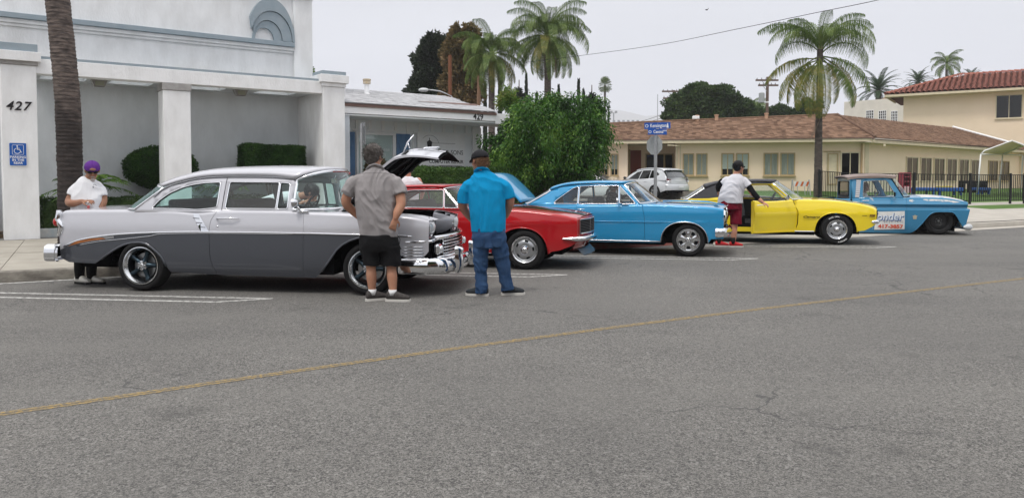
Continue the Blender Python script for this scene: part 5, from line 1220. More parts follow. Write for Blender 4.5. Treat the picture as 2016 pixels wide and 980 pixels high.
# ---------------------------------------------------------------- yellow coupe, passenger door open
P_yel=paint('yellow paint',(.86,.66,.022),0,.30,var=.12,vcol=(.86,.70,.10),vs=3); M_vin=mat('black vinyl roof',(.028,.028,.034),.5,bump=.3,bs=160)
ca=Car('parked_car',car_loc((7.05,16.44),-15,.90),R(-15),'yellow sixties coupe with black vinyl roof and its near door open','car',.92)
A=arch(-.02,.27,.43,.425,.275,16,2.3); Ar=arch(-2.76,.27,.42,.38,.25,14,2.2)
ca.body(top=[(-3.88,.84),(-3.6,.885),(-3.3,.915),(-2.9,.955),(-2.5,.985),(-2.25,.985),(-2.0,.965),(-1.7,.952),(-1.34,.952),(-.9,.970),(-.5,.975),(-.0,.950),(.3,.915),(.52,.878),(.706,.823),(.80,.77)],
 bot=inc([(-3.88,.45),(-3.3,.33)]+Ar+[(-2.2,.262),(-.7,.27)]+A+[(.42,.30),(.56,.318),(.71,.398),(.80,.47)]),
 wid=[(-3.88,.83),(-3.4,.885),(-2.8,.925),(-2,.905),(-1,.905),(-.4,.92),(.1,.925),(.5,.905),(.72,.870),(.80,.84)],
 prof=[(.2,.06),(.3,.035),(.45,.022),(.60,.012),(.670,.0),(.682,-.004),(.70,.006),(.80,.022),(.90,.05),(1.0,.085)],r=.05,crown=lambda x:.035,bow=[(-4,-.10),(-3.4,0),(.3,0),(.80,.12)])
sR=[(.24,-2.10),(.95,-2.04)]; sF=[(.27,-.855),(.45,-.795),(.70,-.787),(.93,-.885)]
ca.panel('quarter_panel',-3.88,-2.08,P_yel,None,sR,flL=False); ca.panel('door',-2.08,-.84,P_yel,sR,sF,sides=(1,)); ca.panel('fender',-.84,.80,P_yel,sF,None,flR=False)
ca.top('trunk_lid',-3.87,-3.20,P_yel); ca.top('cowl',-1.02,-.68,P_yel); ca.top('fender_top',-.68,.79,P_yel,0,.2,nq=3); ca.top('hood',-.67,.78,P_yel,.205,1); ca.top('hood_stripe',-.60,.77,P_blk,.34,.36,nq=1,zoff=.003)
ca.cap('rear_panel',-3.875,P_yel,front=False); ca.cap('front_panel',.795,P_yel); ca.chassis(-2.745,0,-3.7,.5,.2,.6)
P=[[(capx(y,.80,.12,.84)+.004,y,z) for y in np.linspace(-.75,.75,19)] for z in (.56,.74)]; B().grid(P).obj('grille_opening',M_und,ca.r)
blade(ca,'front_bumper',.93,.10,.85,.46,.55,.03); blade(ca,'rear_bumper',-4.02,.08,.89,.46,.54,.15,sgn=-1)
# door swung open about its front edge
P=[]; dr=empty('open_door',(-.845,-.885,0),parent=ca.r); dr.rotation_euler=(0,0,R(42))
O0=Vector((-.845,-.885,0)); ds=ca.panel('skin',-2.08,-.84,P_yel,sR,sF,sides=(-1,))
for o in ds: o.parent=dr; o.location=(.845,.885,0)
b=B(); b.box(-1.22,-.03,.06,.075,.30,.93); b.obj('inner_panel',M_int,dr,rec=False)
b=B(); b.box(-1.235,-1.20,-.0,.075,.28,.95); b.box(-1.2,-.04,-.0,.075,.275,.29); b.obj('door_edge',P_yel,dr,rec=False)
V,F=cdt([(x+.845,z) for x,z in rough_poly([(-1.96,.96),(-1.90,1.27),(-1.36,1.285),(-.985,.965)],.02)]); B().add([(x,.03+.36*(z-.94)+.2*(z-.94)**2,z) for x,z in V],F).obj('door_window',G_clear,dr,rec=False)
B().tube([(-1.17,-.03,.865),(-1.15,-.055,.87),(-1.02,-.055,.87)],.009,6).obj('door_handle',M_chr,dr)
B().tube([(-.30,-.0,.955),(-.30,-.07,.985)],.008,6).obj('mirror_stalk',M_chr,dr); B().lathe([(0,.035),(.03,.03),(.048,.01),(.052,-.008),(0,-.01)],20,'x',o=(-.33,-.09,1.03)).obj('mirror',M_chr,dr,smooth=50)
for nm,args in (('door_badge',None),): pass
text('fender_lettering','Camaro',.062,P_blk,ca.r,(-.53,-.925,.60),rot=(R(90),0,0),ext=.002,bold=.0015,shear=.4,sx=1.7); 
text('fender_lettering','Z/28',.062,mat('red badge',(.10,.03,.02),.4),ca.r,(.70,-.885,.64),rot=(R(90),0,R(16)),ext=.002,bold=.002,shear=.3); ca.decal('fender_badge',[(.50,.635),(.60,.636),(.60,.645),(.50,.644)],P_blk,off=.006)
ca.lip([(x,z+.003) for x,z in A],P_yel,.010,.002); ca.strip('rocker_trim',[(-2.3,.275),(-1.4,.278),(-.46,.285)],M_fas,.012)
outer=[(-3.18,.93),(-3.18,.955),(-2.95,1.10),(-2.76,1.23),(-2.55,1.30),(-2.3,1.335),(-1.9,1.35),(-1.5,1.352),(-1.31,1.335),(-1.15,1.19),(-.91,.975),(-.88,.93)]
big=rough_poly([(-2.42,.985),(-2.30,1.10),(-2.12,1.235),(-1.95,1.295),(-1.7,1.305),(-1.355,1.308),(-.965,.968)],.02)
top_edge=[p for p in big]
ca.gh(outer,[big],P_yel,.865,.94,.44,.06,trim=M_gap,trim_r=.008,glassm=G_clear,names=['side_window'],sides=(1,))
near=[(-3.18,.93)]+outer[1:-1]+[(-.88,.93),(-.96,.93),(-.965,.97),(-1.15,1.14),(-1.355,1.308),(-1.7,1.305),(-1.95,1.295),(-2.12,1.235),(-2.30,1.10),(-2.42,.985),(-2.09,.98),(-2.09,.93)]
ca.gh(near,[],P_yel,.865,.94,.44,.06,sides=(-1,))
# vinyl covering on the sail and roof
for sd in (-1,1):
    vy=[(-3.16,.985),(-2.95,1.115),(-2.76,1.24),(-2.55,1.305),(-2.3,1.34),(-1.9,1.352),(-1.5,1.354),(-1.33,1.337),(-1.36,1.322),(-1.7,1.320),(-1.95,1.312),(-2.13,1.25),(-2.32,1.11),(-2.44,1.03),(-2.7,.995)]
    V,F=cdt(vy,(),[(x,z) for x in np.arange(-3,-2.3,.1) for z in (1.05,1.15,1.2)]); B().add([(x,sd*(ca.gy(z)+.006),z) for x,z in V],F).obj('vinyl_sail',M_vin,ca.r,smooth=True)
ca.roof([(-2.78,1.215),(-2.55,1.303),(-2.3,1.338),(-1.9,1.353),(-1.5,1.355),(-1.32,1.337)],[(-2.78,1.28),(-2.55,1.345),(-2.3,1.38),(-1.9,1.40),(-1.5,1.40),(-1.32,1.385)],M_vin,bowf=.12,bowr=-.05,p=2.6)
ca.glass_sheet('windshield',(-1.31,ca.gy(1.33),1.332,-1.16,1.375),(-.91,ca.gy(.97),.975,-.62,.99),G_clear,q=2.4,trim=M_chr2,tr=.014); ca.glass_sheet('rear_window',(-2.80,ca.gy(1.2),1.21,-2.86,1.27),(-3.18,ca.gy(.96),.96,-3.34,.975),G_clear,q=2.4,trim=M_chr2,tr=.016)
ca.seats([-2.7,-1.9],w=.58,zb=.50); ca.dash(-1.05,.97)
for y in (-.42,.42): pass
bx('inner_sill',M_int,ca.r,-2.6,-.9,.80,.84,.36,.95); bx('inner_sill',M_int,ca.r,-2.9,-2.14,-.84,-.80,.36,.95); bx('sill',P_yel,ca.r,-2.10,-.86,-.90,-.74,.26,.36); bx('floor',M_und,ca.r,-2.1,-.86,-.80,-.55,.3,.34); bx('jamb',M_und,ca.r,-2.12,-2.09,-.88,-.6,.3,.97); bx('jamb',P_yel,ca.r,-.86,-.83,-.87,-.70,.3,.95)
for x in (0,-2.745):
    put_wheel(ca.r,x,-.80,.335,'rally',.335,.205,.23,letters=(x==0)); put_wheel(ca.r,x,.80,.335,'rally',.335,.205,.23,flip=True)
# ---------------------------------------------------------------- blue pickup, slammed
P_tr=paint('chalky blue paint',(.035,.20,.36),0,.42,var=.9,vcol=(.42,.46,.48),vs=2.6,thr=(.66,.70)); P_trc=mat('worn hood paint',(.58,.57,.54),.5,coat=.2,var=.95,vcol=(.04,.20,.36),vs=3.2,thr=(.53,.60))
M_rust=mat('weathered roof',(.30,.25,.23),.7,var=.9,vcol=(.20,.15,.13),vs=5)
tk=Car('pickup_truck',car_loc((10.97,19.43),-12,.93),R(-12),'lowered faded blue sixties pickup with white lettered door sign','pickup truck',.96)
A=inc([(-.66,.05),(-.55,.14),(-.424,.289),(-.34,.41),(-.272,.50),(-.20,.555),(-.13,.582),(0,.592),(.15,.594),(.285,.583),(.35,.53),(.405,.454),(.47,.33),(.528,.215)])
tk.body(top=[(-4.9,.90),(-4,.91),(-2.39,.915),(-1.8,.93),(-.86,.94),(-.774,.955),(-.4,.962),(-.1,.960),(.16,.945),(.3,.925),(.455,.890),(.60,.845)],
 bot=inc([(-4.9,.3),(-3.5,.12),(-2.6,.06),(-1.94,.035),(-.72,.035)]+A+[(.57,.20),(.60,.19)]),
 wid=[(-4.9,.92),(-3,.95),(-1.5,.955),(0,.96),(.4,.95),(.60,.925)],
 prof=[(.0,.09),(.06,.05),(.2,.015),(.45,0),(.62,0),(.648,.004),(.664,.028),(.70,.052),(.735,.045),(.765,.010),(.785,.0),(.80,.012),(.86,.05),(.93,.10),(.98,.15)],r=.05,crown=lambda x:.06 if x>-1 else .0,bow=[(-5,0),(.1,0),(.60,.08)],zfix=[.603,.625,.64,.652,.664,.682,.70,.72,.737,.75,.765,.775,.785,.80,.83,.86,.89])
lean_=lambda z: .10*min(max((z-.2)/.46,0),1) if z<.668 else .05
tk.panel('cab_side',-2.10,-1.90,P_tr,None,None,flL=False,flR=True); tk.panel('door',-1.90,-.79,P_tr,None,None); tk.panel('fender',-.79,.60,P_tr,None,[(z,.60+lean_(z)) for z in (.15,.2,.3,.4,.5,.6,.66,.668,.70,.8,.9)],flR=False,gap=.001)
tk.panel('bed_side',-4.9,-2.14,P_tr,None,None)
tk.top('cowl',-1.05,-.42,P_tr); tk.top('hood',-.42,.60,P_trc)
tk.cap('front_panel',.60,P_tr,lean=lean_)
tk.chassis(-3.0,0,-4.8,.45,.06,.5)
b=B(); b.box(-4.85,-2.16,-.80,.80,.40,.44); b.box(-4.9,-4.86,-.85,.85,.3,.9); b.box(-2.2,-2.16,-.85,.85,.3,.9); b.box(-4.9,-2.16,-.86,-.82,.4,.88); b.box(-4.9,-2.16,.82,.86,.4,.88); b.obj('cargo_box',P_tr,tk.r,rec=False)
outer=[(-2.10,.90),(-2.10,1.445),(-1.9,1.46),(-1.3,1.472),(-1.13,1.455),(-1.05,1.36),(-.86,.985),(-.83,.90)]
dw=rough_poly([(-1.83,.965),(-1.80,1.375),(-1.26,1.405),(-1.215,1.36),(-1.04,1.03),(-1.06,.972)],.035)
tk.gh(outer,[dw],P_tr,.86,.93,.24,.0,trim=M_chr2,trim_r=.005,glassm=G_clear,names=['door_window'])
tk.roof([(-2.20,1.44),(-1.9,1.468),(-1.3,1.478),(-1.02,1.455)],[(-2.24,1.475),(-1.9,1.535),(-1.4,1.55),(-1.0,1.515)],M_rust,bowf=.10,bowr=-.06,p=3)
B().tube([(x,sd*(tk.gy(z)+.035),z) for sd in (-1,) for x,z in ((-2.20,1.43),(-1.9,1.462),(-1.3,1.475),(-1.02,1.45))],.014,6).obj('drip_rail',M_rust,tk.r)
tk.glass_sheet('windshield',(-1.12,tk.gy(1.44),1.45,-.98,1.49),(-.85,tk.gy(.98),.97,-.60,.985),G_clear,q=2.8,trim=M_gap,tr=.014)
# cab back with wide rear window
V,F=cdt([(-.80,.90),(.80,.90),(.76,1.44),(.6,1.47),(-.6,1.47),(-.76,1.44)],[rough_poly([(-.66,.985),(.66,.985),(.64,1.37),(-.64,1.37)],.06)])
o=B().add([(-2.12,y,z) for y,z in V],F).obj('cab_back',P_tr,tk.r); md=o.modifiers.new('s','SOLIDIFY'); md.thickness=.03; md.offset=0
B().add([(-2.12,y,z) for y,z in ((-.66,.985),(.66,.985),(.64,1.37),(-.64,1.37))],[(0,1,2,3)]).obj('rear_window',G_tint,tk.r); B().tube([(-2.14,y,z) for y,z in rough_poly([(-.66,.985),(.66,.985),(.64,1.37),(-.64,1.37)],.06)],.012,6,closed=True).obj('window_trim',M_gap,tk.r)
for sd in (-1,1):
    B().add([(x,sd*(tk.gy(z)+.006),z) for x,z in ((-2.02,.95),(-1.92,.95),(-1.86,1.42),(-1.97,1.42))],[(0,1,2,3)]).obj('ribbed_pillar_trim',mat('ribbed trim',(.50,.50,.51),.4,.6),tk.r)
    for j in range(9): t=j/8; B().tube([(-2.02+.05*t,sd*(tk.gy(.96+.45*t)+.009),.96+.45*t),(-1.92+.06*t,sd*(tk.gy(.96+.45*t)+.009),.96+.45*t)],.004,4).obj('rib',M_chr2,tk.r)
    B().tube([(-1.18,sd*.88,.945),(-1.05,sd*.97,.93),(-1.08,sd*1.0,1.0)],.009,6).obj('mirror_arm',P_tr,tk.r,smooth=True); B().lathe([(0,.02),(.05,.015),(.06,-.005),(0,-.01)],18,'x',o=(-1.10,sd*1.0,1.04)).obj('mirror',M_gap,tk.r)
    B().tube([(-1.86,sd*.94,.865),(-1.80,sd*.955,.87),(-1.70,sd*.955,.87)],.011,6).obj('door_handle',M_chr,tk.r)
    B().lathe([(0,.04),(.05,.03),(.085,.0),(.10,-.01),(.10,-.05)],24,'x',o=(.67,sd*.74,.55)).obj('headlight',M_lens,tk.r,smooth=50)
    B().tube([(.64+.02*math.cos(a)*0,sd*.74+.11*math.cos(a),.55+.11*math.sin(a)) for a in np.linspace(0,2*PI,20)[:-1]],.018,6,closed=True).obj('headlight_bezel',M_fas,tk.r,smooth=True)
tk.decal('door_sign',[(-1.56,.115),(-.835,.135),(-.845,.605),(-1.53,.585)],mat('sign panel',(.74,.74,.73),.5,var=.3,vs=9),off=.010)
def tkt(s,x,z,size,m,sx=1,sh=0,bold=.004,off=.013): return text('door_lettering',s,size,m,tk.r,(x,-(tk.y(x,z)+off),z),rot=(R(90),0,R(0)),ext=.001,ax='RIGHT',bold=bold,sx=sx,shear=sh)
M_lb=mat('lettering blue',(.05,.12,.30),.5); M_lw=mat('lettering pale',(.74,.80,.86),.5); M_lr=mat('lettering red',(.55,.09,.05),.5); M_lg=mat('lettering grey',(.30,.30,.31),.5)
tkt('Wonder',-.875,.44,.26,M_lb,1,.12,.012); tkt('Wonder',-.885,.452,.26,M_lw,1,.12,.001,.017)
tkt('E L E C T R I C',-.865,.325,.075,M_lg,1.0,0,.0005); tkt('417-3857',-.875,.205,.125,M_lr,1.25,0,.006)
text('lettering','x',.001,M_lg,tk.r,(0,0,.5)) if False else None
tk.decal('fender_badge',[(-.64,.40),(-.56,.40),(-.555,.47),(-.53,.475),(-.60,.51),(-.67,.475),(-.645,.47)],mat('badge tan',(.42,.40,.30),.5),off=.008)
blade(tk,'front_bumper',.80,.05,.93,.125,.285,.09,m=mat('white bumper paint',(.62,.64,.66),.5,var=.5,vs=6),th=.05)
for px_ in ([(-.40,.905),(-.30,.865),(-.12,.872),(.02,.848),(.18,.858),(.30,.828),(.46,.838),(.55,.845),(.50,.872),(.34,.905),(.1,.925),(-.15,.93),(-.33,.925)],[(-.74,.86),(-.66,.84),(-.60,.87),(-.63,.905),(-.71,.90)]):
    tk.decal('worn_patch',px_,mat('worn primer',(.56,.55,.52),.6,var=.8,vs=9,vcol=(.10,.25,.38),thr=(.48,.58)),off=.004,sides=(-1,1))
b=B(); b.box(.58,.66,-.60,.60,.30,.60); b.obj('grille',M_fas,tk.r,rec=False)
tk.seats([-1.95],w=.7,zb=.42); tk.dash(-1.02,.95,m=P_tr,w=.8)
for x in (0,-3.0): put_wheel(tk.r,x,-.775,.355,'steel',.355,.25,.22); put_wheel(tk.r,x,.775,.355,'steel',.355,.25,.22,flip=True)
tk.lip([(x,z+.003) for x,z in A],P_tr,.012)
# ---------------------------------------------------------------- modern hatchback and white car beyond
def hatch(loc,z,ang,label,P_,full=True):
    h=Car('parked_car',loc,R(ang),label,'car',.87); h.r.location.z=z
    A=arch(0,.28,.37,.37,.24,12); Ar=arch(-2.64,.28,.37,.37,.24,12)
    h.body(top=[(-3.45,.86),(-3.2,.93),(-2.6,.93),(-1.5,.90),(-.9,.90),(-.4,.86),(.1,.80),(.5,.72),(.72,.62)],bot=inc([(-3.45,.40),(-3.05,.28)]+Ar+[(-2.2,.20),(-.5,.20)]+A+[(.45,.24),(.72,.26)]),
     wid=[(-3.45,.72),(-3.3,.80),(-2.9,.86),(-1.5,.875),(0,.875),(.4,.82),(.62,.70),(.72,.60)],prof=[(.2,.06),(.35,.01),(.5,0),(.62,.0),(.8,.03),(.95,.07)],r=.09,crown=.05,bow=[(-4,-.16),(-3.2,-.02),(-3,0),(.2,0),(.72,.14)])
    h.panel('quarter_panel',-3.45,-2.25,P_,None,None,flL=False); h.panel('rear_door',-2.25,-1.55,P_); h.panel('door',-1.55,-.5,P_); h.panel('fender',-.5,.72,P_,flR=False)
    h.top('hood',-.55,.71,P_); h.cap('rear_panel',-3.445,P_,front=False); h.cap('front_panel',.715,P_); h.chassis(-2.64,0,-3.3,.5,.2,.55)
    outer=[(-3.40,.84),(-3.36,1.02),(-3.05,1.32),(-2.85,1.40),(-2.3,1.44),(-1.7,1.435),(-1.2,1.36),(-.85,1.18),(-.45,.90),(-.45,.84)]
    w1=rough_poly([(-2.86,1.16),(-2.55,1.34),(-2.25,1.37),(-2.22,.96),(-2.55,.98)],.04); w2=rough_poly([(-2.19,.955),(-2.21,1.375),(-1.64,1.36),(-1.52,.93)],.03); w3=rough_poly([(-1.48,.925),(-1.58,1.355),(-1.25,1.27),(-.75,.93)],.04)
    h.gh(outer,[w1,w2,w3],P_,.82,.88,.28,.25,trim=None,glassm=G_tint,names=['quarter_window','rear_door_window','door_window'])
    h.roof([(-3.10,1.29),(-2.85,1.402),(-2.3,1.443),(-1.7,1.438),(-1.2,1.362)],[(-3.16,1.38),(-2.85,1.45),(-2.3,1.485),(-1.7,1.478),(-1.2,1.40)],P_,bowf=.10,bowr=-.08,p=3)
    h.glass_sheet('windshield',(-1.2,h.gy(1.36),1.355,-1.0,1.40),(-.50,h.gy(.92),.90,-.12,.90),G_tint,q=2.6,trim=M_gap,tr=.012)
    h.glass_sheet('tailgate_window',(-3.10,h.gy(1.30)-.06,1.30,-3.20,1.375),(-3.36,h.gy(1.03)-.04,1.01,-3.52,1.03),mat('rear glass',(.05,.055,.06),.08,coat=1),q=3,trim=None)
    P=[[(-3.52-.16*(1-(y/.72)**2)+.16+.02*k,y,.80-.0*k+.24*k) for y in np.linspace(-.70,.70,13)] for k in (0,1)]; B().grid(P).obj('tailgate',P_,h.r,smooth=True)
    # rear bumper bulging and darker lower lip, plate, lamps, wiper
    P=[]
    for y in np.linspace(-.84,.84,19):
        x=-3.62+.20*(abs(y)/.84)**3.5; P.append([(x+.10,y,.36),(x,y,.38),(x-.02,y,.50),(x,y,.62),(x+.10,y,.66)])
    B().grid(P).obj('rear_bumper',P_,h.r,smooth=50)
    bx('bumper_insert',M_und,h.r,-3.60,-3.3,-.62,.62,.26,.37); bx('number_plate',M_fas,h.r,-3.655,-3.64,-.16,.16,.50,.60)
    for sd in (-1,1):
        P=[[(-3.50+.20*u+.0,sd*(.60+.22*u-.03*u*u),.76+.16*t+.05*u) for u in np.linspace(0,1,5)] for t in (0,.5,1)]; B().grid(P).obj('tail_lamp',mat('tail lamp',(.16,.03,.035),.15,coat=1),h.r,smooth=True)
        B().lathe([(0,.012),(.05,.01),(.06,0)],16,'x',o=(-3.50,sd*.66,.84)).obj('lamp_lens',M_lens,h.r)
        b=B().sphere((-.62,sd*.93,1.0),.09,12,8,(.8,1,.75)); b.obj('mirror',M_int,h.r,smooth=True)
        B().box(.60,.66,sd*.55-.14,sd*.55+.14,.55,.66).obj('headlight',M_lens,h.r,bev=.03)
        for x in (-2.0,-1.3): B().box(x-.09,x+.09,sd*.868-.012,sd*.868+.012,.80,.83).obj('door_handle',P_,h.r,bev=.01)
    B().tube([(-3.47,.0,1.04),(-3.43,.30,1.06)],.012,6).obj('rear_wiper',M_gap,h.r)
    B().box(-3.30,-3.12,-.60,.60,1.372,1.395).obj('spoiler',P_,h.r,bev=.01)
    for x in (0,-2.64): put_wheel(h.r,x,-.76,.32,'alloy',.32,.215,.20); put_wheel(h.r,x,.76,.32,'alloy',.32,.215,.20,flip=True)
    h.seats([-2.7,-1.7],w=.6,zb=.45); return h
P_mz=paint('pale silver paint',(.66,.68,.70),.15,.3); P_wh=paint('white car paint',(.80,.80,.79),0,.3)
# placed from rear wheel contact
def place_h(px,py,D,ang,xl,yl,z,*a):
    p_=wp(px,py,D); a_=R(ang); x=p_.x-(xl*math.cos(a_)-yl*math.sin(a_)); y=p_.y-(xl*math.sin(a_)+yl*math.cos(a_)); return hatch((x,y),z,ang,*a)
place_h(1288,388,38.0,126,-2.64,.86,.53,'silver modern hatchback parked by the yellow building behind the street name post',P_mz)
place_h(1215,372,37.0,-22,.2,-.86,.45,'white car half hidden behind the big drooping shrub',P_wh)
# ---------------------------------------------------------------- vegetation
L_hedge=leafmat('hedge leaf',(.012,.03,.008),(.035,.075,.018),(.075,.125,.03),sc=2)
L_top=leafmat('topiary leaf',(.012,.035,.008),(.03,.085,.016),(.07,.15,.03),sc=3)
L_fic=leafmat('ficus leaf',(.008,.026,.005),(.045,.135,.018),(.18,.31,.05),sc=1.3,rough=.35,trans=.3)
L_vine=leafmat('vine leaf',(.05,.12,.02),(.13,.22,.04),(.30,.28,.08),sc=2.5,trans=.35)
L_dark=leafmat('dark tree leaf',(.010,.018,.010),(.022,.035,.018),(.04,.06,.03),sc=.8); L_oli=leafmat('bronze tree leaf',(.07,.06,.022),(.17,.125,.05),(.30,.20,.10),sc=.9)
L_big=leafmat('round tree leaf',(.015,.035,.010),(.045,.085,.022),(.095,.15,.04),sc=.5); L_palm=leafmat('palm leaflet',(.045,.085,.018),(.11,.175,.038),(.22,.28,.08),sc=.9,trans=.2)
L_py=leafmat('yellowing palm leaflet',(.06,.11,.02),(.15,.17,.035),(.32,.26,.06),sc=.9,trans=.25); L_dead=leafmat('dead frond',(.12,.085,.06),(.22,.16,.11),(.30,.22,.16)); L_date=leafmat('date palm leaf',(.02,.05,.022),(.045,.09,.038),(.09,.14,.06))
L_fern=leafmat('fern frond leaf',(.05,.11,.015),(.11,.22,.03),(.20,.33,.06),trans=.35)
M_bark=mat('bark',(.12,.10,.085),.95,var=.8,vs=6,vcol=(.05,.042,.036),bump=.8,bs=14,stretch=(1,1,.3)); M_wood=mat('pole wood',(.20,.075,.035),.9,var=.6,vs=5,vcol=(.10,.05,.03),stretch=(4,4,.3)); M_gwood=mat('grey pole wood',(.13,.09,.07),.9)
def leafmesh(name,P,D,ln,wd,droop=0,rng=None):
    """P (N,3) bases, D (N,3) tip directions; folded diamond leaves"""
    rng=rng or RNG; N=len(P); D=D/np.linalg.norm(D,axis=1,keepdims=True); r=rng.normal(size=(N,3)); S=np.cross(D,r); S/=np.linalg.norm(S,axis=1,keepdims=True)+1e-9
    ln=ln*rng.uniform(.7,1.25,(N,1)); wd=wd*rng.uniform(.7,1.2,(N,1)); Nn=np.cross(S,D)
    V=np.empty((N,4,3)); V[:,0]=P; V[:,1]=P+D*ln*.45+S*wd*.5+Nn*wd*.12; V[:,2]=P+D*ln; V[:,3]=P+D*ln*.45-S*wd*.5+Nn*wd*.12
    if droop: V[:,2,2]-=droop*ln[:,0]
    return rawquads(name,V.reshape(-1,3),N)
def rawquads(name,V,N):
    me=bpy.data.meshes.new(name); me.vertices.add(4*N); me.vertices.foreach_set('co',V.astype(np.float32).ravel()); me.loops.add(4*N); me.loops.foreach_set('vertex_index',np.arange(4*N,dtype=np.int32))
    me.polygons.add(N); me.polygons.foreach_set('loop_start',np.arange(0,4*N,4,dtype=np.int32)); me.update(calc_edges=True); return me
def leaves(name,P,D,ln,wd,m,parent,droop=0,kind='stuff'):
    me=leafmesh(name,P,D,ln,wd,droop); me.materials.append(m); o=bpy.data.objects.new(name,me); link(o,parent)
    if kind: o['kind']=kind
    return o
def blob_pts(n,c,r,inner=.55,noise_a=.12,ns=2.0):
    u=RNG.normal(size=(n,3)); u/=np.linalg.norm(u,axis=1,keepdims=True); rad=RNG.uniform(inner**2,1,n)**.5
    bump=np.array([1+noise_a*2*fbm(*(v*ns+np.array(c))) for v in u]); return np.array(c)+u*np.array(r)*(rad*bump)[:,None],u
def box_pts(n,x0,x1,y0,y1,z0,z1,depth=.08,nz=.035):
    dims=np.array([x1-x0,y1-y0,z1-z0]); A=np.array([dims[1]*dims[2],dims[1]*dims[2],dims[0]*dims[2],dims[0]*dims[2],dims[0]*dims[1]]); k=RNG.choice(5,n,p=A/A.sum()); U=RNG.random((n,3)); P=np.array([x0,y0,z0])+U*dims; Nn=np.zeros((n,3))
    for f,(ax,v,sg) in enumerate(((0,x0,-1),(0,x1,1),(1,y0,-1),(1,y1,1),(2,z1,1))):
        q=k==f; P[q,ax]=v-sg*RNG.random(q.sum())**2*depth; Nn[q,ax]=sg
    for i in range(n): P[i]+=Nn[i]*(nz*2*fbm(P[i,0]*2.2,P[i,1]*2.2,P[i,2]*2.2+5))
    return P,Nn
def hedge(name,loc,rz,dims,label,m=L_hedge,n=6000,ln=.045,wd=.028,cat='hedge',group=None,round_=False,trunk=False,depth=.08):
    x0,x1,y0,y1,z0,z1=dims; r=empty(name,loc,rz,label,cat,group)
    if round_:
        c=((x0+x1)/2,(y0+y1)/2,(z0+z1)/2); rr=((x1-x0)/2,(y1-y0)/2,(z1-z0)/2); P,Nn=blob_pts(n,c,rr,.85,.05,2.5); core=B().sphere(c,1,14,10,tuple(v*.88 for v in rr))
        core.obj('foliage_core',m,r,smooth=True)
    else:
        P,Nn=box_pts(n,*dims,depth); q=.05; B().box(x0+q,x1-q,y0+q,y1-q,z0,z1-q).obj('foliage_core',m,r,rec=False)
    D=Nn*.8+RNG.normal(size=P.shape)*.7; leaves('foliage',P,D,ln,wd,m,r)
    if trunk:
        b=B()
        for k in range(4): a=k*1.6; b.tube([(x0*.5+x1*.5,(y0+y1)/2,.0),(x0*.5+x1*.5+.1*math.cos(a),(y0+y1)/2+.1*math.sin(a),z0*.6),(x0*.5+x1*.5+.25*math.cos(a),(y0+y1)/2+.25*math.sin(a),z0+.2)],.025,6)
        b.obj('stems',M_bark,r)
    return r
f3=lambda s,n,z=.15: F2(s,n,z)
hedge('hedge',f3(0,0,.2),FA,(.05,2.35,.45,1.0,0,.80),'low clipped hedge behind the planter blocks left of the second pillar',n=9000)
hedge('hedge',f3(0,0,.2),FA,(2.6,6.2,.50,1.05,0,.80),'low clipped hedge seen through the silver sedan windows',n=9000)
hedge('hedge',f3(0,0,.15),FA,(-4,-.75,.5,1.3,0,1.0),'dark hedge at the left edge beside the 427 pillar',n=7000)
hedge('topiary_bush',f3(0,0,.2),FA,(1.82,3.55,.75,1.9,.98,2.05),'round clipped bush behind the second stucco pillar',m=L_top,n=15000,round_=True,trunk=True,cat='bush',ln=.05,wd=.03)
hedge('box_bush',f3(0,0,.2),FA,(4.52,6.10,.55,1.25,1.38,2.10),'square clipped bush between the second and third stucco pillars',m=L_top,n=15000,cat='bush',trunk=True,ln=.05,wd=.03)
hedge('hedge',F2(7.7,-1.2,.5),FA,(.9,5.6,0,1.0,.1,1.22),'leafy green hedge below the business sign board',m=leafmat('bright hedge leaf',(.02,.05,.01),(.05,.11,.02),(.11,.19,.04),sc=2.5),n=22000,ln=.07,wd=.04,depth=.16)
hedge('shrub',F2(7.75,.2,.15),FA,(0,.8,0,.7,.1,2.0),'reddish green shrub below the office window',m=leafmat('reddish shrub leaf',(.05,.045,.02),(.12,.09,.04),(.10,.15,.04),sc=4),n=5000,ln=.07,wd=.035,cat='shrub',round_=True)
# cycad or tree fern behind the purple cap man: arching fronds
def fern(loc,label,n=16,L_=.95,seed=3):
    rg=random.Random(seed); r=empty('fern',loc,0,label,'fern')
    for k in range(n):
        az=2*PI*k/n+rg.uniform(-.2,.2); el=rg.uniform(.35,1.15); P=[];D=[]; pts=[]
        for i in range(24):
            t=i/23; x=L_*t*math.cos(el)*(1+.2*t); z=L_*(t*math.sin(el)-.55*t*t); pts.append((x*math.cos(az),x*math.sin(az),z))
        for i in range(3,24):
            p=Vector(pts[i]); d=(p-Vector(pts[i-1])).normalized(); s_=d.cross(Vector((0,0,1))).normalized(); ln=.20*math.sin(PI*(i/24)**.8)+.03
            for sg in (-1,1):
                P.append(p); D.append((s_*sg*.8+d*.55-Vector((0,0,.25)))*ln*5)
        P=np.array([tuple(p) for p in P]); D=np.array([tuple(d) for d in D]); me=leafmesh('frond',P,D,.17,.030,.15); me.materials.append(L_fern); o=bpy.data.objects.new('frond',me); link(o,r)
        B().tube(pts[::3],.006,4).obj('stalk',L_fern,o)
    B().tube([(0,0,-.7),(0,0,0)],.06,8).obj('stem',M_bark,r); return r
q=F2(1.05,.75,.95+.25); fern((q[0],q[1],1.20),'green fern palm behind the man in the purple cap')
q=F2(4.3,1.1,1.0); fern((q[0],q[1],1.25),'green fern palm seen through the silver sedan windows',seed=5)
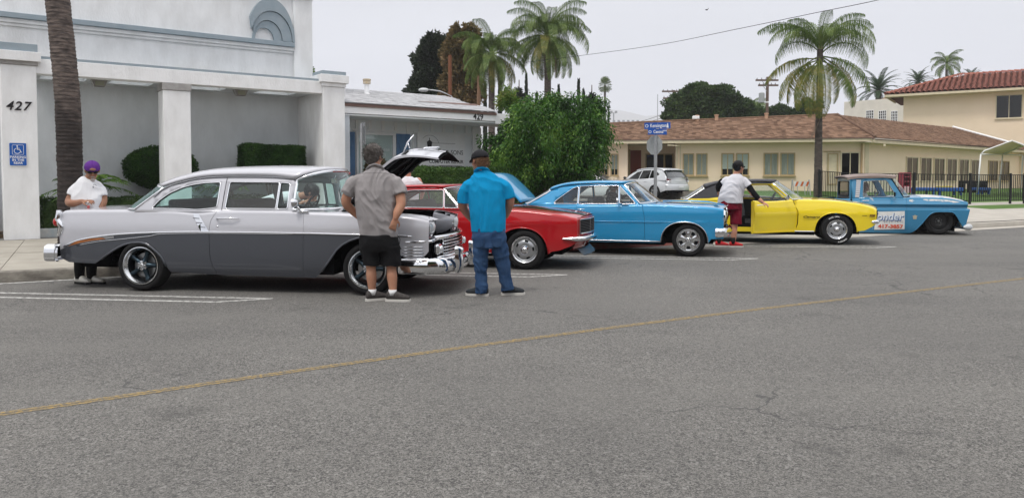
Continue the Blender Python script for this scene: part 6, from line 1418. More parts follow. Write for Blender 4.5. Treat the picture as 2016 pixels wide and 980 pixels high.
# ---- palm trunk at left: ringed column, slightly leaning
def ringed_trunk(name,pts,rad,m,parent,rings,amp=.012,n=28):
    c=crv(pts,1); P=[]; tot=len(rad)
    path=crv(pts,12); N=rings*4; out=[]
    for i in range(N+1):
        t=i/N*(len(path)-1); k=min(int(t),len(path)-2); f=t-k; p=Vector(path[k]).lerp(Vector(path[k+1]),f); rr=np.interp(i/N,np.linspace(0,1,tot),rad)
        ph=i%4; rg=rr*(1+(.0 if ph==0 else .045 if ph==1 else .03 if ph==2 else .012)*amp/.012)
        row=[]
        for j in range(n):
            a=2*PI*j/n; nz=.02*fbm(math.cos(a)*2,math.sin(a)*2,p.z*3)+.025*fbm(math.cos(a)*7,math.sin(a)*7,p.z*9)
            row.append((p.x+(rg+rr*nz*2)*math.cos(a),p.y+(rg+rr*nz*2)*math.sin(a),p.z+.35*rr*.1*math.sin(a+i)))
        out.append(row)
    return B().grid(out,closev=True).obj(name,m,parent,smooth=60)
M_ptr=mat('palm trunk',(.15,.12,.105),.95,var=.9,vs=2.2,vcol=(.045,.038,.036),bump=1.0,bs=9,stretch=(2.5,2.5,9),thr=(.40,.62))
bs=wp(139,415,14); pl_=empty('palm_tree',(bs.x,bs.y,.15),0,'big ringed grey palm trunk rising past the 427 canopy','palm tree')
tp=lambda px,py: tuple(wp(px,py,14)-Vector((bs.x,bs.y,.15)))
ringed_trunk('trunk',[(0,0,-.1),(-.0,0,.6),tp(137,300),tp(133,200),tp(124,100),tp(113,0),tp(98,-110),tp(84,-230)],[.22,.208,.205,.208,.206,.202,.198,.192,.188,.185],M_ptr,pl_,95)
def frond_mesh(name,L_,up,droop,leaf,nl=46,ll=.55,lw=.035,hang=.8,seed=0,m=None,vshape=.3,stiff=False):
    rg=np.random.default_rng(seed); N=30; pts=[]
    x=z=0; a=up; ds=L_/N
    for i in range(N+1):
        pts.append((x,0,z)); t=i/N; a=up-droop*(t**1.3); x+=ds*math.cos(a); z+=ds*math.sin(a)
    b=B().tube(pts,[.030*(1-i/N)+.006 for i in range(N+1)],5)
    V=[];
    for k in range(nl):
        t=.16+.84*k/(nl-1); f=t*N; i=min(int(f),N-1); p=Vector(pts[i]).lerp(Vector(pts[i+1]),f-i); d=(Vector(pts[i+1])-Vector(pts[i])).normalized(); l_=ll*math.sin(PI*min(.12+t*.86,1))**.6*rg.uniform(.8,1.15)
        for sg in (-1,1):
            side=Vector((0,sg,0)); u=(side*(.75)+d*.55+Vector((0,0,vshape))).normalized(); p1=p; w_=lw*rg.uniform(.8,1.2)
            if stiff: q1=p1+u*l_*.5; q2=p1+u*l_-Vector((0,0,.08*l_))
            else:
                q1=p1+u*l_*.40+Vector((0,0,-.06)); q2=q1+(u*(1-hang)*.5+Vector((rg.normal()*.06,rg.normal()*.06,-hang))).normalized()*l_*.62
            wv=d*w_*.5
            V+= [p1-wv*.5,p1+wv*.5,q1+wv,q1-wv, q1-wv,q1+wv,q2+wv*.15,q2-wv*.15]
    k=len(b.v); b.v+=[tuple(v) for v in V]; b.f+=[(k+i,k+i+1,k+i+2,k+i+3) for i in range(0,len(V),4)]
    me=b.mesh(name); me.materials.append(m); return me
def palm(name,base,apex,label,crown,rad=(.2,.15),trunk_m=M_ptr,rings=60,skirt=None,group=None,cat='palm tree',lean=(0,0)):
    r=empty(name,base,0,label,cat,group); h=apex-base[2]
    ringed_trunk('trunk',[(0,0,-.3),(lean[0]*.2,lean[1]*.2,h*.33),(lean[0]*.6,lean[1]*.6,h*.66),(lean[0],lean[1],h)],[rad[0],(rad[0]+rad[1])/2,rad[1],rad[1]*.95],trunk_m,r,rings,n=14)
    for (me,az,pit,sc,dz) in crown:
        M_=Matrix.Translation((lean[0],lean[1],h+dz))@Matrix.Rotation(az,4,'Z')@Matrix.Rotation(-pit,4,'Y')@Matrix.Scale(sc,4); share('frond',me,r,matrix=M_)
    return r
FQ=[frond_mesh('frond',3.0,1.15,2.5,None,70,.95,.024,.95,i,L_palm) for i in range(3)]; FY=[frond_mesh('frond',2.9,.7,2.3,None,66,.80,.028,1.0,i+5,L_py) for i in range(2)]; FH=[frond_mesh('frond',2.9,.15,1.25,None,62,.75,.034,1.0,i+60,L_py) for i in range(2)]+[frond_mesh('frond',2.8,.15,1.2,None,62,.75,.032,1.0,62,L_palm)]; FU=[frond_mesh('frond',3.1,1.32,1.75,None,70,.90,.024,.95,i+40,L_palm) for i in range(2)]; FD=frond_mesh('frond',2.4,-.9,.7,None,40,.35,.03,.95,9,L_dead); FT=[frond_mesh('frond',2.6,.95,1.1,None,60,.42,.035,.2,i+20,L_date,.15,True) for i in range(2)]
M_ptk=mat('dark palm trunk',(.045,.037,.033),.95,var=.8,vs=2,vcol=(.12,.10,.085),stretch=(2,2,6),bump=.7,bs=12)
# main queen palm: hand-set crown
p0=wp(1610,388,34); cr_=[]
rg=random.Random(4)
for i,(az,pit,sc,k) in enumerate([(170,10,1.0,0),(20,8,1.05,1),(-10,-5,1.0,2),(260,10,.85,1),(145,12,.8,2),(45,10,.9,0),(-35,0,1.0,1),(205,0,.9,2),(320,12,.7,1),(5,-20,.98,0),(150,-15,.85,2)]): cr_.append((FQ[k],R(az),R(pit),sc,-.15+rg.uniform(-.15,.12)))
for az,pit,sc,k in [(172,-14,1.05,0),(10,-8,1.05,1),(100,4,.9,0),(200,2,.8,1),(330,6,.85,0),(50,-2,.95,1),(140,-6,.95,0),(260,4,.85,1)]: cr_.append((FU[k],R(az),R(pit),sc,-.1))
for az,pit,sc,k in [(176,-2,.95,0),(188,-22,.95,1),(205,-38,.95,0),(222,-50,1.0,1),(160,-35,.9,0),(245,-55,1.05,0),(-4,-14,1.0,2),(8,-30,1.0,1),(-22,-36,.95,2),(120,-40,.9,2),(268,-58,1.0,1),(-40,-50,.8,0)]: cr_.append((FH[k],R(az),R(pit),sc,-.35+rg.uniform(-.15,.1)))
cr_+= [(FD,R(-15),R(-25),1.0,-.9),(FD,R(10),R(-30),1.2,-1.2),(FD,R(250),R(-30),.9,-.9)]
palm('palm_tree',(p0.x,p0.y,.62),7.2,'tall queen palm with yellowing fronds behind the yellow coupe',cr_,(.19,.13),M_ptk,70)
B().tube([(0,0,6.0),(0,0,6.7),(.02,0,7.5)],[.13,.11,.03],10).obj('crownshaft',mat('crownshaft',(.16,.17,.07),.8),[o for o in bpy.data.objects if o.name.startswith('palm_tree')][-1])
def rcrown(n,seed,meshes,pmin=-55,pmax=60,sc=1,dz=.2):
    rg=random.Random(seed); o=[]
    for i in range(n):
        t=i/(n-1); az=i*2.39996; o.append((meshes[i%len(meshes)],az,R(pmin+(pmax-pmin)*t+rg.uniform(-6,6)),sc*rg.uniform(.85,1.08),dz*(t-.5)))
    return o
p=wp(968,300,40); palm('palm_tree',(p.x,p.y,.3),8.0,'grey green queen palm beside the bronze tree',rcrown(16,1,FQ,-30,8,.80)+rcrown(16,41,[FH[2],FH[2],FH[0]],-55,-5,.80,.1)+rcrown(9,31,FU,-20,8,.80,.1)+rcrown(5,8,[FD],-20,0,.8,.0),(.2,.16))
p=wp(1078,300,39); palm('palm_tree',(p.x,p.y,.3),8.7,'tallest queen palm above the big drooping shrub',rcrown(17,2,FQ,-30,8,.90)+rcrown(18,42,[FH[2],FH[2],FH[2],FH[0]],-58,-5,.90,.1)+rcrown(10,32,FU,-20,8,.92,.1)+rcrown(7,9,[FD],-25,0,.95,.0),(.22,.17))
p=wp(1860,300,95); palm('palm_tree',(p.x,p.y,.3),1.4+(355-128)/1494*95,'slender queen palm far behind the red tile roof',rcrown(12,3,FQ,-28,8,.8)+rcrown(8,43,[FH[2]],-50,-10,.8,.1)+rcrown(6,33,FU,-20,8,.8,.1),(.2,.14),rings=40)
for (px,py,D,sc,lab,sd) in ((1730,172,84,1.15,'large date palm beyond the tile roofed building',5),(1808,158,100,.95,'small date palm top above the brown hall roof',6),(1912,152,105,.75,'tiny date palm top right of the slender queen palm',7)):
    p=wp(px,py,D); palm('date_palm',(p.x,p.y,.3),p.z-.3,lab,rcrown(40,sd,FT,-70,22,sc*.92,.3),(.35,.32),rings=30)
# fan palm: ball of stiff fans
def fan_mesh():
    b=B(); 
    for i in range(17):
        a=R(-80+10*i); c,s_=math.cos(a),math.sin(a); b.add([(.55,0,0),(.55+.75*c,.75*s_-.03,.02),(.55+.95*c,.95*s_,-.08*abs(s_)),(.55+.75*c,.75*s_+.06,.02)],[(0,1,2,3)])
    b.tube([(0,0,0),(.55,0,0)],.015,4); me=b.mesh('frond'); me.materials.append(L_palm); return me
FF=fan_mesh(); p=wp(1191,168,150); palm('fan_palm',(p.x,p.y,.3),p.z,'distant lone fan palm on a thin trunk left of the street name sign',rcrown(46,11,[FF],-60,80,1.05,.4),(.28,.22),rings=40)
def tree(name,base,label,blobs,m,n,ln,wd,trunk,cat='tree',group=None,inner=.55,core=True,trm=M_bark,drp=0,dvec=None,na=.22,streak=0):
    r=empty(name,base,0,label,cat,group); Ps=[];Ds=[]; tot=sum(b_[1][0]*b_[1][1]+b_[1][2]*b_[1][0] for b_ in blobs)
    for c,rr in blobs:
        k=int(n*(rr[0]*rr[1]+rr[2]*rr[0])/tot); P,U=blob_pts(k,c,rr,inner,na,1.8)
        if streak:
            cc_=np.array(c); g=np.array([fbm(p[0]*2.6,p[1]*2.6,p[2]*.8)+.6*fbm(p[0]*6,p[1]*6,p[2]*1.6+9) for p in P]); P=cc_+(P-cc_)*(1+streak*g)[:,None]
        Ps.append(P); Ds.append(U*.7+RNG.normal(size=P.shape)*.6+(np.array(dvec) if dvec else 0))
    leaves('crown',np.vstack(Ps),np.vstack(Ds),ln,wd,m,r,drp)
    if core:
        b=B()
        for c,rr in blobs: b.sphere(c,1,10,7,tuple(v*.62 for v in rr))
        o=b.obj('inner_foliage',m,r,smooth=True); o['kind']='stuff'
    b=B()
    for t in trunk: b.tube(t[0],t[1],8)
    b.obj('trunk',trm,r,smooth=True); return r
def at_blobs(D,lst,base):
    o=[]
    for px,py,rx,rz,*dd in lst:
        p=wp(px,py,D+(dd[0] if dd else 0)); s=D/1494; o.append(((p.x-base[0],p.y-base[1],p.z-base[2]),(rx*s,min(rx,rz)*s*.9,rz*s)))
    return o
# big drooping ficus at the corner
D0=22.5; fb=wp(1075,365,D0); base=(fb.x,fb.y,.15)
fl=[(1008,275,38,32,.6),(983,305,32,48,.4),(1010,330,52,40,0),(1060,235,48,45,0),(1080,290,60,62,-.3),(1110,245,52,48,0),(1152,240,42,40,.1),(1174,220,22,28,.3),(1140,290,55,55,-.2),(1120,335,52,36,-.3),(1060,340,55,30,-.3),(1165,268,34,40,0),(1040,300,45,60,-.2),(1090,215,30,24,.2),(1030,232,30,30,.4),(1160,310,28,36,0),(985,345,40,28,0)]
tree('ficus_tree',base,'big drooping green ficus shrub at the corner right of the 429 building',at_blobs(D0,fl,base),L_fic,56000,.115,.040,[([(0,0,-.1),(.05,0,.8),(-.3,0,1.8)],[.13,.10,.05]),([(.1,.1,-.1),(.3,0,1),(.7,0,1.9)],[.10,.08,.04])],cat='shrub',inner=.72,na=.22,dvec=(0,0,-1.1),streak=.70)
# vines on the flat roof
def vine(px,py,D,rx,rz,lab,m=L_vine,n=2600):
    p=wp(px,py,D); base=(p.x,p.y,3.45); return tree('rooftop_vine',base,lab,at_blobs(D,[(px,py,rx,rz),(px-rx*.5,py+rz*.4,rx*.6,rz*.6),(px+rx*.6,py+rz*.5,rx*.6,rz*.5)],base),m,n,.09,.05,[([(0,0,-.2),(0,0,.3)],.015)],cat='vine',inner=.1,core=False,na=.4)
vine(1000,195,26,20,22,'tall vine shoots on the roof end above number 429'); vine(1040,215,27,26,12,'yellowish low vine on the flat roof edge',leafmat('dry vine leaf',(.10,.10,.03),(.24,.20,.07),(.35,.18,.12),sc=4)); vine(1090,205,26.5,28,18,'bright vine shoots on the flat roof beside the queen palm')
# trees beyond
p=wp(848,300,52); base=(p.x,p.y,.3); tree('dark_tree',base,'dark dense upright tree left of the bronze one',at_blobs(52,[(850,95,20,26),(838,125,22,34),(858,140,26,50),(836,165,26,34),(868,110,16,36),(850,190,36,40),(822,185,14,22),(848,230,36,40)],base),L_dark,26000,.30,.17,[([(0,0,0),(0,0,6)],[.3,.12])],inner=.75,na=.35)
p=wp(905,300,50); base=(p.x,p.y,.3); tree('bronze_tree',base,'bronze brown leafed tree behind the wooden pole',at_blobs(50,[(900,80,18,28),(925,75,15,24),(888,110,20,34),(912,125,28,46),(935,110,16,40),(893,160,24,34),(922,175,26,36),(905,210,36,36),(878,185,12,26)],base),L_oli,26000,.26,.15,[([(0,0,0),(0,0,6)],[.3,.12])],inner=.7,na=.4)
p=wp(1390,300,72); base=(p.x,p.y,.3); tree('round_tree',base,'big round dark green tree behind the brown roof',at_blobs(72,[(1380,190,36,24),(1350,210,36,24),(1410,200,36,26),(1440,212,30,26),(1330,225,24,16),(1460,222,26,20),(1390,225,70,28),(1425,185,20,14),(1370,178,22,12)],base),L_big,36000,.30,.19,[([(0,0,0),(0,0,5)],[.5,.3])],inner=.8,na=.3)
p=wp(1540,300,80); base=(p.x,p.y,.3); tree('far_tree',base,'small dark tree right of the second power pole',at_blobs(80,[(1535,222,18,13),(1552,228,14,9),(1515,226,14,11),(1495,226,14,12)],base),L_big,6000,.30,.2,[([(0,0,0),(0,0,5)],[.3,.2])],inner=.6,na=.4)
p=wp(1592,300,76); base=(p.x,p.y,.3); tree('far_tree',base,'small tree just left of the queen palm trunk behind the roof',at_blobs(76,[(1590,218,22,18),(1575,226,12,10)],base),L_big,5000,.3,.2,[([(0,0,0),(0,0,5)],[.3,.2])],inner=.6,na=.4)
p=wp(1478,235,82); palm('palm_tree',(p.x,p.y,.3),p.z+.9,'hazy green palm between the round tree and second pole',rcrown(22,21,FQ,-35,12,.9),(.2,.16),rings=30)
p=wp(725,300,80); base=(p.x,p.y,.3)
p=wp(808,300,90); base=(p.x,p.y,.3); tree('far_tree',base,'low tree top peeking over the shingle roof',at_blobs(90,[(806,181,12,7),(818,184,10,6)],base),L_dark,1600,.3,.2,[([(0,0,0),(0,0,6)],[.3,.2])],inner=.4)
p=wp(618,300,40); base=(p.x,p.y,.3); tree('far_tree',base,'green tree edge peeking past the corner pilaster',at_blobs(40,[(604,150,14,22),(596,175,14,20)],base),L_vine,2500,.12,.07,[([(0,0,0),(0,0,4)],[.2,.1])],inner=.4)
# slim cypresses and bare trunks behind the roofs
for i,(px,yt_,yb2,wd_) in enumerate(((955,165,205,4),(968,158,205,4.5),(984,158,205,5),(1036,150,215,3.5),(1100,172,215,3),(1139,160,210,4),(1149,180,215,3.5),(1057,185,215,3))):
    D=62; p=wp(px,yb2,D); zt=wp(px,yt_,D).z; base=(p.x,p.y,.3); h=zt-.3; s=D/1494
    r=empty('cypress_tree',base,0,['cypress column behind the vine, leftmost of the trio','middle column of the cypress trio behind the vine','right column of the cypress trio behind the vine','thin cypress between the two big queen palms','thin cypress just right of the tallest queen palm','tallest cypress right of the tallest queen palm','short cypress nearest the ficus right end','small cypress left of the tallest queen palm trunk'][i],'cypress','cypresses behind the roofs')
    n=900; z=RNG.uniform(2,h,n); rr=wd_*s*.62*np.sqrt(np.clip((h-z)/h*2.2,0,1)); a=RNG.uniform(0,2*PI,n); P=np.stack([rr*np.cos(a),rr*np.sin(a),z],1); leaves('crown',P,np.stack([np.cos(a)*.3,np.sin(a)*.3,np.ones(n)],1),.3,.12,L_dark,r); B().tube([(0,0,0),(0,0,h*.95)],[.14,.04],6).obj('trunk',M_bark,r)
p=wp(943,300,44); r=empty('bare_trunk',(p.x,p.y,.3),0,'leaning bare brown palm trunk below the first queen palm','tree trunk'); B().tube([(0,0,0),(-.05,0,4),(.02,0,wp(943,150,44).z-.3)],[.14,.12,.10],8).obj('trunk',mat('tan trunk',(.22,.13,.08),.9),r)
# layered conifers low behind
for (px,py,lab) in ((1022,190,'layered dark conifer behind the vine shoots'),(1165,200,'layered conifer peeking above the ficus')):
    D=70; p=wp(px,py,D); base=(p.x,p.y,.3); tree('conifer_tree',base,lab,at_blobs(D,[(px,py-12,5,3),(px-4,py-5,12,3),(px+5,py+2,16,3),(px-2,py+10,22,4),(px+3,py+20,26,5)],base),L_dark,2600,.28,.12,[([(0,0,0),(0,0,p.z+1.2)],[.2,.04])],inner=.2,core=False)
# bush in the recess and lawn shrubs
c,s_=math.cos(A1),math.sin(A1); hb_=(QO[0]-11.0*c-.3*s_,QO[1]-11.0*s_+.3*c,.9)
hedge('shrub',(hb_[0],hb_[1],.95),A1,(-.75,1.3,0,1.0,0,.75),'clipped shrub in the entry recess behind the silver hatchback',m=L_top,n=5000,round_=True,cat='shrub',ln=.10,wd=.06)
# soot stain on the lower half of the big trunk: dark, ragged upper edge, part of the bark
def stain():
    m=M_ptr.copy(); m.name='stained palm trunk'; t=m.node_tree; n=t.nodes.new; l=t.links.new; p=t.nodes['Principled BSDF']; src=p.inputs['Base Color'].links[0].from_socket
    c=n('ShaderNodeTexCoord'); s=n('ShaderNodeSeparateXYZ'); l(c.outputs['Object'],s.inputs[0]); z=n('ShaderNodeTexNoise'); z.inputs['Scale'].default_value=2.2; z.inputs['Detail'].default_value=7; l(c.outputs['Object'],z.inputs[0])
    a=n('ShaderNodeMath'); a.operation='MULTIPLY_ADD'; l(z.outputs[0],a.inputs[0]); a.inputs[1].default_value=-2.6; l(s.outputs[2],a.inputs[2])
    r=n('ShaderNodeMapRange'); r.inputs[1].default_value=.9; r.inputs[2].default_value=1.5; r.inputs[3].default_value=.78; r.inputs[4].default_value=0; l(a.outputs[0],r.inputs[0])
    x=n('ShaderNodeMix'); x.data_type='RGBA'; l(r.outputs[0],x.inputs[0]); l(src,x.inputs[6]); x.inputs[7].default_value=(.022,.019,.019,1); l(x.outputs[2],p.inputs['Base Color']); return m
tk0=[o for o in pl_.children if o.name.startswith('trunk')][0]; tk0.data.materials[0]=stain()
# ---------------------------------------------------------------- people
def skinmat(n,c): 
    m=mat(n,c,.5,var=.35,vs=12,vcol=(c[0]*.8,c[1]*.62,c[2]*.58)); m.node_tree.nodes['Principled BSDF'].inputs['Subsurface Weight'].default_value=.08; return m
def cloth(n,c,v=.35,vc=None,bs=14,bump=.5): return mat(n,c,.9,var=v,vs=7,vcol=vc or tuple(x*.72 for x in c),bump=bump,bs=bs,spec=.15)
def remesh(b,name,m,parent,vox=.008,it=5,wr=0,wsc=(7,7,16),seed=0,fold=None):
    me=b.mesh('tmp'); bm=bmesh.new(); bm.from_mesh(me); bmesh.ops.remove_doubles(bm,verts=bm.verts,dist=1e-5); bmesh.ops.recalc_face_normals(bm,faces=bm.faces); bm.to_mesh(me); bm.free()
    o=bpy.data.objects.new('tmp',me); COL.objects.link(o); md=o.modifiers.new('r','REMESH'); md.mode='VOXEL'; md.voxel_size=vox; md2=o.modifiers.new('s','SMOOTH'); md2.iterations=it; md2.factor=.5
    bpy.context.view_layer.update(); dg=bpy.context.evaluated_depsgraph_get(); nm=bpy.data.meshes.new_from_object(o.evaluated_get(dg)); bpy.data.objects.remove(o); nm.name=name
    if wr:
        n=len(nm.vertices); V=np.empty(n*3,np.float32); nm.vertices.foreach_get('co',V); V=V.reshape(-1,3); Nn=np.empty(n*3,np.float32); nm.vertex_normals.foreach_get('vector',Nn); Nn=Nn.reshape(-1,3)
        d=np.empty(n)
        for i in range(n):
            x,y,z=V[i]; w0=noise.noise(Vector((x*2+seed,y*2,z*2)))
            s=abs(noise.noise(Vector((x*wsc[0]+w0*2.5+seed,y*wsc[1],z*wsc[2]+w0*3+x*4))))
            s2=abs(noise.noise(Vector((x*wsc[0]*.5+seed*2,y*4,z*wsc[2]*.35+w0*2)))); d[i]=(-.9*s-1.3*s2+.5)*wr
        V=V+Nn*d[:,None].astype(np.float32); nm.vertices.foreach_set('co',V.ravel())
    nm.polygons.foreach_set('use_smooth',[True]*len(nm.polygons)); nm.materials.clear(); nm.materials.append(m); nm.update()
    return link(bpy.data.objects.new(name,nm),parent)
def loft(b,st,n=16):
    """st: list of (centre, U, V) half axis vectors; closed tube with caps; superelliptic section"""
    P=[]
    for c,U,Vv in st:
        c,U,Vv=Vector(c),Vector(U),Vector(Vv); P.append([tuple(c+U*math.cos(2*PI*k/n)+Vv*math.sin(2*PI*k/n)) for k in range(n)])
    b.grid(P,closev=True); k=len(b.v)-n*len(st); b.f.append(tuple(range(k,k+n))[::-1]); b.f.append(tuple(range(len(b.v)-n,len(b.v)))); return b
def limb(b,pts,rs,res=6,n=12,flat=False):
    q=crv([tuple(p)+(r,) for p,r in zip(pts,rs)],res); b.tube([p[:3] for p in q],[max(p[3],.004) for p in q],n)
    b.sphere(pts[0],rs[0]*.98,10,6)
    if not flat: b.sphere(pts[-1],rs[-1]*.98,10,6)
    return b
def hand(b,wr,d,nrm,curl=.5,sd=1,spread=.12):
    """palm + 4 unequal fingers + thumb; d finger direction, nrm back-of-hand normal, sd thumb side"""
    wr,d=Vector(wr),Vector(d).normalized(); nrm=Vector(nrm); nrm=(nrm-d*nrm.dot(d)).normalized(); s=d.cross(nrm).normalized()*sd
    loft(b,[(wr,s*.027,nrm*.02),(wr+d*.03,s*.034,nrm*.018),(wr+d*.07,s*.042,nrm*.015),(wr+d*.095,s*.040,nrm*.012)],12)
    for i,L_ in enumerate((.072,.080,.075,.058)):
        o=(1.5-i)*.0195; p=wr+d*.09+s*o; dd=(d+s*(1.5-i)*spread).normalized(); pts=[p]; a=0
        for k,f in enumerate((.45,.30,.25)):
            a+=curl*(.55+.15*k); q=pts[-1]+(dd*math.cos(a)-nrm*math.sin(a))*L_*f; pts.append(q)
        b.tube([tuple(x) for x in pts],[.0095,.0088,.0082,.0070],8)
        b.sphere(tuple(pts[-1]),.007,8,5)
    p=wr+d*.025+s*.028; q1=p+(s*.75+d*.6-nrm*.25).normalized()*.04; q2=q1+(d*.9+s*.25-nrm*.45).normalized()*.032; q3=q2+(d*.95-nrm*.5).normalized()*.024
    b.tube([tuple(x) for x in (p,q1,q2,q3)],[.014,.0115,.010,.008],8); b.sphere(tuple(q3),.008,8,5)
def head_geo(b,c,yaw,pitch=0,s=1.0,roll=0):
    """skull, jaw, nose, ears; yaw: facing direction angle in XY (0=+X image right, 90=away, -90=to camera)"""
    M_=Matrix.Translation(c)@Matrix.Rotation(R(yaw),4,'Z')@Matrix.Rotation(R(pitch),4,'Y')@Matrix.Rotation(R(roll),4,'X')@Matrix.Scale(s,4)
    o=B(); o.M=M_
    o.sphere((-.012,0,.035),.1,20,14,(.98,.77,.90)); o.sphere((.03,0,-.03),.075,16,10,(.85,.80,1.0)); o.sphere((.055,0,-.085),.035,12,8,(1,1.15,.8))
    o.sphere((.075,0,.03),.03,10,8,(.6,1.8,.6)); o.sphere((.07,.035,-.02),.024,8,6); o.sphere((.07,-.035,-.02),.024,8,6)
    o.tube([(.082,0,.028),(.098,0,.0),(.108,0,-.018),(.090,0,-.028)],[.009,.012,.015,.010],8); o.sphere((.088,0,-.055),.016,10,6,(.7,1.5,.6))
    for sd in (-1,1): o.sphere((-.005,sd*.080,-.005),.03,10,8,(.55,.30,1.0)); o.sphere((-.012,sd*.088,.002),.022,8,6,(.5,.35,1.1))
    b.v_off=len(b.v); k=len(b.v); b.v+=o.v; b.f+=[tuple(i+k for i in f) for f in o.f]; return M_
def strands(name,M_,pts_fn,n,ln,m,parent,wd=.004):
    P=[];D=[]
    for i in range(n): p,d=pts_fn(); P.append(tuple(M_@Vector(p))); D.append(tuple((M_.to_3x3()@Vector(d))))
    me=leafmesh(name,np.array(P),np.array(D),ln,wd); me.materials.append(m); o=bpy.data.objects.new(name,me); link(o,parent); return o
def hair(r,M_,m,vol=1.0,curly=.5,long=0,seed=0,low=False):
    rg=random.Random(seed); b=B(); b.M=M_
    b.sphere((-.022,0,.045 if not low else .015),.105*vol,18,12,(.98,.86,.90 if not low else .6)); b.sphere((-.050,0,-.01 if not low else -.02),.075*vol,14,10,(.85,1.1,1.0))
    if long: b.tube([(-.05,0,.02),(-.075,0,-.08),(-.07,0,-.20)],[.09,.085,.06],10,ell=1.2)
    b.M=None; remesh(b,'hair',m,r,.008,3,wr=.010*curly,wsc=(28,28,28),seed=seed)
    def f():
        u=Vector((rg.gauss(-.3,1),rg.gauss(0,1),rg.gauss(.2,1))).normalized(); 
        if u.x>.45 and u.z<.4: u.x=-u.x
        p=Vector((-.024+u.x*.102*vol,u.y*.090*vol,.035+u.z*.095*vol)); 
        if u.z<-.5: p.z=-.02
        if low: p.z=rg.uniform(-.06,.035); p.x=min(p.x,.0)
        return p,(u*.6+Vector((rg.gauss(0,.5),rg.gauss(0,.5),rg.gauss(-.5,.5))))
    strands('hair_strands',M_,f,1100,.020+.014*curly,m,r)
def shoe(r,an,yaw,m,sole,L_=.29,name='shoe',laces=None,z0=0,tilt=0):
    """foot direction yaw; an = ankle x,y"""
    e_=Matrix.Translation((an[0],an[1],z0))@Matrix.Rotation(R(yaw),4,'Z'); b=B(); b.M=e_
    st=[(-.075,.032,.030,.05),(-.06,.040,.048,.055),(-.02,.040,.062,.062),(.04,.042,.055,.055),(.10,.047,.040,.045),(.15,.047,.032,.038),(.185,.040,.025,.033),(.205,.022,.014,.030)]
    loft(b,[((x,0,z+.012),(0,w_,0),(0,0,h)) for x,w_,h,z in [(a,w_,h,zc) for a,w_,h,zc in st]],14); b.sphere((-.01,0,.085),.040,12,8,(1.2,.9,.8)); b.M=None
    o=remesh(b,name,m,r,.007,3)
    b=B(); b.M=e_; out=[(-.088,.0),(-.08,.026),(-.05,.040),(0,.042),(.05,.042),(.11,.050),(.16,.050),(.20,.034),(.218,.0)]; pl=[(x,y) for x,y in out]+[(x,-y) for x,y in out[-2:0:-1]]; b.prism(pl,0,.026,'z'); b.M=None; b.obj('sole',sole,o)
    if laces:
        b=B(); b.M=e_
        for k in range(4): x=.045+.024*k; z=.110-.020*k; b.tube([(x,-.022,z-.006),(x+.004,0,z+.004),(x,.022,z-.006)],.0035,5)
        b.M=None; b.obj('laces',laces,o)
    return o
SK1=skinmat('tan skin',(.46,.24,.155)); SK2=skinmat('ruddy skin',(.50,.25,.17)); SK3=skinmat('brown skin',(.30,.155,.095))
H_grey=mat('grey brown hair',(.055,.045,.04),.7,var=.8,vs=30,vcol=(.15,.135,.125)); H_brn=mat('curly auburn hair',(.12,.060,.032),.6,var=.7,vs=30,vcol=(.26,.15,.09)); H_blk=mat('black hair',(.012,.011,.012),.4); H_bl=mat('blond hair',(.42,.33,.22),.6,var=.6,vs=30,vcol=(.60,.52,.40)); H_lb=mat('long brown hair',(.14,.075,.045),.5,var=.5,vs=20,vcol=(.24,.14,.08))
C_gry=cloth('grey work shirt',(.31,.29,.29)); C_blk=cloth('black shorts cloth',(.010,.010,.011),.2); C_blu=cloth('bright blue polo cloth',(.004,.27,.54)); C_jean=cloth('blue denim',(.022,.055,.13),.8,(.05,.10,.20),60,.4); C_wht=cloth('white cotton',(.72,.72,.74),.15); C_mar=cloth('maroon cloth',(.17,.008,.022)); C_sock=mat('white sock',(.75,.75,.75),.9); C_bsock=mat('black sock',(.012,.012,.013),.9); C_lw=cloth('pale grey cotton',(.64,.63,.66),.2)
S_dk=mat('dark grey mesh shoe',(.045,.040,.038),.85,var=.6,vs=40,vcol=(.10,.09,.085)); S_wh=mat('white leather shoe',(.70,.68,.62),.5); S_red=mat('red running shoe',(.50,.02,.025),.6); So_w=mat('pale sole',(.60,.58,.54),.7); So_b=mat('black sole',(.012,.012,.012),.7); S_sk=mat('charcoal canvas shoe',(.03,.035,.04),.8)
def plegs(r,skin,hips,knees,ankles,rt=(.085,.062,.060,.042),b=None,lo=.0):
    b=b or B()
    for h,k,a in zip(hips,knees,ankles):
        mid=Vector(k).lerp(Vector(a),.35); limb(b,[h,Vector(h).lerp(Vector(k),.5),k,mid,a],[rt[0],rt[0]*.92,rt[1]*.95,rt[2],rt[3]])
    return b
# --- man in grey shirt and black shorts (back view)
def gp(px,py,y=0,x0=766,y0=593,s=170.): return ((px-x0)/s,y,(y0-py)/s)
g0=wp(766,592,8.80); gm=empty('person',(g0.x,g0.y,0),0,'man in grey work shirt and black shorts with hands on hips','person')
b=B(); hm=head_geo(b,gp(738,309,.03),62,6,1.03)
limb(b,[gp(741,345,.0),gp(740,322,.01)],[.068,.062])
plegs(gm,SK1,[gp(728,480),gp(770,480)],[gp(731,528,-.01),gp(771,528,.0)],[gp(732.5,574,0),gp(775,577,-.03)],(.095,.060,.061,.040),b)
limb(b,[gp(700,362,0),gp(687,380,.02),gp(681,400,.04),gp(692,416,.10),gp(706,431,.13)],[.04,.060,.055,.048,.034])
limb(b,[gp(782,364,0),gp(789,382,-.02),gp(792,402,-.06),gp(786,418,-.10),gp(783,428,-.12)],[.04,.060,.056,.050,.034])
hand(b,gp(706,431,.13),(.3,.25,-.9),(-.9,.2,-.2),.5,-1)
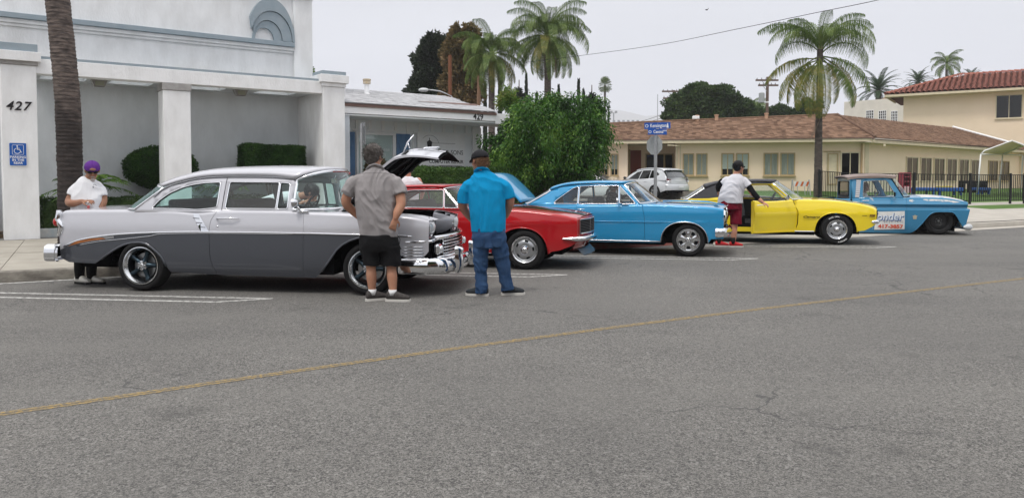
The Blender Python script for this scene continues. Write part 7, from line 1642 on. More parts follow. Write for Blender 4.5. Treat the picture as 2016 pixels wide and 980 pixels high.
hand(b,gp(783,428,-.12),(-.28,-.05,-1),(.25,-1,.0),.35,-1)
loft(b,[(gp(747,480),(.17,0,0),(0,.11,0)),(gp(744,400),(.17,0,0),(0,.10,0)),(gp(742,352),(.12,0,0),(0,.07,0))])
remesh(b,'body',SK1,gm,.0075,4)
b=B()
loft(b,[(gp(746,466,.01),(.232,-.02,0),(0,.155,0)),(gp(746,450,.01),(.228,-.02,0),(0,.16,0)),(gp(742,425,.015),(.232,0,0),(0,.165,0)),(gp(741,400,.01),(.24,.0,0),(0,.160,0)),(gp(740,375,0),(.245,.0,0),(0,.15,0)),(gp(740,357,0),(.240,.0,0),(0,.125,0)),(gp(740,345,.0),(.205,.0,0),(0,.10,0)),(gp(741,335,.005),(.125,.0,.0),(0,.08,0)),(gp(742,329,.01),(.075,0,0),(0,.068,0))],22)
limb(b,[gp(714,350,0),gp(701,358,.01),gp(690,372,.02),gp(684,383,.03)],[.066,.080,.084,.088],flat=True); limb(b,[gp(768,352,0),gp(780,361,-.01),gp(787,372,-.02),gp(790,382,-.03)],[.066,.080,.082,.086],flat=True)
sh=remesh(b,'shirt',C_gry,gm,.0075,3,wr=.024,wsc=(11,8,3.2),seed=2)
b=B().tube([gp(725,334,-.035),gp(732,327,-.065),gp(742,324,-.075),gp(752,327,-.06),gp(757,334,-.03)],.011,8,ell=1.8); b.obj('collar',C_gry,gm,smooth=True)
b=B().tube(crv([gp(700,347,-.115),gp(715,342,-.125),gp(741,341,-.135),gp(768,342,-.125),gp(781,348,-.11)],5),.003,5); b.obj('yoke_seam',mat('seam shade',(.16,.15,.15),.9),gm)
b=B(); loft(b,[(gp(747,462),(.225,0,0),(0,.15,0)),(gp(748,480),(.235,0,0),(0,.155,0)),(gp(749,495),(.235,0,0),(0,.14,0))],18)
loft(b,[(gp(730,485),(.125,0,0),(0,.13,0)),(gp(731,505),(.108,0,0),(0,.11,0)),(gp(732,523),(.104,0,0),(0,.11,0))],14); loft(b,[(gp(768,485),(.13,0,0),(0,.13,0)),(gp(770,505),(.120,0,0),(0,.115,0)),(gp(771,524),(.118,0,0),(0,.11,0))],14)
remesh(b,'shorts',C_blk,gm,.008,3,wr=.018,wsc=(8,8,5),seed=4)
B().tube([gp(786,462,-.10),gp(791,470,-.10),gp(789,482,-.10),gp(793,490,-.09)],.005,5).obj('key_strap',M_gap,gm)
hair(gm,hm,H_grey,vol=1.12,curly=1.2,seed=1)
for an,yw in ((gp(733,580,0),30),(gp(774,580,-.04),-3)):
    B().tube([(an[0],an[1],.135),(an[0],an[1],.07)],[.047,.046],12).obj('sock',C_sock,gm,smooth=True); shoe(gm,(an[0]-.0,an[1]),yw,S_dk,So_w,laces=S_dk)
# --- man in blue polo and jeans
def bp_(px,py,y=0): return gp(px,py,y,975,584,163.6)
b0=wp(975,584,9.15); bmn=empty('person',(b0.x,b0.y,0),0,'man in bright blue polo shirt, jeans and black cap','person')
b=B(); hm=head_geo(b,bp_(944,318,.02),128,8,1.02)
limb(b,[bp_(956,350),bp_(949,330,.01)],[.068,.062])
limb(b,[bp_(917,376),bp_(910,394,.03),bp_(911,409,.08),bp_(920,425,.18),bp_(928,437,.24)],[.035,.054,.052,.045,.032]); limb(b,[bp_(995,372),bp_(1003,387,.02),bp_(1004,400,.06),bp_(1000,415,.15),bp_(996,428,.22)],[.055,.056,.054,.045,.032])
hand(b,bp_(928,437,.24),(.5,.5,-.6),(-.7,.3,-.3),.6,-1); hand(b,bp_(996,428,.22),(-.5,.5,-.6),(.7,.3,-.3),.6,1)
loft(b,[(bp_(962,470),(.15,0,0),(0,.10,0)),(bp_(960,400),(.16,0,0),(0,.10,0)),(bp_(957,362),(.11,0,0),(0,.07,0))])
remesh(b,'body',SK2,bmn,.0075,4)
b=B(); loft(b,[(bp_(961.5,456),(.205,0,0),(0,.145,0)),(bp_(961,440),(.212,0,0),(0,.155,0)),(bp_(960,420),(.218,0,0),(0,.16,0)),(bp_(959,395),(.225,0,0),(0,.155,0)),(bp_(958,374),(.228,0,0),(0,.145,0)),(bp_(956,359),(.215,0,0),(0,.12,0)),(bp_(954,347),(.16,0,0),(0,.095,0)),(bp_(951,337),(.09,0,0),(0,.075,0)),(bp_(950,332),(.072,0,0),(0,.068,0))],22)
limb(b,[bp_(930,360),bp_(919,370,.01),bp_(914,385,.02),bp_(913,400,.03)],[.062,.072,.076,.078],flat=True); limb(b,[bp_(983,359),bp_(993,367,.0),bp_(999,378,.01),bp_(1002,390,.02)],[.062,.070,.075,.077],flat=True)
remesh(b,'polo_shirt',C_blu,bmn,.0075,3,wr=.022,wsc=(9,8,4.0),seed=7)
B().tube([bp_(935,338,-.03),bp_(942,332,-.065),bp_(951,331,-.078),bp_(959,333,-.06),bp_(964,339,-.03)],.012,8,ell=1.8).obj('collar',C_blu,bmn,smooth=True)
b=B(); loft(b,[(bp_(962,450),(.198,0,0),(0,.14,0)),(bp_(963,470),(.212,0,0),(0,.15,0)),(bp_(964,487),(.205,0,0),(0,.14,0))],18)
limb(b,[bp_(948,485),bp_(946,515,0),bp_(947,545,.02),bp_(949,578,.02)],[.106,.088,.074,.076],flat=True); limb(b,[bp_(982,483),bp_(989,513,.02),bp_(994,545,.05),bp_(999,574,.06)],[.106,.088,.074,.077],flat=True)
remesh(b,'jeans',C_jean,bmn,.0075,3,wr=.024,wsc=(7,7,13),seed=9)
for px in (944,979): b=B(); b.prism([(-.055,.05),(.055,.05),(.055,-.04),(0,-.065),(-.055,-.04)],-.003,.003); o=b.obj('back_pocket',C_jean,bmn); o.location=bp_(px,475,-.158); o.rotation_euler=(R(8),0,0)
hair(bmn,hm,H_brn,vol=.95,curly=1.2,seed=3,low=True)
def cap(r,M_,m,brim=1,back=False,openm=None):
    b=B(); b.M=M_; P=[]
    for i in range(25):
        a=2*PI*i/24; P.append([((-.015)+.118*math.cos(a)*math.cos(e_),.098*math.sin(a)*math.cos(e_),.044+.095*math.sin(e_)) for e_ in np.linspace(-.12,PI/2,9)])
    b.grid(P); b.M=None; o=b.obj('cap',m,r,smooth=True); md=o.modifiers.new('s','SOLIDIFY'); md.thickness=.004
    b=B(); b.M=M_; sg=-1 if back else 1; P=[]
    for i in range(13):
        a=-1.15+2.3*i/12; c,s_=math.cos(a),math.sin(a); P.append([(sg*(-.015*sg+.100*c+t*.085*(c**.6 if c>0 else 0)),.090*s_,.042-.030*t*t-.012*s_*s_*0) for t in (0,.35,.7,1)])
    b.grid(P); b.M=None; o=b.obj('cap_brim',m,r,smooth=True); md=o.modifiers.new('s','SOLIDIFY'); md.thickness=.004
    B().sphere(tuple(M_@Vector((-.015,0,.139))),.008,8,5).obj('cap_button',m,r)
cap(bmn,hm,mat('black cap cloth',(.012,.012,.015),.8))
b=B(); b.M=hm; b.sphere((.062,0,-.075),.045,12,8,(.8,1.1,1)); b.M=None; b.obj('beard',mat('greying beard',(.25,.19,.16),.9),bmn,smooth=True)
shoe(bmn,bp_(949,580,.03)[:2],165,S_sk,So_w); shoe(bmn,bp_(1000,577,.10)[:2],12,S_sk,So_w)
# --- man in purple cap behind the trunk, looking at his phone/keys
def pp(px,py,y=0): return gp(px,py,y,175,559,146.4)
q0=wp(175,559,10.25); pm=empty('person',(q0.x,q0.y,0),0,'man in white t-shirt and backwards purple cap looking down at keys','person')
b=B(); hm=head_geo(b,pp(188,336,-.02),-58,24,1.0)
limb(b,[pp(176,362),pp(183,347,-.01)],[.072,.062])
plegs(pm,SK3,[pp(161,470),pp(186,470)],[pp(159,512),pp(182,510)],[pp(157,545),pp(180,543)],(.09,.06,.06,.045),b)
limb(b,[pp(155,372),pp(149,382,-.02),pp(145,396,-.06),pp(160,399,-.16),pp(182,395,-.20)],[.038,.056,.056,.050,.032]); hand(b,pp(182,395,-.20),(.95,-.05,.05),(.1,-.4,.9),.5,1)
limb(b,[pp(199,374,.05),pp(203,387,.05),pp(206,400,.0),pp(205,410,-.05)],[.036,.05,.048,.034]); hand(b,pp(209,410,-.05),(-.2,-.3,-.9),(.9,0,0),.5,1)
loft(b,[(pp(177,450),(.19,0,0),(0,.14,0)),(pp(176,400),(.16,0,0),(0,.11,0)),(pp(176,364),(.11,0,0),(0,.07,0))])
remesh(b,'body',SK3,pm,.0075,4)
b=B(); loft(b,[(pp(176,425),(.205,0,0),(0,.17,0)),(pp(176,410),(.207,0,0),(0,.18,0)),(pp(176,392),(.207,0,0),(0,.175,0)),(pp(176,378),(.190,0,0),(0,.155,0)),(pp(176,367),(.180,0,0),(0,.13,0)),(pp(176,358),(.145,0,0),(0,.105,0)),(pp(177,350),(.09,0,0),(0,.078,0)),(pp(178,347),(.07,0,0),(0,.066,0))],22)
limb(b,[pp(161,363),pp(154,371,-.01),pp(149.5,384,-.03)],[.060,.072,.076],flat=True); limb(b,[pp(193,362,.02),pp(198,371,.03),pp(202,385,.03)],[.056,.066,.070],flat=True)
remesh(b,'t_shirt',C_wht,pm,.008,3,wr=.020,wsc=(6,6,9),seed=12)
b=B(); loft(b,[(pp(177,420),(.205,0,0),(0,.16,0)),(pp(177,455),(.21,0,0),(0,.15,0))],16)
limb(b,[pp(164,450),pp(160,480),pp(158.5,505)],[.10,.095,.09]); limb(b,[pp(189,450),pp(185,480),pp(182,505)],[.10,.095,.09]); remesh(b,'shorts',C_blk,pm,.01,4,wr=.01)
mat('print grey',(.12,.12,.14),.8); B().sphere(pp(200.5,367.5,-.158),.011,8,6,(1,.3,.8)).obj('shirt_print',MATS['print grey'],pm)
b=B(); b.tube([pp(200,364.5,-.162),pp(203,362,-.160),pp(206.5,364.5,-.150)],.003,5); b.obj('print_arc',MATS['print grey'],pm)
cap(pm,hm,mat('purple cap cloth',(.095,.02,.20),.8),back=True)
b=B(); b.M=hm
for sd in (-1,1): b.sphere((.094,sd*.036,.022),.028,12,8,(.35,1,.72)); b.tube([(.09,sd*.062,.03),(.04,sd*.082,.03),(-.01,sd*.084,.02)],.004,5)
cb=B(); cb.M=hm; cb.sphere((.098,0,.066),.030,12,8,(.45,1.25,.62)); cb.M=None; cb.obj('forehead',SK3,pm,smooth=True); cb=B(); cb.M=hm; cb.tube([(.107*math.cos(a)-.012,.100*math.sin(a),.046) for a in np.linspace(-1,1,9)],.008,6); cb.M=None; cb.obj('cap_strap',MATS['purple cap cloth'],pm)
b.tube([(.104,-.012,.028),(.108,0,.03),(.104,.012,.028)],.004,5); b.M=None; b.obj('sunglasses',mat('black lens',(.008,.008,.01),.15),pm,smooth=True)
b=B(); b.M=hm; b.sphere((.078,0,-.10),.030,10,8,(.7,.9,1.3)); b.sphere((.096,0,-.046),.014,8,6,(.5,1.8,.5)); b.M=None; b.obj('goatee',mat('grey goatee',(.42,.38,.36),.9),pm,smooth=True)
kr=empty('key_ring',(q0.x+pp(197,398)[0],q0.y-.26,pp(197,398)[2]),0,'ring of keys held by the man in the purple cap','keys')
b=B().tube([(.018*math.cos(a),0,.018*math.sin(a)) for a in np.linspace(0,2*PI,13)[:-1]],.0018,5,closed=True); b.tube([(0,0,.018),(.004,0,.06)],.002,5); b.obj('ring',M_chr2,kr)
b=B(); b.box(-.005,.005,-.002,.002,-.075,-.02); b.obj('key',M_chr2,kr,rec=False); b=B(); b.sphere((.012,0,-.05),.022,10,6,(1,.4,1)); b.obj('fob',mat('red fob',(.4,.08,.08),.5),kr,smooth=True)
for an,yw in ((pp(157,550,0),-25),(pp(180.5,548,.0),-12)):
    B().tube([(an[0]+.01,an[1],.44),(an[0]+.01,an[1],.30),(an[0],an[1],.20),(an[0],an[1],.07)],[.078,.077,.068,.056],12).obj('sock',C_bsock,pm,smooth=True); shoe(pm,an[:2],yw,S_wh,So_b,laces=S_wh)
# --- man holding the yellow car's door
def mp_(px,py,y=0): return gp(px,py,y,1440,485,92.3)
m0=wp(1440,484.5,15.95); mm=empty('person',(m0.x,m0.y,0),0,'man in pale t-shirt and maroon shorts holding the yellow car door','person')
b=B(); hm=head_geo(b,mp_(1453,331,.0),22,6,1.04)
limb(b,[mp_(1446,352),mp_(1449,341)],[.075,.066])
plegs(mm,SK2,[mp_(1428,410),mp_(1447,410)],[mp_(1421,446,.25),mp_(1445,447,0)],[mp_(1419,474,.1),mp_(1443,476,-.02)],(.10,.07,.068,.045),b)
limb(b,[mp_(1468,366,-.04),mp_(1477,379,-.08),mp_(1487,391,-.14),mp_(1494,398,-.19)],[.045,.062,.048,.036]); hand(b,mp_(1494,398,-.19),(.8,-.3,-.45),(.2,-.5,.8),.6,1)
limb(b,[mp_(1421,358,.05),mp_(1416,368,.1),mp_(1421,384,.2)],[.06,.055,.04]); hand(b,mp_(1421,384,.2),(.3,.6,-.5),(-.8,0,.2),.6,-1)
loft(b,[(mp_(1438,410),(.19,0,0),(0,.15,0)),(mp_(1442,362),(.13,0,0),(0,.08,0))]); remesh(b,'body',SK2,mm,.009,4)
b=B(); loft(b,[(mp_(1437,400),(.255,-.03,.0),(0,.19,0)),(mp_(1437.5,388),(.258,0,0),(0,.195,0)),(mp_(1441,372),(.25,0,0),(0,.185,0)),(mp_(1445,359),(.235,0,0),(0,.16,0)),(mp_(1447,351),(.175,0,0),(0,.13,0)),(mp_(1448,344),(.09,0,0),(0,.085,0))],20)
limb(b,[mp_(1429,355,.02),mp_(1421,362,.05)],[.07,.08],flat=True); limb(b,[mp_(1462,356,-.02),mp_(1470,367,-.05)],[.075,.09],flat=True); remesh(b,'t_shirt',C_lw,mm,.011,4,wr=.016,wsc=(7,7,7),seed=15)
b=B(); limb(b,[mp_(1468,362,-.03),mp_(1477,378,-.08),mp_(1487,391,-.14)],[.066,.066,.054]); b2=B(); limb(b2,[mp_(1421,358,.05),mp_(1416,368,.1),mp_(1419,378,.17)],[.064,.060,.05]); bs_=cloth('black compression sleeve',(.008,.008,.010)); remesh(b,'arm_sleeve',bs_,mm,.01,3); remesh(b2,'arm_sleeve',bs_,mm,.01,3)
b=B(); loft(b,[(mp_(1437,394),(.235,0,0),(0,.17,0)),(mp_(1438,412),(.24,0,0),(0,.17,0))],16); limb(b,[mp_(1427,412,.02),mp_(1425,428,.12),mp_(1423,441,.2)],[.125,.115,.115],flat=True); limb(b,[mp_(1448,412),mp_(1448,428,0),mp_(1448.5,441,0)],[.125,.12,.12],flat=True); remesh(b,'shorts',C_mar,mm,.011,4,wr=.014,wsc=(7,7,6),seed=16)
hair(mm,hm,H_blk,vol=1.05,curly=.8,seed=6)
b=B(); b.M=hm
for sd in (-1,1): b.sphere((.094,sd*.036,.022),.028,10,8,(.35,1,.7)); b.tube([(.09,sd*.062,.03),(.04,sd*.082,.03),(-.01,sd*.088,.02)],.005,5)
b.M=None; b.obj('sunglasses',MATS['black lens'],mm,smooth=True)
for an,yw in ((mp_(1418,480,.1),-10),(mp_(1442,480,-.03),-6)):
    B().tube([(an[0],an[1],.20),(an[0],an[1],.07)],[.054,.05],12).obj('sock',C_bsock,mm,smooth=True); s_=shoe(mm,an[:2],yw,S_red,So_w,laces=C_sock)
# --- seated / leaning figures seen through glass
def seated(loc,yaw,label,shirt,skin,hm_,lean=20,hairkw={},scale=1.0,stand=False):
    """seated figure facing yaw; loc = seat point; leans forward by lean degrees"""
    r=empty('person',loc,R(yaw),label,'person'); l=R(lean); f=lambda h,fw=0,y=0: (fw+h*math.sin(l),y,h*math.cos(l))
    b=B(); M_=head_geo(b,f(.72,.02),0,lean*.6,scale); limb(b,[f(.52),f(.62,.01)],[.065,.058])
    for sd in (-1,1):
        sh_=Vector(f(.47,0,sd*.19)); ha=Vector(f(.25,.38,sd*.17)); el=sh_.lerp(ha,.5)+Vector((0,sd*.05,-.12)); limb(b,[sh_,el,ha],[.052,.045,.03]); hand(b,tuple(ha),(.7,-sd*.3,.3),(0,0,1),.7,-sd)
        limb(b,[(.0,sd*.10,.02),(.42,sd*.13,.05),(.55,sd*.13,-.30)] if not stand else [(.0,sd*.10,.02),(.02,sd*.11,-.42),(-.02,sd*.11,-.86)],[.09,.07,.05])
    fv=lambda r_:(r_*math.cos(l),0,-r_*math.sin(l))
    loft(b,[(f(.0),(0,.13,0),fv(.10)),(f(.45),(0,.12,0),fv(.07))]); remesh(b,'body',skin,r,.010,4)
    b=B(); loft(b,[(f(-.03),(0,.18,0),fv(.14)),(f(.15),(0,.19,0),fv(.15)),(f(.38),(0,.20,0),fv(.135)),(f(.48),(0,.17,0),fv(.11)),(f(.56),(0,.08,0),fv(.075))],18)
    for sd in (-1,1): sh_=Vector(f(.46,0,sd*.17)); ha=Vector(f(.25,.38,sd*.17)); el=sh_.lerp(ha,.45)+Vector((0,sd*.05,-.10)); limb(b,[sh_,el],[.075,.065])
    remesh(b,'shirt',shirt,r,.011,4,wr=.010); hair(r,M_,hm_,**hairkw); return r
def incar(car,x,y,z):
    a=car.r.rotation_euler.z; l=car.r.location; return (l.x+x*math.cos(a)-y*math.sin(a), l.y+x*math.sin(a)+y*math.cos(a), z)
hq=wp(617,387,11.6); seated((hq.x-.74,hq.y,1.0),0,'dark haired person in white bending down, seen through the silver sedan windshield',C_wht,SK2,H_blk,lean=74,hairkw=dict(vol=1.08,seed=11),stand=True)
seated(incar(nv,-1.62,.36,.60),-17,'driver with curly blond hair inside the blue hardtop',C_blk,SK2,H_bl,lean=2,hairkw=dict(vol=1.15,curly=1.6,seed=12),scale=1.0)
seated(incar(tk,-1.72,-.30,.50),-12,'passenger with long brown hair inside the blue pickup',C_lw,SK2,H_lb,lean=4,hairkw=dict(vol=1.02,curly=.4,long=1,seed=13))
# person behind the raised hood: white tee, only a shoulder and arm show
wq=wp(803,372,14.2); wm=empty('person',(wq.x,wq.y,0.0),0,'person in white tee half hidden behind the raised silver hood','person')
b=B(); hm=head_geo(b,(0,.02,1.62),150,5,1.0); limb(b,[(0,0,1.44),(0,0,1.54)],[.068,.06]); plegs(wm,SK2,[(-.1,0,.88),(.1,0,.88)],[(-.11,0,.48),(.11,0,.48)],[(-.11,0,.1),(.11,0,.1)],b=b)
limb(b,[(.2,0,1.4),(.27,.02,1.22),(.24,.15,1.08)],[.055,.048,.032]); hand(b,(.24,.15,1.08),(-.3,.5,-.6),(.8,0,0),.5,1); limb(b,[(-.2,0,1.4),(-.26,.02,1.2),(-.22,.15,1.06)],[.055,.048,.032]); hand(b,(-.22,.15,1.06),(.3,.5,-.6),(-.8,0,0),.5,-1)
loft(b,[((0,0,.9),(.17,0,0),(0,.12,0)),((0,0,1.4),(.18,0,0),(0,.1,0))]); remesh(b,'body',SK2,wm,.010,4)
b=B(); loft(b,[((0,0,.92),(.2,0,0),(0,.15,0)),((0,0,1.2),(.205,0,0),(0,.15,0)),((0,0,1.38),(.215,0,0),(0,.12,0)),((0,0,1.47),(.09,0,0),(0,.08,0))],18); limb(b,[(.16,0,1.38),(.25,.01,1.25)],[.08,.075]); limb(b,[(-.16,0,1.38),(-.25,.01,1.25)],[.08,.075]); remesh(b,'t_shirt',C_wht,wm,.011,4,wr=.012)
b=B(); loft(b,[((0,0,.96),(.19,0,0),(0,.14,0)),((0,0,.8),(.195,0,0),(0,.14,0))],16); limb(b,[(-.1,0,.85),(-.11,0,.55)],[.1,.09]); limb(b,[(.1,0,.85),(.11,0,.55)],[.1,.09]); remesh(b,'shorts',C_blk,wm,.012,4); hair(wm,hm,H_blk,seed=14)
for sd in (-1,1): shoe(wm,(sd*.11,0),90,S_sk,So_w)
# ---------------------------------------------------------------- street furniture and distance
M_green=mat('stop sign back',(.40,.42,.42),.6,.3,var=.4,vs=8); M_ste=mat('street sign blue',(.015,.09,.40),.45,var=.2,vs=8)
sp0=wp(1290,395,29); ss=empty('street_sign',(sp0.x,sp0.y,.2),0,'street name post with blue Kensington and Central plates and a stop sign back','sign')
zt=wp(1290,262,29).z-.2; s_=29/1494
b=B().tube([(0,0,-.2),(0,0,zt)],.062,12); b.obj('post',M_galv,ss,smooth=40)
def plate(z,w_,h,txt,rot,seal=True,ave=None):
    o=bx('name_plate',M_ste,ss,-w_/2,w_/2,-.008,.008,-h/2,h/2,.004); o.location=(.05,-.07,z); o.rotation_euler=(0,R(rot),0); o.data.materials[0]=M_ste
    t=text('lettering',txt,h*.78,M_signw,o,(.035,-.011,-.0),ext=.002,bold=.003,sx=.74)
    b=B().lathe([(0,-.012),(h*.26,-.012),(h*.26,-.008)],18,'y',o=(-w_/2+h*.36,0,0)); b.obj('seal',mat('seal white',(.62,.66,.72),.6),o); b=B(); b.sphere((-w_/2+h*.36,-.013,0),h*.16,8,6,(1,.2,1)); b.obj('seal_mark',M_ste,o)
    if ave: text('lettering',ave,h*.34,M_signw,o,(w_/2-h*.32,-.011,h*.18),ext=.002,bold=.002)
    else: 
        b=B(); b.prism([(w_/2-h*.62,-h*.36),(w_/2-h*.30,-h*.36),(w_/2-h*.34,.0),(w_/2-h*.40,h*.36),(w_/2-h*.50,h*.36),(w_/2-h*.56,0)],-.012,-.009); b.obj('bell_mark',M_signw,o)
    return o
plate(wp(1290,248,29).z-.2,51*s_,12.5*s_,'Kensington',-1.5); plate(wp(1290,260,29).z-.2,37*s_,11*s_,'Central',0,ave='AVE')
bx('bracket',M_galv,ss,.0,.10,-.09,.03,wp(1290,254,29).z-.215,wp(1290,254,29).z-.185)
zc=wp(1290,286,29).z-.2; rr=.385; pts=[(rr*math.cos(R(22.5+45*k)),rr*math.sin(R(22.5+45*k))) for k in range(8)]
b=B().prism(pts,-.004,.004); o=b.obj('stop_sign_back',M_green,ss); o.location=(-.03,.075,zc); o.rotation_euler=(0,0,R(-46))
# barricade
bc=wp(1574,391,35.5); bk_=empty('barricade',(bc.x,bc.y,.62),R(-6),'folding barricade with orange and white striped board on the lawn','barricade')
M_bf=mat('barricade frame',(.42,.43,.44),.6,var=.4,vs=6); M_or=mat('orange stripe',(.68,.16,.04),.5)
for x in (-.33,.42):
    for sg in (-1,1): B().tube([(x,sg*.28,0),(x,sg*.03,.80)],.022,6).obj('leg',M_bf,bk_)
for x in (-.12,.2): B().tube([(x,-.24,0),(x,-.05,.5)],.015,6).obj('brace',M_bf,bk_)
bx('board',M_signw,bk_,-.28,.40,-.075,-.055,.50,.72)
for k in range(3): x=-.24+.24*k; b=B(); b.prism([(x,.505),(x+.10,.505),(x+.18,.715),(x+.08,.715)],-.080,-.0765); b.obj('stripe',M_or,bk_)
# iron fence
M_iron=mat('iron fence paint',(.012,.013,.014),.5)
def g3(px,py,D): p=wp(px,py,D); return Vector((p.x,p.y,p.z))
FP=[(1612,388.5,33.5),(1677,397,31.2),(1909,399.8,31.2),(2016,397.7,32.6),(2180,395,34.5)]; FPts=[g3(*q) for q in FP]
ir=empty('iron_fence',tuple(FPts[1]),0,'black iron picket fence along the lawn behind the pickup','fence'); o0=FPts[1]; H_=1.19; cnt=0
pk=B().box(-.011,.011,-.011,.011,.06,H_-.02).mesh('picket'); pk.materials.append(M_iron); tot=0; rest=B()
for i in range(4):
    a,c=FPts[i],FPts[i+1]; d=c-a; L_=math.hypot(d.x,d.y); ang=math.atan2(d.y,d.x); n=int(L_/.118)
    for hz in (.10,H_-.03,H_-.16 if False else .0):
        if hz==0: continue
        B().tube([tuple(a-o0+Vector((0,0,hz))),tuple(c-o0+Vector((0,0,hz)))],.020,4).obj('rail',M_iron,ir)
    for k in range(n+1):
        p=a.lerp(c,k/n)-o0
        if tot<300: share('picket',pk,ir,tuple(p),(0,0,ang)); tot+=1
        else: rest.M=Matrix.Translation(p)@Matrix.Rotation(ang,4,'Z'); rest.box(-.011,.011,-.011,.011,.06,H_-.02)
    for k in range(int(L_/2.55)+1):
        p=a.lerp(c,min(k*2.55/L_,1))-o0; B().box(-.035,.035,-.035,.035,-.15,H_+.04).obj('post',M_iron,ir,loc=tuple(p),rot=(0,0,ang),rec=False)
rest.M=None
if rest.v: o=rest.obj('far_pickets',M_iron,ir,rec=False); o['kind']='stuff'
# carport canopy
def cpt(px,py,D): return tuple(g3(px,py,D))
M_wp=mat('white pipe',(.72,.72,.70),.4); M_tarp=mat('tan tarp',(.80,.66,.44),.7,var=.3,vs=3)
cn=empty('canopy',(g3(1985,380,38).x,g3(1985,380,38).y,.75),0,'white pipe canopy with tan fabric top at the far right','canopy'); c0=Vector(cn.location)
def cp(px,py,D): return tuple(g3(px,py,D)-c0)
for (a,c,D1,D2) in (((1924,380),(1931,304),37,37),((1966,381),(1974,304),40,40),((2009,381),(2014,306),43,43),((2050,385),(2058,304),36,36)): B().tube([cp(*a,D1),cp(*c,D2)],.035,8).obj('pole',M_wp,cn,smooth=True)
for seg in ([(1931,304,37),(1938,297,37),(1992,277,37),(2058,303,37)],[(1931,304,37),(1974,304,41)],[(1974,304,41),(2018,285,41),(2070,303,41)],[(1992,277,37),(2018,285,41)],[(2014,306,43),(1974,304,41)]): B().tube([cp(*q) for q in seg],.030,8).obj('frame_pipe',M_wp,cn,smooth=True)
A_,B__,C_,D_=Vector(cp(1936,300,37)),Vector(cp(1992,278.5,37)),Vector(cp(2020,287,43)),Vector(cp(1978,305,43))
P=[[tuple(A_.lerp(B__,u).lerp(D_.lerp(C_,u),v)-Vector((0,0,.10*math.sin(PI*v)*math.sin(PI*u)))) for v in np.linspace(0,1,7)] for u in np.linspace(0,1,7)]; o=B().grid(P).obj('fabric',M_tarp,cn,smooth=True)
E_=Vector(cp(2062,305,37)); G_=Vector(cp(2090,308,43)); P=[[tuple(B__.lerp(E_,u).lerp(C_.lerp(G_,u),v)) for v in (0,.5,1)] for u in (0,.5,1)]; B().grid(P).obj('fabric',M_tarp,cn)
# toys and benches behind the fence
M_toyr=mat('faded red plastic',(.28,.035,.06),.5,var=.4,vs=6,vcol=(.36,.10,.12)); M_toyb=mat('blue plastic',(.02,.09,.32),.5); M_pink=mat('pale pink plastic',(.60,.42,.45),.5)
k0=g3(1780,378,36); tk_=empty('toy_kitchen',(k0.x,k0.y,k0.z-.05),R(28),'red plastic play kitchen behind the fence','toy'); h=.95
b=B(); b.box(-.28,-.22,-.15,.15,0,h); b.box(.24,.30,-.15,.15,0,h); b.box(-.28,.30,.12,.15,0,h); b.obj('side_panel',M_toyr,tk_,rec=False,bev=.015)
for z in (.30,.52,.74,.92): bx('shelf',M_toyr,tk_,-.22,.24,-.15,.12,z,z+.05)
for x in (-.12,.12): b=B().lathe([(0,0),(.12,0),(.14,.28),(.12,.30),(0,.30)],14,'z',o=(x,-.05,.0)); b.obj('bin',M_pink,tk_,smooth=40)
for i,(xa,xb_,py,D,m,lab,h_) in enumerate(((1796,1850,375,36.5,M_toyb,'blue plastic water table leftmost behind the fence',.16),(1850,1905,376,36.7,M_toyb,'blue and yellow plastic sand table behind the fence',.18),(1925,1957,374,38,M_toyb,'small blue plastic bin under the dark bench',.14))):
    p=g3(xa,py+1,D); L_=(xb_-xa)/1494*D; t=empty('play_table',(p.x,p.y,p.z),R(12),lab,'toy'); b=B(); b.box(0,L_,0,.6,.0,h_); b.obj('tub',m,t,bev=.03,rec=False)
    for x in (.08,L_-.08):
        for y in (.08,.52): B().box(x-.04,x+.04,y-.04,y+.04,-.2,.0).obj('leg',m,t,rec=False)
    if i==1: bx('lid',mat('yellow plastic',(.60,.48,.12),.5),t,L_*.15,L_*.6,.05,.5,h_+.002,h_+.08,.02)
for (xa,xb_,D,lab) in ((1898,1921,38.5,'dark play bench left under the canopy'),(1925,1947,39,'dark play bench right under the canopy')):
    p=g3(xa,372,D); L_=(xb_-xa)/1494*D; t=empty('bench',(p.x,p.y,p.z),R(10),lab,'bench'); bx('top',M_gap,t,0,L_,0,.4,.26,.42)
    for x in (.04,L_-.08): bx('leg',M_gap,t,x,x+.05,0,.4,-.2,.259)
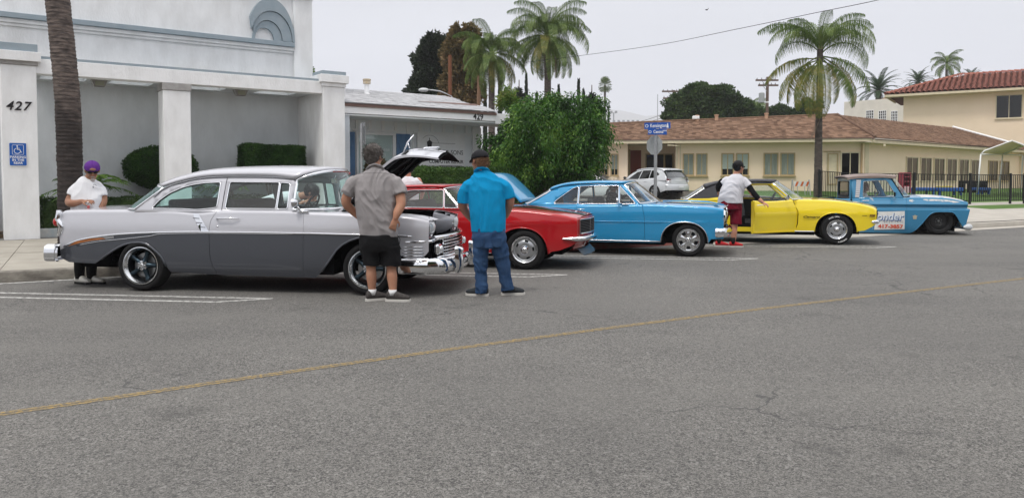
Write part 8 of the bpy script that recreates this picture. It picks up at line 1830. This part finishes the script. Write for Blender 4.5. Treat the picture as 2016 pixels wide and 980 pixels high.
# wooden poles, street lamp
w1=wp(886,188,47); po=empty('utility_pole',(w1.x,w1.y,0),0,'short reddish wooden pole in front of the bronze tree','utility pole'); B().tube([(0,0,0),(0,0,wp(886,109,47).z)],[.13,.11],10).obj('pole',M_wood,po,smooth=40)
l0=wp(880,190,36); lp=empty('street_lamp',(l0.x,l0.y,0),0,'cobra head street lamp arm above the shingle roof','street lamp')
B().tube([(0.25,0,0),(.22,0,l0.z),*[tuple(wp(px,py,36)-Vector((l0.x,l0.y,0))) for px,py in ((876,184),(866,180),(852,178),(843,177))]],.035,8).obj('arm',M_galv,lp,smooth=True)
hp=wp(834,177.5,36)-Vector((l0.x,l0.y,0)); B().sphere(tuple(hp),.20,14,8,(1.25,.6,.5)).obj('lamp_head',mat('lamp head grey',(.55,.56,.57),.4),lp,smooth=True)
def upole(px,ptop,pbase,D,arms,lab,tr=False,w_=.14):
    p=wp(px,pbase,D); h=wp(px,ptop,D).z; r=empty('utility_pole',(p.x,p.y,0),0,lab,'utility pole'); B().tube([(0,0,0),(0,0,h)],[w_*1.2,w_],8).obj('pole',M_gwood,r,smooth=40)
    for (py,xa,xb_) in arms:
        z=wp(px,py,D).z; a=(xa-px)/1494*D; c=(xb_-px)/1494*D; B().box(a,c,-.08,.08,z-.10,z+.06).obj('crossarm',M_gwood,r,rec=False)
        for k in range(5): x=a+(c-a)*(k+.3)/5; B().lathe([(.0,.06),(.05,.06),(.07,.12),(.03,.22),(0,.24)],8,'z',o=(x,0,z)).obj('insulator',M_galv,r,smooth=True)
        B().tube([(a*.5,-.1,z-.1),(0,-.1,z-.7)],.03,5).obj('brace',M_galv,r)
    if tr: z=wp(px,192,D).z; B().lathe([(0,-.5),(.28,-.5),(.28,.4),(.1,.5),(0,.5)],12,'z',o=(-.55,0,z)).obj('transformer',mat('transformer grey',(.36,.38,.38),.5),r,smooth=40); B().lathe([(.15,0),(.15,.15)],10,'z',o=(0,0,wp(px,203,D).z)).obj('band',M_signw,r)
    return p
upole(1326,178,240,82,((180,1303,1346),(193.5,1305,1339)),'farther utility pole with two crossarms left of the round tree')
upole(1510,152,240,74,((158,1487,1531),(168,1492,1531)),'nearer utility pole with transformer right of the round tree',True)
def wire(name,pts,lab,r_=.012,grp=None):
    P=[wp(*q) for q in pts]; b=B().tube([tuple(p) for p in crv([tuple(p) for p in P],10)],r_,4); o=b.obj(name,mat('wire black',(.02,.02,.022),.6),None); tag(o,lab,'wire'); return o
wire('overhead_wire',[(1030,124,38),(1150,109,34),(1300,88,30),(1450,58,26),(1600,27,23),(1740,-2,21),(1900,-45,19)],'long dark overhead wire sweeping up past the queen palm',.010)
wire('overhead_wire',[(1230,246,75),(1270,237,78),(1303,226,82)],'faint wire running to the farther utility pole',.022)
wire('overhead_wire',[(1238,250,75),(1285,238,78),(1318,228,82)],'second faint lower wire left of the round tree',.020)
for (px,py,n,lab) in ((1208,222,2,'pair of stadium lights on a far thin pole'),(1232,240,6,'row of far stadium lights low over the maroon roof')):
    p=wp(px,255,160); z=wp(px,py,160).z; r=empty('light_mast',(p.x,p.y,0),0,lab,'light mast'); B().tube([(0,0,0),(0,0,z)],.12,6).obj('pole',M_galv,r); 
    for k in range(n): B().box(-.25+(k-(n-1)/2)*1.0,.25+(k-(n-1)/2)*1.0,-.1,.1,z-.1,z+.35).obj('lamp',M_galv,r,rec=False)
    B().tube([(-(n-1)/2,0,z-.1),((n-1)/2,0,z-.1)],.06,5).obj('crossbar',M_galv,r)
p=wp(1294,300,60); r=empty('antenna',(p.x,p.y,0),0,'thin whip antenna above the street name sign','antenna'); B().tube([(0,0,0),(0,0,wp(1294,186,60).z)],.025,5).obj('mast',M_galv,r)
bd=wp(1391,20,45); r=empty('bird',tuple(bd),R(20),'tiny dark bird high in the grey sky','bird'); b=B().sphere((0,0,0),.05,8,6,(1.8,.7,.7)); b.obj('body',M_gap,r); b=B(); b.add([(0,.03,0),(.06,.03,0),(-.03,.30,.06)],[(0,1,2)]); b.add([(0,-.03,0),(.06,-.03,0),(-.03,-.30,.06)],[(0,2,1)]); b.obj('wings',M_gap,r)
# hills
def hills():
    P=[]; n=90
    for i in range(n+1):
        a=R(-60+150*i/n); row=[]
        for j in range(14):
            d=2600+j*90; x=d*math.sin(a); y=d*math.cos(a); hgt=(j/13)**.8*(300+120*fbm(a*3.1,.3)+60*fbm(a*9,j*.3)+24*fbm(a*23,j*.9)); row.append((x,y,.9+hgt))
        P.append(row)
    o=B().grid(P).obj('hills',mat('hill scrub',(.07,.075,.06),.95,var=.6,vs=.003,vcol=(.14,.12,.09)),None,smooth=True); tag(o,kind='structure')
hills()
SC.cycles.volume_bounces=3
hz=B().box(-4600,4600,-4600,4600,-1.0,440).obj('haze',mat('haze stand in',(1,1,1)),None,rec=False); hz['kind']='stuff'
hm2=bpy.data.materials.new('haze'); hm2.use_nodes=True; t=hm2.node_tree; t.nodes.clear(); o_=t.nodes.new('ShaderNodeOutputMaterial'); v_=t.nodes.new('ShaderNodeVolumePrincipled'); v_.inputs['Color'].default_value=(.95,.96,1.0,1); v_.inputs['Density'].default_value=.00042; v_.inputs['Anisotropy'].default_value=0; t.links.new(v_.outputs[0],o_.inputs['Volume']); hz.data.materials.clear(); hz.data.materials.append(hm2)
# ---------------------------------------------------------------- far side of the street, behind the camera: what the paint and chrome mirror
for i,(t0,t1,h,m,lab) in enumerate(((-34,-16,4.6,mat('shop wall tan',(.34,.28,.21),.9),'tan shopfront behind the camera, seen only mirrored in chrome'),(-14,6,5.6,mat('shop wall brick',(.20,.10,.07),.9,var=.5,vs=3),'brick shopfront behind the camera, seen only mirrored in paint'),(8,30,4.2,mat('shop wall grey',(.26,.26,.25),.9),'grey shopfront behind the camera, seen only mirrored in paint'))):
    x,y=K(t0,-20); r=empty('shop_building',(x,y,0),KA,lab,'building'); L_=t1-t0; bx('wall',m,r,0,L_,-9,0,0,h); bx('parapet',M_fas,r,-.1,L_+.1,-9,.08,h+.002,h+.25); 
    for k in range(int(L_/4)): bx('shop_window',M_dark,r,1+k*4,3.6+k*4,.003,.03,.6,2.7)
for i,t in enumerate((-22,-9,3,15,26)):
    x,y=K(t,-15.5); base=(x,y,0); tree('street_tree',base,['street tree behind the camera at far left','street tree behind the camera left of centre','street tree right behind the camera','street tree behind the camera right of centre','street tree behind the camera at far right'][i],[((0,0,4.6),(2.0,2.0,1.6)),((.9,.3,5.6),(1.3,1.3,1.1)),((-1,.2,3.9),(1.2,1.2,1.0))],L_big,2600,.34,.22,[([(0,0,-.1),(0,0,4.0)],[.2,.12])],cat='tree',inner=.5)
x,y=K(4,-11.5); sheet('sidewalk_opposite',M_conc,-60,90,-20,-12.2,lambda x,y:.15,20,3)
